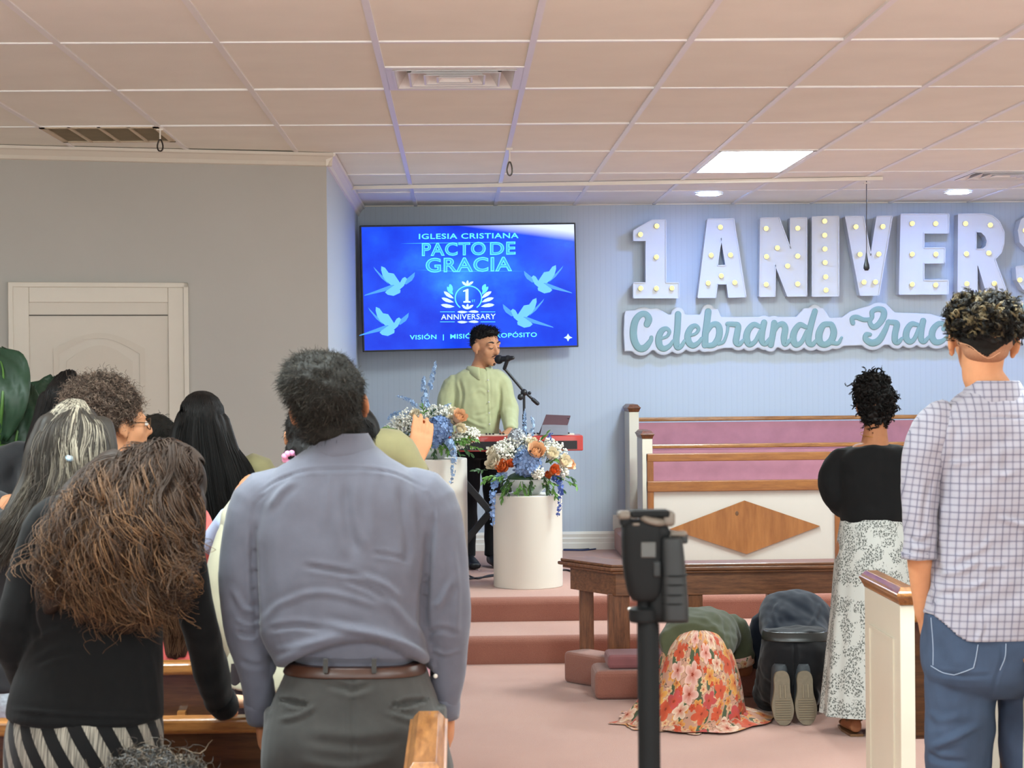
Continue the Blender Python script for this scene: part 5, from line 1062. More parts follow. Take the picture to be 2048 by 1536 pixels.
for k, x in (('L', 1925), ('R', 2062)): q = at(x, 1400, Y); J['hip'+k] = Vector((q.x, Y, .93)); J['kn'+k] = Vector((q.x-.008, Y+.01, .5)); J['an'+k] = Vector((q.x, Y-.02, .08))
F3.hand['L'] = (Vector((.25, .25, -1)), Vector((1, .2, .1)), Vector((0, 1, .2)), dict(curl=.2)); F3.hand['R'] = (Vector((-.25, .25, -1)), Vector((-1, .2, .1)), Vector((0, 1, .2)), dict(curl=.2))
h3 = Head(at(1966, 682, Y+.02), 6, 4, 3, 1.04)
body(F3, h3, S_TAN, ym, .006, torso=rowpx([(780, 1955, 2022, .05), (815, 1905, 2075, .07), (860, 1885, 2100, .08), (1000, 1885, 2098, .085), (1200, 1885, 2095, .085), (1290, 1890, 2090, .095), (1345, 1905, 2075, .09)], Y))
def hem3(V, N):
    q = proj(V); x = q[:, 0]; c = np.where(x < 1945, 1225+60*smooth01((x-1848)/97), 1285); return -.04*smooth01((q[:, 1]-c)/5)
SH = [(775, 1942, 2034, .062), (800, 1905, 2075, .08), (830, 1872, 2112, .098), (875, 1858, 2128, .11), (950, 1866, 2118, .115), (1050, 1868, 2114, .115), (1150, 1858, 2120, .12), (1230, 1846, 2130, .13), (1287, 1846, 2130, .132), (1297, 1856, 2120, .12)]
guv = lambda V: {'gu': V[:, 0]+.03*np.sin(V[:, 2]*3), 'gv': V[:, 2]}
FL3 = [([(1905, 840), (1890, 900), (1872, 960)], 8, .007), ([(1880, 850), (1868, 900)], 6, -.005), ([(1990, 850), (2000, 900), (1998, 950), (2030, 945)], 7, .005), ([(1995, 1035), (2030, 1045), (2060, 1055)], 6, .006), ([(1960, 1120), (1925, 1140), (1880, 1150)], 6, .006), ([(1985, 1075), (1960, 1100), (1900, 1120)], 6, .004), ([(1960, 915), (1930, 925), (1890, 930)], 6, .004), ([(1975, 1160), (1940, 1175), (1880, 1180)], 6, .005), ([(1870, 990), (1868, 1080), (1880, 1170)], 8, -.007), ([(1950, 1290), (1965, 1255), (1962, 1235)], 4, .005), ([(2010, 1130), (1970, 1135)], 5, .005), ([(1850, 1215), (1880, 1190), (1930, 1180)], 7, -.004), ([(1880, 830), (1920, 832), (2000, 834), (2080, 834)], 2.2, -.003)]
so = garment('shirt', [loft(rowpx(SH, Y), 36, 4)], m_plaid, ym, .006, 3, [(Wob(5, 31), .004), (Wob(14, 32), .0016), (Wob(26, 33, 8, (2, 1, 1)), .0008)], FL3, hem3, attr=guv)
for k, s, pts in (('L', -1, [(1905, 845), (1866, 868), (1845, 950), (1838, 1040), (1838, 1118)]), ('R', 1, [(2080, 845), (2120, 868), (2144, 950), (2150, 1040), (2150, 1118)])):
    P = [at(x, y, Y-.005*i) for i, (x, y) in enumerate(pts)]
    def sa(V, a=P[1], b=P[-1]):
        d = np.array(b-a); d /= np.linalg.norm(d); w_ = V-np.array(a); v = w_ @ d; e = np.array((1, 0, 0))-d*d[0]; e /= np.linalg.norm(e); return {'gu': w_ @ e*1.15+.01, 'gv': v}
    garment('sleeve', [limb(P, [.07, .07, .058, .051, .047], 20)], m_plaid, so, .006, 2, [(Wob(7, 35+s), .004), (Wob(18, 36+s), .002)], [([(1810, 1075), (1840, 1085), (1870, 1070)], 5, -.006), ([(1812, 1095), (1845, 1098), (1868, 1092)], 4, .005), ([(1862, 960), (1850, 1010), (1846, 1060)], 5, -.006)], attr=sa)
    V, F = tube([at(pts[-1][0], 1104, Y-.015), at(pts[-1][0], 1117, Y-.015)], [.049, .048], 20, 1, cap=False); mk('rolled_cuff', V, F, m_plaid, so, True, attr={'gu': np.array(V)[:, 0], 'gv': np.array(V)[:, 2]})
V, F = loft(rowpx([(806, 1916, 2060, .082), (795, 1920, 2054, .082), (775, 1932, 2044, .076), (762, 1938, 2036, .072), (764, 1940, 2034, .068)], Y, p=2.2), 40, 4); V = np.array(V); mk('collar', V, F, m_plaid, so, True, attr={'gu': V[:, 0], 'gv': V[:, 2]})
JN = [(1225, 1850, 2126, .118), (1300, 1846, 2128, .128), (1350, 1850, 2124, .13), (1376, 1872, 2100, .11), (1392, 1900, 2070, .08)]
lg = []
for k, x0 in (('L', 1920), ('R', 2072)):
    a = at(x0, 1340, Y); lg.append(limb([Vector((a.x, Y, .86)), at(x0-2, 1440, Y), at(x0-5, 1500, Y+.01), at(x0-2, 1560, Y+.01), Vector((J['kn'+k].x, Y+.01, .4)), Vector((J['an'+k].x, Y-.01, .04))], [.098, .096, .093, .088, .074, .068], 20))
jo = garment('jeans', [loft(rowpx(JN, Y, p=2.6), 36, 4)]+lg, m_jean, ym, .006, 2, [(Wob(6, 41), .0035), (Wob(16, 42), .0012)], [([(1862, 1495), (1900, 1480), (1960, 1450)], 7, .008), ([(1855, 1505), (1880, 1520), (1940, 1525)], 6, -.006), ([(1870, 1345), (1930, 1352), (1985, 1350)], 4, -.004), ([(1852, 1420), (1880, 1440), (1930, 1430)], 7, .004), ([(2000, 1290), (2003, 1320), (1990, 1360), (1984, 1400)], 3, -.004)])
def stitch(name, pts, mat, parent, surf, r=.0016, back=True):
    bvh = BVHTree.FromPolygons([v.co+wloc(surf) for v in surf.data.vertices], [tuple(p.vertices) for p in surf.data.polygons]); out = []; o = Vector((0, 0, CAMZ))
    for x, y in spline(np.array(pts, float), 8):
        d = (at(x, y, 5)-o).normalized(); hit = bvh.ray_cast(o, d)
        if hit[0] is not None: out.append(hit[0]-d*r*.6)
    if len(out) > 2: mb = MB(); mb.tube(out, r, 6); return mb.build(name, mat, parent)
for ln in ([(1862, 1236), (1866, 1290), (1866, 1330)], [(1862, 1332), (1885, 1345), (1908, 1350)], [(1908, 1350), (1930, 1343), (1947, 1336)], [(1956, 1290), (1952, 1315), (1947, 1336)], [(2012, 1288), (2010, 1315), (2000, 1340)]): stitch('pocket_stitching', ln, m_seam, jo, jo, .0014)
shoes(F3, m_white, ym)
short_hair(ym, H_YOUTH, h3, [((0, -.012, .058), (.09, .106, .06)), ((0, -.034, .022), (.076, .079, .04))], 4200, .024, (0, -.2, -.2), .0085, 1.5, .0015, .007, 10, 9, 1.0, keep=lambda c: np.where(c[:, 2] < h3.p(0, 0, .015).z, 0.0, 1.0), lock=6)
V, F = union([h3.e((0, -.028, .004), (.0758, .0765, .046), 30), h3.e((0, -.048, -.022), (.061, .05, .036), 26)], .0035, 4); V = np.array(V)
fo = mk('shaved_fade', V, F, [plain('stubble_fade', '96694d', .8, var=.12, vs=300), plain('clipped_hair', '15120f', .8, spec=.2, var=.3, vs=200)], ym, True)
q = proj(V); C = np.array([q[list(f)].mean(0) for f in F]); vy = np.interp(C[:, 0], [1890, 1912, 1974, 2022, 2045], [676, 679, 714, 680, 668]); fo.data.polygons.foreach_set('material_index', (C[:, 1] < vy).astype(int).tolist())
mb = MB(); BV = BVHTree.FromPolygons([Vector(v) for v in V], F); pl = []
for x, y in spline(np.array([(1916, 680), (1940, 687), (1974, 711), (2000, 700)], float), 8):
    o = Vector((0, 0, CAMZ)); hit = BV.ray_cast(o, (at(x, y+5, 5)-o).normalized())
    if hit[0] is not None: pl.append(hit[0])
if len(pl) > 2: mb.tube(pl, .0012, 6); mb.build('razor_line', plain('razor_line_skin', 'c08f6e', .7), fo, True)

# ---------------------------------------------------------------- woman in black top and sprigged skirt
Y = 8.65
def sprig():
    t = NT('sprigged_cotton'); t.set(.85, spec=.2); tc = t.n('TexCoord'); uv = tc.outputs['UV']
    vo = t.n('TexVoronoi', voronoi_dimensions='2D'); vo.inputs['Scale'].default_value = 12; wp = t.n('VectorMath', operation='MULTIPLY_ADD'); t.l(t.noise(18, uv, 4, .7, out=1), wp.inputs[0]); wp.inputs[1].default_value = (.16, .16, 0); t.l(uv, wp.inputs[2]); t.l(wp.outputs[0], vo.inputs['Vector']); cl = t.math('LESS_THAN', vo.outputs['Distance'], .5)
    n2 = t.n('TexVoronoi', voronoi_dimensions='2D'); n2.inputs['Scale'].default_value = 75; t.l(uv, n2.inputs['Vector']); dot = t.math('LESS_THAN', n2.outputs['Distance'], .3)
    wv = t.noise(60, uv, 3); st = t.math('LESS_THAN', t.math('ABSOLUTE', t.math('SUBTRACT', wv, .5)), .022)
    m = t.math('MULTIPLY', cl, t.math('MAXIMUM', t.math('MULTIPLY', dot, .8), t.math('MULTIPLY', st, .75))); t.color(t.mix(m, 'bcbeb9', '363c39')); return t.m
pb = at(1745, 1475, Y); wn = person('woman standing with a dark curly updo, black top and long white sprigged skirt', pb.x, Y)
F4 = Fig(pb.x, Y, 1.6); J = F4.J
J['neck'] = at(1750, 878, Y)
for k, q in (('L', -1), ('R', 1)): J['sh'+k] = at(1748+q*58, 930, Y); J['el'+k] = at(1746+q*78, 985, Y-.01); J['wr'+k] = at(1746+q*25, 1010, Y+.2)
h4 = Head(at(1750, 812, Y+.02), 4, 0, 0, .95)
for k in 'LR': F4.hand[k] = (Vector((-1 if k == 'R' else 1, .2, 0)), Vector((0, -1, 0)), Vector((0, 0, 1)), {})
body(F4, h4, S_MID, wn, .007)
T4 = rowpx([(889, 1718, 1780, .06), (895, 1694, 1804, .088), (908, 1676, 1820, .102), (925, 1668, 1826, .11), (980, 1672, 1820, .12), (1030, 1680, 1812, .12), (1046, 1684, 1808, .115)], Y)
garment('black_top', [loft(T4, 32, 4)]+[limb([at(1748+q*30, 922, Y), at(1748+q*63, 917, Y), at(1746+q*83, 950, Y), at(1746+q*80, 990, Y), at(1746+q*60, 1015, Y+.1), at(1746+q*30, 1015, Y+.2)], [.04, .053, .058, .054, .05, .04], 16) for q in (-1, 1)], cloth('black_cotton', '0f0f10', .9, sheen=.05), wn, .008, 3, [(Wob(6, 51), .004), (Wob(14, 52), .0015)])
rows = [(lambda A, B, d: ((A+B)/2, (B.x-A.x)/2, d))(at(a, py, Y), at(b, py, Y), d) for py, a, b, d in ((1036, 1682, 1810, .125), (1060, 1678, 1814, .14), (1120, 1670, 1822, .165), (1220, 1662, 1832, .17), (1320, 1652, 1840, .18), (1425, 1642, 1852, .19))]
V, F, UV = sheet(rows, 160, 5, ((7, .03, 0), (12, .022, 1.2), (19, .01, .4))); mk('sprigged_skirt', V, F, sprig(), wn, True, uv=UV)
for k in 'LR':
    a = J['an'+k]; mb = MB(); mb.tube([a+Vector((-.036, .0, -.01)), a+Vector((0, -.045, -.005)), a+Vector((.036, 0, -.01))], .005, 8, sub=4); mb.tube([a+Vector((-.045, .1, -.035)), a+Vector((0, .1, -.008)), a+Vector((.045, .1, -.035))], .006, 8, sub=4); V, F = prism([(-.03, -.06), (.03, -.06), (.045, .08), (.04, .18), (0, .21), (-.04, .18), (-.045, .08)], lambda u, v, n: Vector((a.x+u, a.y+v, n)), .001, .012); mb.add(V, F); mb.build('sandal', plain('bronze_leather', '8a6a4c', .35, metal=.4), wn)
pts = [at(1748, 868, Y)+Vector((.062*math.cos(a), .06*math.sin(a)+.005, .012*math.sin(a))) for a in np.linspace(0, 2*PI, 25)]
mb = MB(); mb.tube(pts, .0014, 6); mb.build('necklace', plain('gold', 'd8b25a', .25, metal=1), wn)
short_hair(wn, H_BLACK, h4, [((0, -.02, .03), (.084, .1, .09)), ((-.01, -.02, .1), (.07, .08, .06)), ((0, -.055, -.04), (.06, .045, .055)), ((-.035, -.03, .07), (.06, .07, .06))], 2600, .03, (0, -.1, -.2), .010, 1.5, .0018, .008, 10, 12, .6, lock=6)

# ---------------------------------------------------------------- singer
Y = 13.25
pb = at(962, 1134, Y); sg = person('man singing into a microphone in a pale green button shirt behind the red keyboard', pb.x, Y, z=STAGE)
F5 = Fig(pb.x, Y, 1.69, 163, STAGE); J = F5.J
J['shR'], J['elR'], J['wrR'] = at(910, 766, Y-.02), at(893, 825, Y-.02), at(918, 868, Y-.25); J['shL'], J['elL'], J['wrL'] = at(1002, 766, Y-.02), at(1018, 820, Y-.06), at(1020, 862, Y-.24); J['neck'] = at(958, 738, Y)
F5.hand['L'] = (Vector((-.1, -1, -.15)), Vector((0, 0, -1)), Vector((-1, 0, 0)), dict(curl=.35)); F5.hand['R'] = (Vector((.2, -1, -.15)), Vector((0, 0, -1)), Vector((1, 0, 0)), dict(curl=.35))
h5 = Head(at(972, 693, Y-.03), 138, -10, 4, 1.13)
F5.T = [(h, w*1.0, d) for h, w, d in F5.T]
S_SING = skin('skin_singer', 'c58e6b')
bo = body(F5, h5, S_SING, sg, .007, hs=1.1)
m_green = cloth('pale_green_cotton', 'b6b98f', .8, .03, 30, 500, .06)
SH = [(737, 936, 996, .076), (748, 912, 1009, .098), (766, 900, 1015, .114), (800, 906, 1010, .125), (835, 914, 1003, .12), (862, 922, 998, .115), (870, 924, 997, .11)]
so = garment('shirt', [loft(rowpx(SH, Y), 32, 4), limb([at(938, 775, Y), at(908, 766, Y-.01), at(897, 795, Y-.02), at(893, 826, Y-.04), at(905, 856, Y-.15), at(916, 868, Y-.23)], [.05, .066, .068, .066, .056, .046], 16), limb([at(978, 775, Y), at(1003, 766, Y-.02), at(1012, 795, Y-.04), at(1018, 822, Y-.07), at(1021, 848, Y-.17), at(1021, 862, Y-.23)], [.05, .064, .064, .064, .056, .046], 16)], m_green, sg, .007, 3, [(Wob(6, 61), .004), (Wob(15, 62), .0015)], [([(975, 742), (978, 800), (980, 868)], 1.6, .004), ([(918, 760), (925, 790), (920, 830)], 3, -.008), ([(998, 765), (1000, 800), (998, 835)], 3, -.007), ([(925, 835), (955, 850), (975, 855)], 3, .005), ([(990, 815), (970, 828), (945, 832)], 3, -.004), ([(940, 790), (960, 780), (975, 790)], 3, .004)])
V = []; n = 33; th = np.linspace(math.radians(16), math.radians(344), n); NB = J['neck']+Vector((0, 0, -.005))
for rr, z0, dip in ((.074, -.02, 0), (.075, .026, .012), (.081, .028, .012), (.104, -.016, .055)):
    for a in th:
        e = math.exp(-((a-th[0])/.5)**2)+math.exp(-((a-th[-1])/.5)**2); V.append(NB+F5.f*(rr*math.cos(a)+.006+.014*e*(rr > .1))+F5.r*(rr*math.sin(a)*1.04)+Vector((0, 0, z0-dip*e)))
F = [(i*n+j, i*n+j+1, (i+1)*n+j+1, (i+1)*n+j) for i in range(3) for j in range(n-1)]; co_ = mk('collar', V, F, m_green, so, True); mo = co_.modifiers.new('t', 'SOLIDIFY'); mo.thickness = .004
for k in range(5):
    c = at(976+k*.8, 760+k*22, Y-.127); mb = MB(); mb.ell(c, (.006, .003, .006), 10); mb.build('button', m_btn, so)
mt = cloth('black_trousers', '1a1a1d', .85)
garment('trousers', trousers_parts(F5, .018, .6), mt, sg, .009, 3, [(Wob(6, 63), .004)])
ring_band('belt', rowpx([(882, 921, 1000, .118), (881, 920, 1001, .122), (870, 921, 1000, .122), (869, 922, 999, .118)], Y), m_blk, sg)
c = at(982, 874, Y-.124); mb = MB(); mb.obox(c, (.024, 0, 0), (0, .004, 0), (0, 0, .018)); mb.build('belt_buckle', plain('buckle', '8d8b88', .3, metal=.9), sg, bevel=.003)
shoes(F5, m_blk, sg)
short_hair(sg, H_BLACK, h5, [((0, -.024, .072), (.081, .09, .054)), ((0, -.045, .03), (.078, .066, .065)), ((0, .03, .098), (.058, .046, .026))], 1500, .02, (0, .35, .1), r=.0016, seed=14, bump=.003, tmax=.5)
V, F = union([h5.e((0, -.03, .01), (.077, .08, .06), 24)], .007, 2); mk('shaved_side_hair', V, F, plain('fade_stubble', '4a3225', .85, var=.2, vs=200), sg, True)
mb = MB()
for s in (-1, 1): mb.tube([h5.p(s*.016, .086, .036), h5.p(s*.032, .084, .043), h5.p(s*.05, .072, .037)], [.0035, .0045, .0025], 8, sub=3)
mb.build('eyebrows', m_blk, sg, True)
mb = MB()
for s in (-1, 1): mb.tube([h5.p(s*.017, .086, .008), h5.p(s*.031, .0885, .002), h5.p(s*.046, .078, .008)], [.0015, .0026, .0015], 8, sub=3)
mb.build('eyelashes', m_blk, sg, True)
mb = MB(); mb.tube([h5.p(-.026, .088, -.05), h5.p(-.012, .099, -.041), h5.p(0, .1, -.04), h5.p(.012, .099, -.041), h5.p(.026, .088, -.05)], [.002, .004, .0035, .004, .002], 8, sub=3); mb.build('moustache', plain('thin_beard', '3a261b', .8), sg, True)
mb = MB(); mb.ell(h5.p(0, .091, -.0585), (.016*1.1, .007, .006), 12, h5.R); mb.build('open_mouth', plain('mouth_dark', '3b1713', .6), sg, True)
mb = MB(); mb.ell(h5.p(0, .082, -.096), (.012, .01, .012), 12, h5.R); mb.build('chin_beard', plain('thin_beard', '3a261b', .8), sg, True)
# ---------------------------------------------------------------- woman kneeling in a flowered skirt
def flowers():
    t = NT('flowered_crepe'); t.set(.8, spec=.2, sheen=.1); tc = t.n('TexCoord'); uv = tc.outputs['UV']
    def bloom(scale, R, seed, stops, petals=2.5, inner='b5472c'):
        mp = t.n('Mapping'); mp.inputs['Scale'].default_value = (scale, scale, 1); mp.inputs['Location'].default_value = (seed, seed*1.7, 0); t.l(uv, mp.inputs[0])
        vo = t.n('TexVoronoi', voronoi_dimensions='2D'); vo.inputs['Scale'].default_value = 1; vo.inputs['Randomness'].default_value = .75; t.l(mp.outputs[0], vo.inputs['Vector'])
        sb = t.n('VectorMath', operation='SUBTRACT'); t.l(mp.outputs[0], sb.inputs[0]); t.l(vo.outputs['Position'], sb.inputs[1]); sx = t.n('SeparateXYZ'); t.l(sb.outputs[0], sx.inputs[0]); sc_ = t.n('SeparateColor'); t.l(vo.outputs['Color'], sc_.inputs[0])
        th = t.math('ADD', t.math('ARCTAN2', sx.outputs[1], sx.outputs[0]), t.math('MULTIPLY', sc_.outputs[1], 6.28)); pr = t.math('ABSOLUTE', t.math('SINE', t.math('MULTIPLY', th, petals)))
        lim = t.math('MULTIPLY', t.math('MULTIPLY_ADD', pr, .45, .55), t.math('MULTIPLY_ADD', sc_.outputs[2], R*.5, R*.6)); rr = t.math('DIVIDE', vo.outputs['Distance'], lim)
        m = t.math('LESS_THAN', rr, 1.0); x = t.n('ValToRGB'); t.l(sc_.outputs[0], x.inputs[0]); x.color_ramp.interpolation = 'CONSTANT'; e = x.color_ramp.elements
        while len(e) < len(stops): e.new(.5)
        for el, (p, c) in zip(e, stops): el.position = p; el.color = lin(c)
        inn = t.math('MULTIPLY', t.math('SUBTRACT', 1.0, rr), 1.1); inn.node.use_clamp = True
        return m, t.mix(t.math('MULTIPLY', inn, .8), x.outputs[0], inner), rr
    base = 'b88a74'
    # leaves: stretched cells
    m0 = t.n('Mapping'); m0.inputs['Scale'].default_value = (22, 9.5, 1); m0.inputs['Rotation'].default_value = (0, 0, .7); t.l(uv, m0.inputs[0]); v0 = t.n('TexVoronoi', voronoi_dimensions='2D'); v0.inputs['Scale'].default_value = 1; t.l(m0.outputs[0], v0.inputs['Vector']); s0 = t.n('SeparateColor'); t.l(v0.outputs['Color'], s0.inputs[0])
    lf = t.math('MULTIPLY', t.math('LESS_THAN', v0.outputs['Distance'], .36), t.math('LESS_THAN', s0.outputs[0], .5)); c = t.mix(lf, base, '4c5840')
    st = t.math('LESS_THAN', t.math('ABSOLUTE', t.math('SUBTRACT', t.noise(16, uv, 2), .5)), .008); c = t.mix(st, c, '5b4a3a')
    for sc_, R, sd, stops in ((19, .5, 3.3, [(0, 'cf9850'), (.35, 'd2b68a'), (.7, 'b8492c')]), (9.5, .56, 7.1, [(0, 'd6c0a8'), (.3, 'c0563a'), (.5, 'd9b2a4'), (.68, 'cc9a50'), (.86, 'b04a4c')])):
        m, fc, rr = bloom(sc_, R, sd, stops); m.node.use_clamp = True; c = t.mix(m, c, fc); c = t.mix(t.math('LESS_THAN', rr, .16), c, '8a3520')
    t.color(c); return t.m
Y = 9.05
kw = person('woman kneeling face down at the altar rail in a peach flowered skirt and olive top', at(1385, 1462, Y).x, Y)
hipk, shk = at(1395, 1318, 9.15), at(1412, 1285, 9.55)
S_ = 1.0; h6 = Head(at(1425, 1318, 9.78), 10, -75, 0, .92)
P = head_parts(h6)+[tube([h6.p(0, -.02, -.04), (h6.c+shk)/2, shk], [.05, .05, .06], 14, 2), loft([(at(1385, 1335, 9.02), (.14, 0, 0), (0, .05, .12), 2.2), (hipk, (.15, 0, 0), (0, .06, .12), 2.3), ((hipk+shk)/2+Vector((0, 0, .02)), (.13, 0, 0), (0, .05, .1), 2.3), (shk, (.15, 0, 0), (0, .05, .09), 2.3), (shk+Vector((0, .07, -.02)), (.06, 0, 0), (0, .03, .05), 2.2)], 24, 3)]
elb = at(1492, 1340, 9.62); sho = at(1458, 1262, 9.55); wri = at(1448, 1342, 9.72)
P.append(tube([shk, sho, (sho+elb)/2, elb, wri], [.05, .05, .044, .036, .026], 14, 3)); P += hand_parts(wri, Vector((-.9, .5, .05)), (0, 0, -1), (.2, 1, 0), .95)
sho2 = at(1362, 1262, 9.55); elb2 = at(1345, 1335, 9.65); wri2 = at(1385, 1342, 9.74); P.append(tube([shk, sho2, (sho2+elb2)/2, elb2, wri2], [.05, .05, .044, .036, .026], 14, 3)); P += hand_parts(wri2, Vector((.9, .5, .05)), (0, 0, -1), (-.2, 1, 0), .95)
for x, kx in ((1362, 1350), (1412, 1420)):
    kn, an = at(kx, 1432, 9.42), at(x, 1440, 9.05); kn.z, an.z = .07, .07; P.append(tube([at(x+8, 1335, 9.1), kn+Vector((0, 0, .02)), an], [.085, .06, .042], 14, 3)); P.append(tube([an, an+Vector((0, -.08, -.01)), an+Vector((0, -.14, -.035))], [.04, .036, .02], 12, 3))
V, F = union(P, .008, 3); mk('body', V, F, S_MID, kw, True)
m_olive = cloth('olive_jersey', '474a35', .9, .06, 20, 500, .1)
garment('olive_top', [loft([(at(1388, 1292, 9.02), (.16, 0, 0), (0, .06, .1), 2.2), (at(1396, 1282, 9.14), (.178, 0, 0), (0, .07, .135), 2.2), (at(1404, 1268, 9.34), (.175, 0, 0), (0, .05, .13), 2.2), (at(1412, 1270, 9.52), (.18, 0, 0), (0, .04, .12), 2.2), (at(1416, 1285, 9.62), (.1, 0, 0), (0, .03, .08), 2.1)], 32, 4), limb([at(1430, 1265, 9.52), at(1462, 1258, 9.53), at(1478, 1285, 9.55), at(1484, 1316, 9.57)], [.085, .08, .07, .066], 18), limb([at(1380, 1265, 9.52), at(1356, 1262, 9.53), at(1348, 1300, 9.58)], [.085, .075, .062], 18)], m_olive, kw, .008, 3, [(Wob(6, 71), .005), (Wob(14, 72), .002)], [([(1440, 1225), (1452, 1250), (1450, 1290)], 4, -.008), ([(1380, 1235), (1410, 1240), (1440, 1260)], 4, .005)])
m_flow = flowers(); V, F = tube([at(1479, 1309, 9.56), at(1481, 1318, 9.565), at(1483, 1328, 9.57)], [.072, .071, .068], 22, 2, cap=False); V = np.array(V); mk('flowered_cuff', V, F, m_flow, kw, True, uv=np.stack([V[:, 0]+.3, V[:, 2]], 1))
rows = [(lambda A, B, y, d: ((A+B)/2, (B.x-A.x)/2, d))(at(a, py, y), at(b, py, y), y, d) for py, a, b, y, d in ((1256, 1372, 1420, 9.14, .09), (1266, 1350, 1440, 9.12, .14), (1290, 1330, 1456, 9.1, .19), (1330, 1314, 1470, 9.08, .23), (1370, 1296, 1478, 9.06, .27), (1410, 1268, 1482, 9.04, .29), (1440, 1242, 1488, 9.03, .31), (1458, 1234, 1490, 9.02, .32), (1466, 1232, 1494, 9.02, .32))]
V, F, UV = sheet(rows, 180, 5, ((5, .04, .5), (8, .055, 0), (13, .055, 1.3), (21, .03, .4))); V[:, 2] = np.maximum(V[:, 2], .006); sk = mk('flowered_skirt', V, F, m_flow, kw, True, uv=UV)
# spread hem lying on the carpet
ctr = at(1385, 1445, 9.05); n = 140; V = []; UV = []
for i, s in enumerate(np.linspace(0, 1, 9)):
    for j in range(n+1):
        a = PI/2+2*PI*j/n; rx = .25+s*(.06)+s*(.05+.01*math.sin(5*a+1)+.008*math.sin(11*a)+.02*math.cos(a-.3)); ry = .24+s*(.06)+s*(.06+.03*math.sin(4*a+1)+.025*math.sin(9*a)); V.append((ctr.x+rx*math.cos(a)*1.02, 9.04+ry*math.sin(a), .012+.03*(1-s)**2+.018*abs(math.sin(13*a+3*s))*math.sin(PI*min(1, s+.15)))); UV.append((a*.33, -.5-s*.12))
F = [(i*(n+1)+j, i*(n+1)+j+1, (i+1)*(n+1)+j+1, (i+1)*(n+1)+j) for i in range(8) for j in range(n)]; mk('skirt_hem', V, F, m_flow, sk, True, uv=UV)
short_hair(kw, H_BLACK, h6, [((0, -.02, .03), (.085, .102, .09)), ((0, -.08, .02), (.05, .05, .05))], 700, .02, (0, -.5, 0), r=.0018, seed=17)

# ---------------------------------------------------------------- man kneeling in a navy shirt
Y = 9.1
km = person('man kneeling at the altar rail in navy shirt and black trousers, shoe soles showing', at(1590, 1462, 8.85).x, Y)
m_navy = cloth('navy_cotton', '171e2b', .85, .06, 25, 500, .1); m_bt = cloth('black_twill', '131316', .85)
hp_ = at(1590, 1318, 9.14); sh7 = at(1592, 1262, 9.58); h7 = Head(at(1596, 1312, 9.8), 0, -70, 0, 1)
P = head_parts(h7)+[tube([h7.p(0, -.02, -.04), (h7.c+sh7)/2, sh7], [.055, .055, .07], 14, 2), loft([(hp_+Vector((0, -.03, -.05)), (.13, 0, 0), (0, .06, .1), 2.3), (hp_, (.14, 0, 0), (0, .08, .12), 2.3), ((hp_+sh7)/2, (.14, 0, 0), (0, .05, .12), 2.3), (sh7, (.165, 0, 0), (0, .05, .1), 2.3), (sh7+Vector((0, .09, -.03)), (.07, 0, 0), (0, .03, .06), 2.2)], 24, 3)]
for q in (-1, 1):
    s_, e_, w_ = at(1592+q*58, 1258, 9.58), at(1592+q*66, 1325, 9.66), at(1592+q*30, 1338, 9.76); P.append(tube([sh7, s_, (s_+e_)/2, e_, w_], [.055, .055, .047, .04, .028], 14, 3)); P += hand_parts(w_, Vector((-q*.7, .7, 0)), (0, 0, -1), (q*-.3, 1, 0), 1.0)
    k_ = at(1590+q*38, 1430, 9.45); k_.z = .075; a_ = at(1591+q*22, 1400, 8.98); a_.z = .12; P.append(tube([hp_+Vector((q*.07, 0, -.02)), (hp_+k_)/2+Vector((q*.06, 0, .0)), k_], [.09, .08, .058], 14, 3)); P.append(tube([k_, (k_+a_)/2, a_], [.055, .052, .038], 14, 3)); P.append(tube([a_, a_+Vector((0, -.02, -.02)), a_+Vector((0, -.03, -.08))], [.034, .03, .022], 12, 3))
V, F = union(P, .008, 3); mk('body', V, F, S_MID, km, True)
garment('navy_shirt', [loft([(at(1592, 1290, 9.1), (.15, 0, 0), (0, .08, .07), 2.5), (at(1592, 1272, 9.13), (.156, 0, 0), (0, .1, .06), 2.5), (at(1592, 1278, 9.2), (.165, 0, 0), (0, .07, .12), 2.4), (at(1591, 1250, 9.36), (.178, 0, 0), (0, .05, .15), 2.3), (at(1590, 1236, 9.5), (.185, 0, 0), (0, .04, .14), 2.3), (at(1592, 1245, 9.62), (.16, 0, 0), (0, .04, .11), 2.2), (at(1594, 1270, 9.7), (.09, 0, 0), (0, .03, .07), 2.2)], 32, 4)]+[limb([at(1592+q*40, 1250, 9.56), at(1592+q*62, 1252, 9.57), at(1592+q*69, 1290, 9.6), at(1592+q*68, 1326, 9.66), at(1592+q*34, 1337, 9.74)], [.09, .08, .068, .058, .042], 18) for q in (-1, 1)], m_navy, km, .008, 3, [(Wob(6, 81), .005), (Wob(14, 82), .002)], [([(1555, 1255), (1548, 1225), (1560, 1200)], 4, .006), ([(1620, 1255), (1635, 1225), (1640, 1205)], 4, .006), ([(1530, 1265), (1560, 1262), (1600, 1268), (1650, 1262)], 3, .004)])
tp = [loft([(at(1590, 1258, 9.13), (.152, 0, 0), (0, .1, 0), 2.6), (at(1590, 1278, 9.12), (.158, 0, 0), (0, .125, 0), 2.6), (at(1590, 1295, 9.1), (.166, 0, 0), (0, .14, 0), 2.5), (at(1590, 1330, 9.1), (.176, 0, 0), (0, .16, 0), 2.5), (at(1588, 1370, 9.13), (.17, 0, 0), (0, .16, 0), 2.4), (at(1588, 1400, 9.18), (.16, 0, 0), (0, .15, 0), 2.4)], 32, 4)]
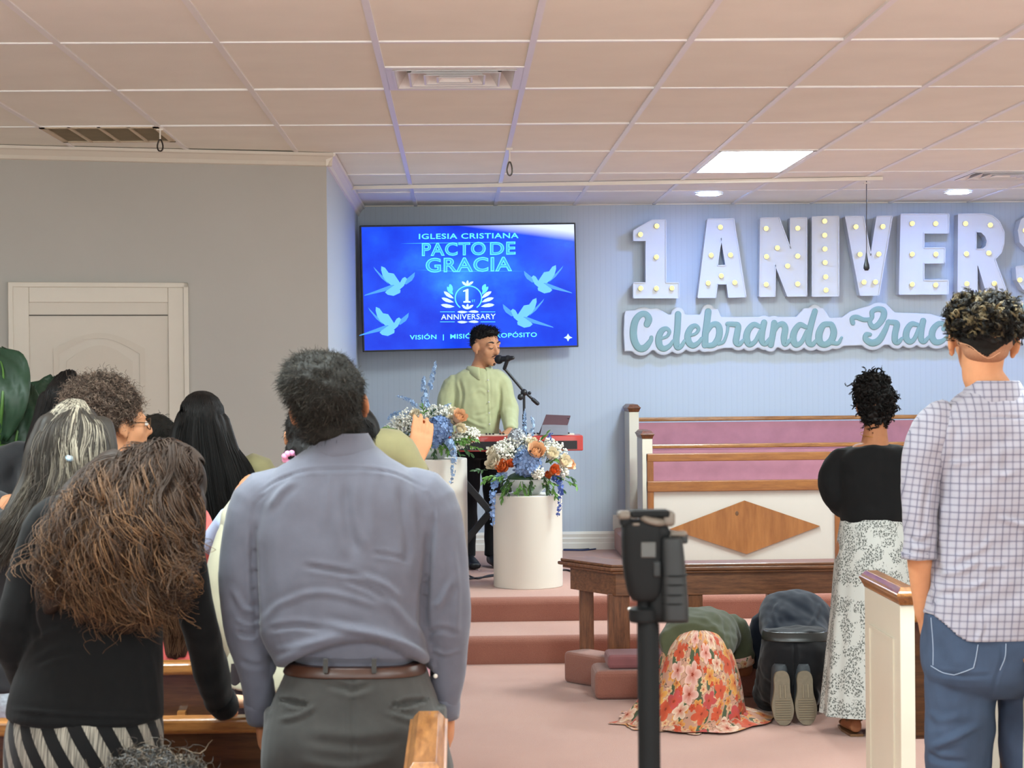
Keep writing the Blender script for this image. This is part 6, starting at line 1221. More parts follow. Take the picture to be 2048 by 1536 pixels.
for q in (-1, 1):
    k_ = at(1588+q*42, 1430, 9.42); k_.z = .085; a_ = at(1591+q*22, 1400, 8.97); a_.z = .12; tp += [limb([at(1589+q*32, 1330, 9.12), at(1588+q*44, 1385, 9.28), k_], [.1, .098, .08], 18, flat=False), limb([k_, (k_+a_)/2, a_], [.078, .07, .058], 18)]
garment('trousers', tp, m_bt, km, .008, 3, [(Wob(6, 83), .005), (Wob(15, 84), .0015)], [([(1590, 1280), (1590, 1330), (1590, 1400)], 3, -.012), ([(1525, 1350), (1550, 1365), (1575, 1370)], 4, .006)])
ring_band('belt', rowpx([(1278, 1525, 1655, .121, 9.12), (1276, 1524, 1656, .124, 9.12), (1262, 1526, 1654, .108, 9.125), (1260, 1527, 1653, .104, 9.125)], 9.1), plain('black_belt', '2a2927', .35), km)
m_sole = plain('rubber_sole', '7b6f5c', .7, var=.08, vs=60); m_shoe = plain('grey_shoe', '3b4146', .65)
for x, w_ in ((1567, 1.0), (1613, 1.0)):
    O = at(x, 1463, 8.87); O.z = .004; H = at(x, 1345, 8.87).z-O.z
    out = [(math.copysign(1, c)*0+c, z) for c, z in [(-.018, .0), (.018, .0), (.042, .03), (.053, .075), (.05, .115), (.04, .16), (.038, .2), (.038, .24), (.03, .268), (.014, .281), (-.014, .281), (-.03, .268), (-.038, .24), (-.038, .2), (-.042, .16), (-.052, .115), (-.052, .075), (-.042, .03)]]
    out = [tuple(r) for r in spline(np.array(out+[out[0]]), 3)[:-1]]; k = H/.281
    V, F = prism([(a*.98, b*k) for a, b in out], lambda u, v, n: Vector((O.x+u, 8.87+.05*(v/H)-n, O.z+v)), -.012, .012); so_ = fix_normals(mk('shoe_sole', V, F, m_sole, km)); b = so_.modifiers.new('b', 'BEVEL'); b.width = .004; b.segments = 2; b.limit_method = 'ANGLE'
    mb = MB()
    for i in range(9): zz = O.z+.025+i*.011; mb.box((O.x-.036, 8.868+.05*((zz-O.z)/H)-.014, zz), (O.x+.036, 8.872+.05*((zz-O.z)/H)-.01, zz+.004))
    for s in (-1, 1): mb.obox((O.x+s*.012, 8.87+.05*.55-.0135, O.z+.155), (.003, 0, 0), (0, .002, 0), (0, .006, .03))
    mb.build('tread', plain('sole_tread', '8d8069', .7), so_)
    V, F = loft([(Vector((O.x, 8.895, O.z+.02)), (.03, 0, 0), (0, .03, .0), 2.4), (Vector((O.x, 8.93, O.z+.08)), (.05, 0, 0), (0, .055, 0), 2.4), (Vector((O.x, 8.96, O.z+.16)), (.042, 0, 0), (0, .06, 0), 2.4), (Vector((O.x, 8.97, O.z+.25)), (.037, 0, 0), (0, .055, 0), 2.4), (Vector((O.x, 8.955, O.z+.275)), (.026, 0, 0), (0, .03, 0), 2.4)], 24, 3); mk('shoe_upper', V, F, m_shoe, km, True)
short_hair(km, H_BLACK, h7, [((0, -.02, .04), (.083, .1, .085))], 500, .015, (0, -.3, 0), r=.0016, seed=18)

# ---------------------------------------------------------------- the group of women on the near side of the aisle
def bystander(label, px, Y, H, head_px, yaw=0, hyaw=None, pitch=0, roll=0, hs=.96, skin_=S_MID, top=None, bottom=None, joints=None, sleeve=1.0, kw=1.0, group=None, voxel=.009, hands='LR', bottom_name='trousers', top_name='top', lean=0, hand=None):
    H = at(*head_px).z/.928; q = at(px, 1500, Y); p = person(label, q.x, Y, group); f = Fig(q.x, Y, H, yaw, 0, lean=lean)
    if joints:
        for k, v in joints.items(): f.J[k] = v
    if hand: f.hand.update(hand)
    h = Head(at(*head_px), yaw if hyaw is None else hyaw, pitch, roll, hs); f.J['neck'] = Vector((h.c.x*.6+f.J['neck'].x*.4, h.c.y*.5+f.J['neck'].y*.5-.01, min(f.J['neck'].z, h.c.z-.125)))
    body(f, h, skin_, p, voxel, hands=hands); garment(top_name, top_parts(f, .018, .48, sleeve, kw), top, p, voxel, 3, [(Wob(6, int(px)), .004), (Wob(14, int(px)+1), .0015)])
    garment(bottom_name, trousers_parts(f), bottom, p, .011, 3, [(Wob(6, int(px)+2), .003)]); shoes(f, m_blk, p); return p, f, h
m_dark = cloth('dark_grey_knit', '2c2c2e', .9); m_lace = cloth('pale_blue_lace', 'b9c9d2', .8, .1, 60, 120, .4); m_dk = cloth('dark_skirt', '2a2023', .9)
# silver streaks, half-up
Y = 5.36
p, f, h = bystander('woman seen from behind with silver-streaked half-up hair and a dark grey top', 62, Y, 1.58, (146, 884, Y+.02), top=m_dark, bottom=m_lace, bottom_name='lace_dress', hs=.98)
g = [[(136, 817, Y), (95, 850, Y-.05), (72, 905, Y-.08), (62, 960, Y-.1), (30, 1020, Y-.13), (-8, 1070, Y-.13), (-30, 1120, Y-.13)], [(142, 815, Y-.02), (105, 848, Y-.09), (85, 910, Y-.12), (75, 975, Y-.14), (40, 1040, Y-.16), (5, 1100, Y-.15), (-12, 1150, Y-.15)], [(148, 814, Y-.03), (125, 850, Y-.1), (122, 900, Y-.13), (118, 960, Y-.15), (85, 1030, Y-.17), (45, 1090, Y-.17), (20, 1135, Y-.16)], [(156, 814, Y-.03), (150, 850, Y-.1), (142, 905, Y-.135), (140, 960, Y-.15), (115, 1020, Y-.17), (75, 1070, Y-.17), (50, 1110, Y-.16)], [(162, 815, Y-.02), (180, 850, Y-.09), (170, 905, Y-.13), (165, 960, Y-.14), (150, 1010, Y-.16), (110, 1060, Y-.17), (80, 1100, Y-.16)], [(168, 817, Y), (205, 855, Y-.06), (212, 905, Y-.08), (200, 950, Y-.1), (180, 1000, Y-.14), (150, 1040, Y-.15), (120, 1085, Y-.15)]]
sh = hair_shell(h, (.085, .103, .09), g, [.035, .035, .035, .03, .02])
hair_obj('hair', H_STREAK, p, sh, [long_strands(crown(h, g), 2400, .0013, .008, .006, 1.5, .003, 3, 28, 31, lambda t, u: np.clip(.15+1.0*(u > .5)*np.clip(1.25-1.1*t, .2, 1)*u+.4*u*t, 0, 1), .014, .2, head=h), long_strands(g, 160, .001, .03, .02, 1.2, .004, 3, 28, 32, lambda t, u: .35+.3*u, .03, .3)])
mb = MB(); c = at(140, 917, Y-.15); mb.tube([c+Vector((-.016, 0, .004)), c+Vector((0, -.01, .0)), c+Vector((.018, 0, -.002))], [.006, .009, .006], 10, sub=3); mb.build('hair_tie', plain('pale_blue_tie', 'a9c4d8', .5), p, True)
# afro with glasses
Y = 6.36
p, f, h = bystander('person in profile with a brown afro, glasses and a white collar', 205, Y, 1.66, (238, 852, Y), yaw=20, hyaw=66, pitch=0, skin_=S_TAN, top=cloth('cream_cotton', 'ddd8c6', .85), bottom=m_dk, hs=1.0)
short_hair(p, H_AFRO, h, [((0, -.06, .068), (.115, .12, .095)), ((.0, -.1, .025), (.1, .078, .08)), ((0, -.07, .088), (.11, .11, .075))], 5600, .03, (0, 0, 0), .006, 2.2, .0012, .006, 9, 23, 1.0)
mb = MB(); R_ = h
for s in (-1, 1):
    mb.tube([h.p(s*.034+.024*math.cos(a), .098-.006*abs(math.cos(a)), .006+.019*math.sin(a)) for a in np.linspace(0, 2*PI, 21)], .0018, 6); mb.tube([h.p(s*.058, .092, .01), h.p(s*.076, .05, .012), h.p(s*.08, -.002, .012)], .0018, 6)
mb.tube([h.p(-.01, .1, .008), h.p(.01, .1, .008)], .0016, 6); mb.build('glasses', plain('glasses_metal', '5a4632', .3, metal=.7), p)
mb = MB()
for s in (-1, 1): mb.ell(h.p(s*.0315, .083, .006), (.011*1, .009, .008), 12, h.R)
mb.build('eyes', plain('eye_white', 'd8d0c8', .3), p, True)
# tall dark head behind the afro
Y = 7.2
p, f, h = bystander('person with long black hair mostly hidden behind the afro', 118, Y, 1.69, (138, 812, Y), top=m_dark, bottom=m_dk, kw=.8)
g = [[(112, 760, Y), (95, 800, Y-.03), (85, 850, Y-.05), (70, 900, Y-.08), (62, 940, Y-.08)], [(125, 748, Y-.02), (112, 790, Y-.08), (100, 850, Y-.1), (82, 900, Y-.12), (70, 945, Y-.12)], [(138, 743, Y-.03), (135, 800, Y-.1), (125, 860, Y-.12), (115, 920, Y-.13), (105, 970, Y-.13)], [(152, 746, Y-.02), (165, 790, Y-.08), (165, 850, Y-.1), (160, 910, Y-.12), (150, 960, Y-.12)]]
hair_obj('hair', H_BLACK, p, hair_shell(h, (.085, .103, .09), g, [.04, .045, .045, .04]), [long_strands(crown(h, g), 900, .0016, .01, .004, 1.5, 0, 3, 18, 41, lambda t, u: .5*u, .012, head=h)])
# dark bob
p, f, h = bystander('person with a dark grey bob seen beyond the glasses', 316, 7.6, 1.53, (313, 886, 7.6), top=m_dark, bottom=m_dk, kw=.75)
short_hair(p, H_SALT, h, [((0, -.02, .03), (.09, .105, .092)), ((0, -.03, -.05), (.088, .09, .07))], 900, .03, (0, 0, -.9), r=.0014, seed=42, bump=.002, tmax=.6)
# straight black hair, olive blouse
Y = 7.2
m_ol = cloth('olive_blouse', '857f5c', .85)
p, f, h = bystander('woman seen from behind with very long straight black hair over an olive blouse', 440, Y, 1.6, (405, 845, Y), top=m_ol, bottom=m_dk, kw=.92, roll=-3)
g = [[(390, 797, Y), (368, 832, Y-.04), (352, 885, Y-.07), (362, 945, Y-.1), (385, 1005, Y-.13), (398, 1070, Y-.13), (405, 1130, Y-.13)], [(396, 793, Y-.02), (378, 835, Y-.09), (370, 890, Y-.11), (385, 950, Y-.14), (402, 1010, Y-.16), (412, 1070, Y-.15), (420, 1140, Y-.14)], [(402, 791, Y-.03), (395, 840, Y-.1), (395, 900, Y-.13), (405, 960, Y-.15), (415, 1020, Y-.16), (425, 1080, Y-.15), (432, 1145, Y-.14)], [(408, 791, Y-.03), (415, 840, Y-.1), (422, 900, Y-.13), (430, 960, Y-.15), (440, 1015, Y-.16), (446, 1060, Y-.16)], [(414, 793, Y-.02), (432, 840, Y-.09), (446, 895, Y-.11), (462, 950, Y-.14), (475, 1010, Y-.15), (482, 1070, Y-.15), (486, 1135, Y-.14)], [(420, 797, Y), (444, 840, Y-.05), (460, 890, Y-.08), (480, 945, Y-.11), (494, 1000, Y-.13), (500, 1060, Y-.13), (505, 1125, Y-.13)], [(424, 802, Y+.02), (450, 850, Y-.02), (475, 895, Y-.04), (500, 930, Y-.06), (513, 965, Y-.08), (518, 1000, Y-.08)]]
hair_obj('hair', H_BLACK, p, hair_shell(h, (.084, .103, .09), [g[0], g[1], g[2], g[3][:4], g[4], g[5]], [.03, .03, .028, .024, .02, .015]), [long_strands(crown(h, g), 2200, .0014, .006, .003, 1, 0, 3, 22, 43, lambda t, u: .55*u, .012, .1, head=h)])
# coral cardigan, hand on a shoulder, long wavy hair
Y = 6.2
hnd = at(462, 1030, Y-.45)
p, f, h = bystander('person in a coral cardigan with one hand on a neighbour’s shoulder', 348, Y, 1.5, (338, 950, Y+.02), top=cloth('coral_knit', 'd9645f', .85), bottom=m_dk, sleeve=.8, kw=.8, skin_=S_TAN,
 joints={'shR': at(380, 1045, Y), 'elR': at(414, 1105, Y-.2), 'wrR': hnd}, voxel=.007, hand={'R': (at(478, 990, Y-.5)-hnd, Vector((.6, .5, -.5)), Vector((-.6, .3, .6)), dict(curl=.25))})
V, F = limb([at(428, 1088, Y-.28), at(446, 1058, Y-.36), at(459, 1036, Y-.43)], [.044, .04, .036], 18, 3); mk('blue_shirt_cuff', V, F, cloth('pale_blue_shirt', 'a9b4d2', .8), p, True)
g = [[(325, 900, Y), (310, 960, Y-.08), (318, 1060, Y-.13), (325, 1150, Y-.14), (330, 1240, Y-.14), (338, 1312, Y-.13)], [(340, 896, Y-.02), (338, 960, Y-.1), (340, 1060, Y-.14), (345, 1150, Y-.15), (348, 1240, Y-.14), (352, 1314, Y-.13)], [(352, 900, Y), (368, 960, Y-.08), (376, 1060, Y-.13), (380, 1150, Y-.14), (372, 1240, Y-.14), (368, 1310, Y-.13)], [(358, 905, Y+.02), (385, 960, Y-.05), (400, 1060, Y-.1), (408, 1130, Y-.12), (405, 1180, Y-.12), (400, 1225, Y-.12)]]
hair_obj('hair', H_WAVY, p, hair_shell(h, (.084, .102, .088), g[:3], [.03, .03, .025, .02, .012]), [long_strands(crown(h, g), 700, .0015, .008, .008, 3, .005, 4, 28, 44, lambda t, u: .25+.6*u*t, .012, .15, head=h)])
# cream blouse with pink scrunchie
Y = 5.32
p, f, h = bystander('person in a cream blouse with a pink scrunchie, mostly hidden by the blue-grey shirt', 572, Y, 1.52, (630, 872, Y+.12), top=cloth('cream_blouse', 'bab79f', .8, .04), bottom=m_dk, skin_=S_TAN, voxel=.008, hs=.94,
 joints={'shL': at(494, 1030, Y), 'elL': at(446, 1190, Y-.03), 'wrL': at(494, 1402, Y+.02), 'shR': at(650, 1030, Y), 'elR': at(690, 1190, Y-.02)}, top_name='cream_blouse')
V, F = limb([at(520, 1020, Y), at(480, 1060, Y-.02), at(447, 1130, Y-.04), at(440, 1190, Y-.04), at(452, 1260, Y-.03), at(485, 1350, Y), at(496, 1405, Y+.02)], [.055, .056, .045, .042, .044, .034, .03], 18, 3); mk('cream_sleeve', V, F, cloth('cream_blouse', 'bab79f', .8, .04), p, True)
short_hair(p, H_BLACK, h, [((0, -.02, .025), (.088, .104, .092)), ((-.02, -.06, -.05), (.07, .06, .06))], 1500, .012, (0, -.1, -.8), r=.0009, seed=45, bump=.002)
mb = MB(); c = at(582, 916, Y+.02)
for k in range(9): a = k*2*PI/9; mb.ell(c+Vector((.018*math.cos(a), .006*math.sin(2*a), .014*math.sin(a))), .0095, 10)
mb.build('pink_scrunchie', plain('pink_fabric', 'd58fb4', .8), p, True)
# olive top, raised hand
Y = 6.3
wr = at(832, 925, Y+.02)
p, f, h = bystander('person in a light olive top holding one hand up before the flowers', 715, Y, 1.6, (700, 868, Y+.02), top=m_ol, bottom=m_dk, sleeve=.5, skin_=S_TAN, voxel=.0048, top_name='olive_top',
 joints={'shR': at(772, 905, Y), 'elR': at(832, 975, Y+.06), 'wrR': wr}, hand={'R': (Vector((.22, .12, 1)), Vector((-.25, 1, .1)), Vector((-1, -.2, .25)), dict(curl=.14, thumb=.25, spread=.12))})
V, F = limb([at(745, 905, Y), at(785, 900, Y), at(812, 930, Y+.02), at(828, 955, Y+.04)], [.075, .072, .062, .058], 18, 3); mk('olive_sleeve', V, F, m_ol, p, True)
g = [[(690, 815, Y), (668, 860, Y-.06), (665, 920, Y-.1)], [(700, 812, Y-.03), (700, 860, Y-.1), (700, 920, Y-.12)], [(712, 815, Y), (738, 850, Y-.05), (746, 890, Y-.06)], [(716, 818, Y+.03), (744, 850, Y), (752, 880, Y)]]
hair_obj('hair', H_BLACK, p, hair_shell(h, (.084, .102, .09), g[:3], [.03, .035, .03], k0=0), [long_strands(g, 500, .0014, .008, .004, 1.5, 0, 3, 14, 46, lambda t, u: .4*u, .01)])

# ---------------------------------------------------------------- child whose curls show at the bottom edge
Y = 3.98
p = person('child sitting in the pew below the striped skirt, only messy dark curls showing', at(285, 1536, Y).x, Y); q = at(292, 1545, Y)
h = Head(Vector((q.x, Y+.04, .745)), 0, -12, 0, .96); f = Fig(q.x, Y, 1.1); 
P = head_parts(h)+[tube([h.p(0, -.02, -.04), Vector((q.x, Y, .62))], [.045, .05], 12, 2), loft([(Vector((q.x, Y-.02, .46)), (.13, 0, 0), (0, .09, 0), 2.3), (Vector((q.x, Y-.02, .56)), (.125, 0, 0), (0, .08, 0), 2.3), (Vector((q.x, Y, .64)), (.13, 0, 0), (0, .07, 0), 2.3), (Vector((q.x, Y, .68)), (.05, 0, 0), (0, .045, 0), 2.2)], 20, 3)]
for s in (-1, 1):
    P.append(tube([Vector((q.x+s*.11, Y, .64)), Vector((q.x+s*.15, Y+.02, .53)), Vector((q.x+s*.1, Y+.14, .49))], [.04, .034, .024], 12, 3)); P += hand_parts((q.x+s*.1, Y+.14, .49), (-s*.2, 1, 0), (0, 0, -1), (-s, 0, 0), .7)
    P.append(tube([Vector((q.x+s*.07, Y, .5)), Vector((q.x+s*.08, Y+.27, .5)), Vector((q.x+s*.08, Y+.3, .25)), Vector((q.x+s*.08, Y+.3, .07))], [.06, .05, .042, .03], 12, 3)); P += foot_parts(Vector((q.x+s*.08, Y+.3, .06)), Vector((0, 1, 0)), .8)
V, F = union(P, .008, 3); mk('body', V, F, S_TAN, p, True)
garment('top', [loft([(Vector((q.x, Y-.02, .46)), (.145, 0, 0), (0, .105, 0), 2.3), (Vector((q.x, Y-.02, .56)), (.14, 0, 0), (0, .095, 0), 2.3), (Vector((q.x, Y, .645)), (.145, 0, 0), (0, .085, 0), 2.3), (Vector((q.x, Y, .672)), (.065, 0, 0), (0, .06, 0), 2.2)], 20, 3)], m_dark, p, .009)
short_hair(p, hairmat('hair_child', '15110e', '33291f', '6a5a48', .45), h, [((0, -.02, .03), (.105, .115, .1)), ((-.07, -.02, .01), (.06, .07, .07)), ((.07, -.02, .02), (.06, .07, .075)), ((.02, -.01, .08), (.07, .07, .05))], 2200, .05, (0, -.1, -.3), .011, 1.5, .0014, .012, 10, 47, 1.0, 20)
# ---------------------------------------------------------------- flower arrangements and the big-leaved plant
m_leaf = plain('leaf_green', '5f8a3c', .5, var=.2, vs=30); m_leafd = plain('leaf_dark', '3c5a34', .5, var=.2, vs=30); m_stem = plain('stem_green', '5d7048', .6)
m_rosew = plain('rose_cream', 'f0e3c8', .6, var=.03); m_rosep = plain('rose_peach', 'f0c49c', .6, var=.05); m_roseo = plain('rose_orange', 'ea8044', .6, var=.06); m_hyd = plain('hydrangea_blue', '86a2cf', .65, var=.14, vs=60); m_blue = plain('pale_blue_floret', '9db7d6', .65, var=.1, vs=60); m_deep = plain('deep_blue_floret', '5a72bd', .65, var=.15, vs=60); m_gyp = plain('gypsophila_white', 'f1efe2', .7, var=.03); m_bowl = plain('white_ceramic', 'dfe3e0', .3, var=.01)
def basis(d):
    d = Vector(d).normalized(); a = Vector((0, 0, 1)) if abs(d.z) < .9 else Vector((1, 0, 0)); u = d.cross(a).normalized(); return d, u, d.cross(u)
def petal(mb, c, d, u, L, W, cup, n=4):
    """cupped petal rising along d and leaning out along u"""
    v = d.cross(u).normalized(); V = []
    for i in range(n+1):
        s = i/n; w_ = W*math.sin(PI*(.12+.8*s))**.7
        for k in (-1, -.5, 0, .5, 1): V.append(c+d*(L*s)+u*(cup*L*(s**1.6)+.0)-u*(.25*w_*(k*k-.3))*(1-.4*s)+v*(w_*k*.5))
    F = [(i*5+k, i*5+k+1, (i+1)*5+k+1, (i+1)*5+k) for i in range(n) for k in range(4)]; mb.add(V, F)
def rose(c, d, R, mat, parent, name='rose'):
    d, u, v = basis(d); mb = MB()
    for ring, (m, L, W, cup, r0) in enumerate(((3, .95, .5, -.15, .08), (5, 1.05, .72, -.02, .2), (6, 1.05, .9, .16, .32), (7, .95, 1.05, .42, .42))):
        for k in range(m): a = 2*PI*k/m+ring*.7+random.uniform(-.15, .15); o = u*math.cos(a)+v*math.sin(a); petal(mb, c+o*(R*r0)-d*R*.5, d, o, R*L, R*W, cup)
    mb.ell(c-d*R*.3, (R*.3, R*.3, R*.4), 10); o = mb.build(name, mat, parent, True); return o
def floret(mb, c, d, r, k=4, rot=0):
    d, u, v = basis(d)
    for i in range(k):
        a = 2*PI*i/k+rot; o = u*math.cos(a)+v*math.sin(a); s = d.cross(o)*r*.42; mb.add([c, c+o*r*.55+s+d*r*.15, c+o*r+d*r*.28, c+o*r*.55-s+d*r*.15], [(0, 1, 2, 3)])
    mb.ell(c+d*r*.08, r*.14, 5)
def hydrangea(c, R, mat, parent):
    mb = MB(); mb.ell(c, R*.62, 12)
    for i in range(110):
        z = 1-2*(i+.5)/110; a = i*2.39996; q = math.sqrt(1-z*z); d = Vector((q*math.cos(a), q*math.sin(a), z)); floret(mb, c+d*R*random.uniform(.72, 1.0), d+Vector((random.uniform(-.3, .3), random.uniform(-.3, .3), random.uniform(-.3, .3))), R*.34, 4, random.random()*3)
    return mb.build('hydrangea', mat, parent, True)
def leafmesh(mb, c, d, n, L, W):
    d = Vector(d).normalized(); n = Vector(n); s = d.cross(n).normalized(); n = s.cross(d); V = []
    for i in range(6):
        t = i/5; w_ = W*math.sin(PI*min(1, t*.92+.06))**.9; p = c+d*(L*t)-n*(L*.25*t*t); V += [p-s*w_+n*w_*.35, p, p+s*w_+n*w_*.35]
    mb.add(V, [f for i in range(5) for f in ((i*3, i*3+1, i*3+4, i*3+3), (i*3+1, i*3+2, i*3+5, i*3+4))])
def leaf_spray(c, d, m, L, parent, mat):
    mb = MB(); d = Vector(d).normalized(); mb.tube([c, c+d*L], .0022, 5)
    for i in range(m):
        t = .25+.75*i/(m-1); a = random.choice((-1, 1)); o = Vector((random.uniform(-.6, .6), random.uniform(-.9, .2), random.uniform(-.6, .5))); leafmesh(mb, c+d*L*t, d*.7+o, (random.uniform(-.4, .4), -.7, .6), L*.45, L*.085)
    return mb.build('leaf_spray', mat, parent, True)
def flower_spike(pts, r, m, mat, parent, name, wid=.012, taper=True):
    P = spline([tuple(p) for p in pts], 8); mb = MB(); mb.tube([Vector(p) for p in P], .002, 5)
    for i in range(m):
        t = i/m; p = Vector(P[min(len(P)-1, int((.25+.75*t if taper else t)*(len(P)-1)))]); o = Vector((random.gauss(0, 1), random.gauss(0, 1), random.gauss(0, .6))).normalized(); k = (1.15-.7*t) if taper else (1.1-.55*t); floret(mb, p+o*wid*k, o, r*k, 5, random.random()*3)
    return mb.build(name, mat, parent, True)
def gyps(parent, blobs, m, r=.0075):
    mb = MB(); st = MB()
    for c, R, root in blobs:
        for i in range(m):
            o = Vector((random.gauss(0, 1), random.gauss(0, 1), random.gauss(0, 1))).normalized()*R*random.random()**.4; p = c+o; mb.ell(p, r*random.uniform(.6, 1.15), 6)
            if i % 4 == 0: st.tube([root+(c-root)*.6, p], .001, 3)
    o = mb.build('baby_breath', m_gyp, parent, True); o['kind'] = 'stuff'; s = st.build('baby_breath_stems', m_stem, parent); s['kind'] = 'stuff'
def arrangement(label, P, FY, bowl_r, bowl_h, fl):
    """P: point on the plinth top; FY: distance of the flowers' front; fl: callback with a pixel mapper"""
    t = thing('flower_arrangement', label, 'flower arrangement', P, 'flower bowls on the plinths'); R = bowl_r
    mb = MB(); mb.lathe([(0, 0), (R*.5, 0), (R*.56, .004), (R*.8, bowl_h*.35), (R, bowl_h*.97), (R*.99, bowl_h), (R*.95, bowl_h*.97), (R*.5, bowl_h*.3), (0, bowl_h*.28)], P, n=48); mb.build('bowl', m_bowl, t, True)
    mb = MB(); mb.ell(P+Vector((0, 0, bowl_h)), (R*.93, R*.93, .05), 20); mb.build('floral_foam', m_leafd, t, True)
    fl(t, lambda px, py, dy=0.0: at(px, py, FY+dy), P+Vector((0, 0, bowl_h)))
PXM = 11.95/FPX
def right_fl(t, f, C):
    D = lambda p: (p-C+Vector((0, -.12, .05)))
    for px, py, R, m, dy in ((989, 926, 21, m_rosew, -.02), (1072, 903, 22, m_rosep, -.1), (1103, 908, 16, m_rosew, -.05), (1128, 924, 18, m_rosew, -.02), (1140, 930, 14, m_rosep, .05), (1063, 885, 14, m_rosew, 0), (985, 905, 14, m_rosew, .03), (1100, 885, 12, m_rosew, .05)):
        p = f(px, py, dy); rose(p, D(p), R*PXM*1.05, m, t)
    for px, py, R, dy in ((1006, 934, 16, -.06), (1022, 928, 11, -.05), (1108, 941, 14, -.06), (1095, 950, 9, -.04)): p = f(px, py, dy); rose(p, D(p), R*PXM*1.1, m_roseo, t, 'orange_flower')
    hydrangea(f(1054, 927, -.06), 27*PXM, m_hyd, t); hydrangea(f(1035, 876, .05), 19*PXM, plain('hydrangea_grey', 'a9adb3', .7, var=.1, vs=60), t); hydrangea(f(1046, 906, .02), 16*PXM, m_blue, t)
    g = [(f(1010, 905, -.02), .07, C), (f(1020, 890, .03), .06, C), (f(1092, 895, .0), .07, C), (f(1115, 905, .02), .07, C), (f(1075, 945, -.08), .045, C), (f(1122, 945, -.03), .05, C), (f(1000, 898, .05), .05, C), (f(1050, 890, .03), .07, C)]; gyps(t, g, 150)
    for px, py, dx, dz in ((985, 950, -.8, -.5), (1000, 960, -.6, -.8), (1020, 965, -.2, -1), (1045, 962, .1, -.9), (1090, 960, .2, -1), (1110, 962, .6, -.8), (1125, 950, .9, -.3), (975, 940, -1, .0), (1060, 958, .0, -.9), (1010, 975, -.3, -1), (1105, 970, .3, -1), (1130, 960, .9, -.5), (1078, 885, .5, .6), (1096, 925, .4, .2)): leaf_spray(f(px, py, -.03), (dx, -.5, dz), 6, .085, t, m_leaf if random.random() < .7 else m_leafd)
    for k in range(26): a = random.uniform(-.35, PI+.35); leaf_spray(f(1055+66*math.cos(a)*random.uniform(.5, 1), 952+18*math.sin(a)*random.uniform(-.2, 1), random.uniform(-.1, .05)), (math.cos(a), -.5, -.9*abs(math.sin(a))-.1), 5, .075, t, m_leaf if k % 3 else m_leafd)
    for px, m in ((1050, m_blue),): flower_spike([f(px, 890, .05), f(px-1, 850, .05), f(px, 818, .05)], .013, 34, m, t, 'delphinium', .01)
    flower_spike([f(1058, 890, .06), f(1066, 850, .06), f(1062, 832, .06)], .011, 22, m_blue, t, 'delphinium', .012); flower_spike([f(1100, 892, .0), f(1098, 875, .0), f(1104, 866, .0)], .013, 16, m_deep, t, 'delphinium', .012)
    flower_spike([f(1005, 950, -.05), f(990, 965, -.1), f(985, 1000, -.11), f(985, 1052, -.1)], .021, 75, m_hyd, t, 'hanging_wisteria', .02, False); flower_spike([f(1110, 955, -.05), f(1120, 965, -.1), f(1121, 1000, -.11), f(1115, 1033, -.1)], .018, 55, m_deep, t, 'hanging_wisteria', .016, False)
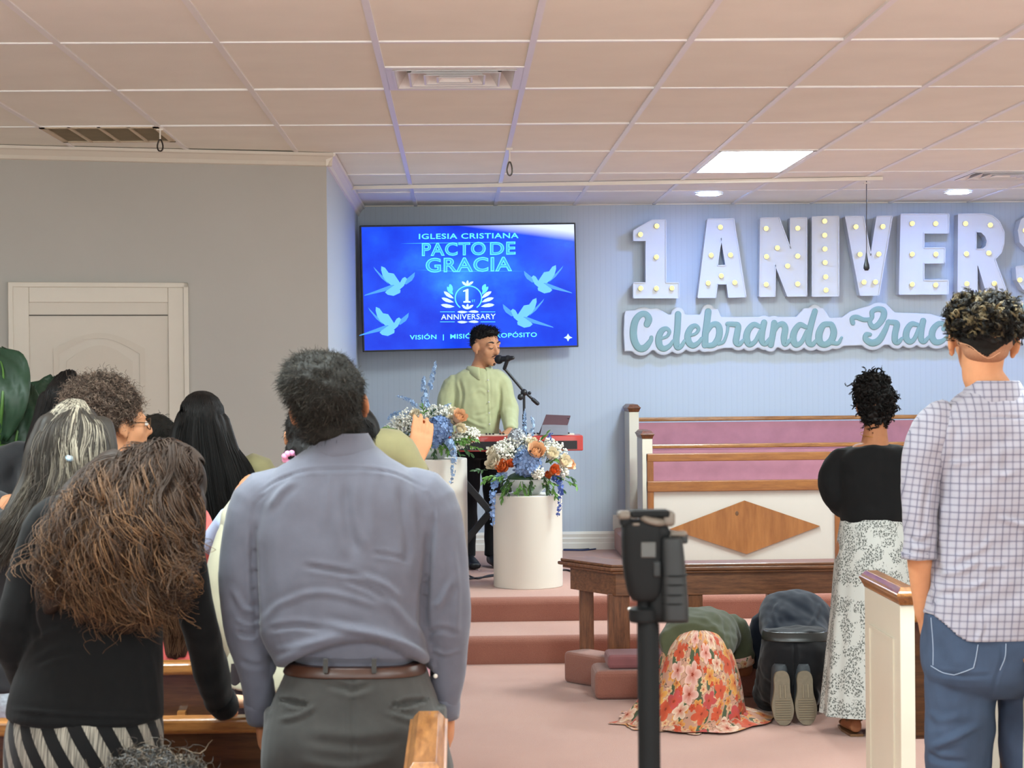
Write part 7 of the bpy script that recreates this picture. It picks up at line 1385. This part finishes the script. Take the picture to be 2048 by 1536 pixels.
def left_fl(t, f, C):
    D = lambda p: (p-C+Vector((0, -.12, .05)))
    for px, py, R, m, dy in ((918, 834, 19, m_rosep, -.06), (902, 843, 15, m_rosew, -.03), (920, 858, 14, m_rosew, -.07), (831, 829, 13, m_rosew, -.02), (800, 848, 12, m_rosew, .02), (906, 822, 11, m_rosew, .04)): p = f(px, py, dy); rose(p, D(p), R*PXM*1.05, m, t)
    for px, py, R, dy in ((836, 854, 14, -.08), (846, 850, 10, -.06), (942, 877, 10, -.02)): p = f(px, py, dy); rose(p, D(p), R*PXM*1.1, m_roseo, t, 'orange_flower')
    hydrangea(f(880, 856, -.06), 25*PXM, m_hyd, t); hydrangea(f(870, 880, -.04), 16*PXM, m_hyd, t)
    gyps(t, [(f(820, 840, 0), .08, C), (f(800, 850, .02), .07, C), (f(868, 828, .02), .07, C), (f(890, 830, .05), .07, C), (f(930, 870, -.02), .07, C), (f(945, 870, 0), .05, C), (f(785, 862, .03), .06, C), (f(845, 838, .0), .06, C), (f(912, 885, -.04), .06, C)], 150)
    for px, py, dx, dz in ((830, 870, -.8, -.2), (890, 885, .3, -.8), (905, 892, .6, -.7), (925, 893, .7, -.6), (935, 890, 1, -.3), (845, 880, -.4, -.6), (880, 880, .1, -.8), (815, 870, -1, 0), (850, 835, -.2, .9), (860, 840, .3, .9), (800, 860, -1, .2), (870, 892, -.1, -1)): leaf_spray(f(px, py, -.03), (dx, -.5, dz), 6, .085, t, m_leaf if random.random() < .6 else m_leafd)
    for k in range(24): a = random.uniform(-.35, PI+.35); leaf_spray(f(862+72*math.cos(a)*random.uniform(.5, 1), 878+14*math.sin(a)*random.uniform(-.6, 1), random.uniform(-.1, .05)), (math.cos(a), -.5, -.7*abs(math.sin(a))+.1), 5, .075, t, m_leaf if k % 3 else m_leafd)
    flower_spike([f(858, 850, .03), f(850, 800, .03), f(847, 770, .03), f(849, 752, .03)], .017, 60, m_blue, t, 'delphinium', .016); flower_spike([f(856, 800, .04), f(862, 765, .04), f(868, 740, .04), f(872, 722, .04)], .014, 44, m_blue, t, 'delphinium', .013)
    flower_spike([f(845, 830, .03), f(825, 805, .03), f(808, 796, .03), f(792, 792, .03)], .012, 34, m_blue, t, 'delphinium', .012); flower_spike([f(830, 840, .02), f(805, 825, .02), f(785, 830, .02), f(775, 840, .02)], .012, 40, m_blue, t, 'delphinium', .014); flower_spike([f(868, 835, .04), f(888, 815, .04), f(902, 806, .04)], .011, 20, m_blue, t, 'delphinium', .01)
    flower_spike([f(895, 880, -.05), f(903, 893, -.14), f(908, 920, -.15), f(902, 968, -.14)], .02, 70, m_blue, t, 'hanging_wisteria', .019, False); flower_spike([f(820, 880, -.05), f(812, 900, -.14), f(812, 925, -.15)], .018, 36, m_blue, t, 'hanging_wisteria', .016, False)
arrangement('bowl of cream roses, blue hydrangea and orange flowers on the short plinth', PLR, 11.98, .14, .1, right_fl)
arrangement('bowl of flowers with tall blue delphinium on the taller plinth', PLL, 12.02, .15, .09, left_fl)
# big-leaved plant by the door
Y = 8.2; p = at(-20, 1200, Y); t = thing('banana_plant', 'potted plant with broad dark green leaves at the left picture edge', 'plant', (p.x, Y, 0))
mb = MB(); mb.lathe([(0, 0), (.14, 0), (.18, .34), (.17, .35), (.15, .3), (0, .29)], (p.x, Y, 0), n=32); mb.build('pot', plain('pot_grey', '6d6a66', .6), t, True)
m_ban = plain('banana_leaf', '263f2c', .5, var=.25, vs=8); m_banl = plain('banana_leaf_light', '4f7336', .4, var=.2, vs=10)
def bigleaf(pts, W, mat, tilt, cx0):
    """pts: midrib (pixel x, pixel y, distance)"""
    P = spline([tuple(at(*q)) for q in pts], 6); n = len(P); V = []; UVr = []
    T = np.gradient(P, axis=0); T /= np.linalg.norm(T, axis=1)[:, None]; S = np.cross(T, np.array(tilt)); S /= np.linalg.norm(S, axis=1)[:, None]; N_ = np.cross(S, T)
    for i in range(n):
        s = i/(n-1); w_ = W*(math.sin(PI*min(1, .07+.88*s)))**.75
        for k in np.linspace(-1, 1, 11): V.append(P[i]+S[i]*w_*k+N_[i]*(.30*w_*abs(k)**1.3+.012*math.sin(9*k+i*.9)))
    F = [(i*11+k, i*11+k+1, (i+1)*11+k+1, (i+1)*11+k) for i in range(n-1) for k in range(10)]; lf = mk('leaf', V, F, mat, t, True); so = lf.modifiers.new('s', 'SOLIDIFY'); so.thickness = .003
    mb = MB(); mb.tube([Vector(q) for q in P], np.linspace(.009, .002, n), 8); mb.build('midrib', m_banl, lf, True)
    mb = MB(); mb.tube([Vector(P[0]), Vector((p.x+cx0, Y, .8)), Vector((p.x, Y, .3))], [.009, .013, .018], 8, sub=6); mb.build('leaf_stalk', m_banl, t, True)
bigleaf([(-2, 880, 7.9), (5, 800, 7.85), (6, 740, 7.9), (-8, 700, 8.0)], .11, m_ban, (.2, -1, .1), .02)
bigleaf([(18, 960, 8.0), (32, 880, 7.95), (45, 815, 8.0), (58, 770, 8.1)], .085, m_ban, (.1, -1, .2), .05)
bigleaf([(45, 900, 8.2), (70, 830, 8.2), (92, 785, 8.25), (112, 755, 8.3)], .09, m_ban, (-.3, -1, .2), .08)
bigleaf([(10, 1010, 7.9), (28, 960, 7.85), (40, 920, 7.9), (62, 890, 8.0)], .12, m_banl, (.1, -1, .5), .03)
bigleaf([(-30, 1000, 7.95), (-5, 950, 7.9), (10, 900, 7.95), (22, 850, 8.05)], .1, m_ban, (.3, -1, .2), .0)
bigleaf([(-60, 950, 8.2), (-90, 860, 8.2), (-110, 790, 8.25), (-120, 740, 8.4)], .12, m_ban, (.3, -1, .2), -.04)
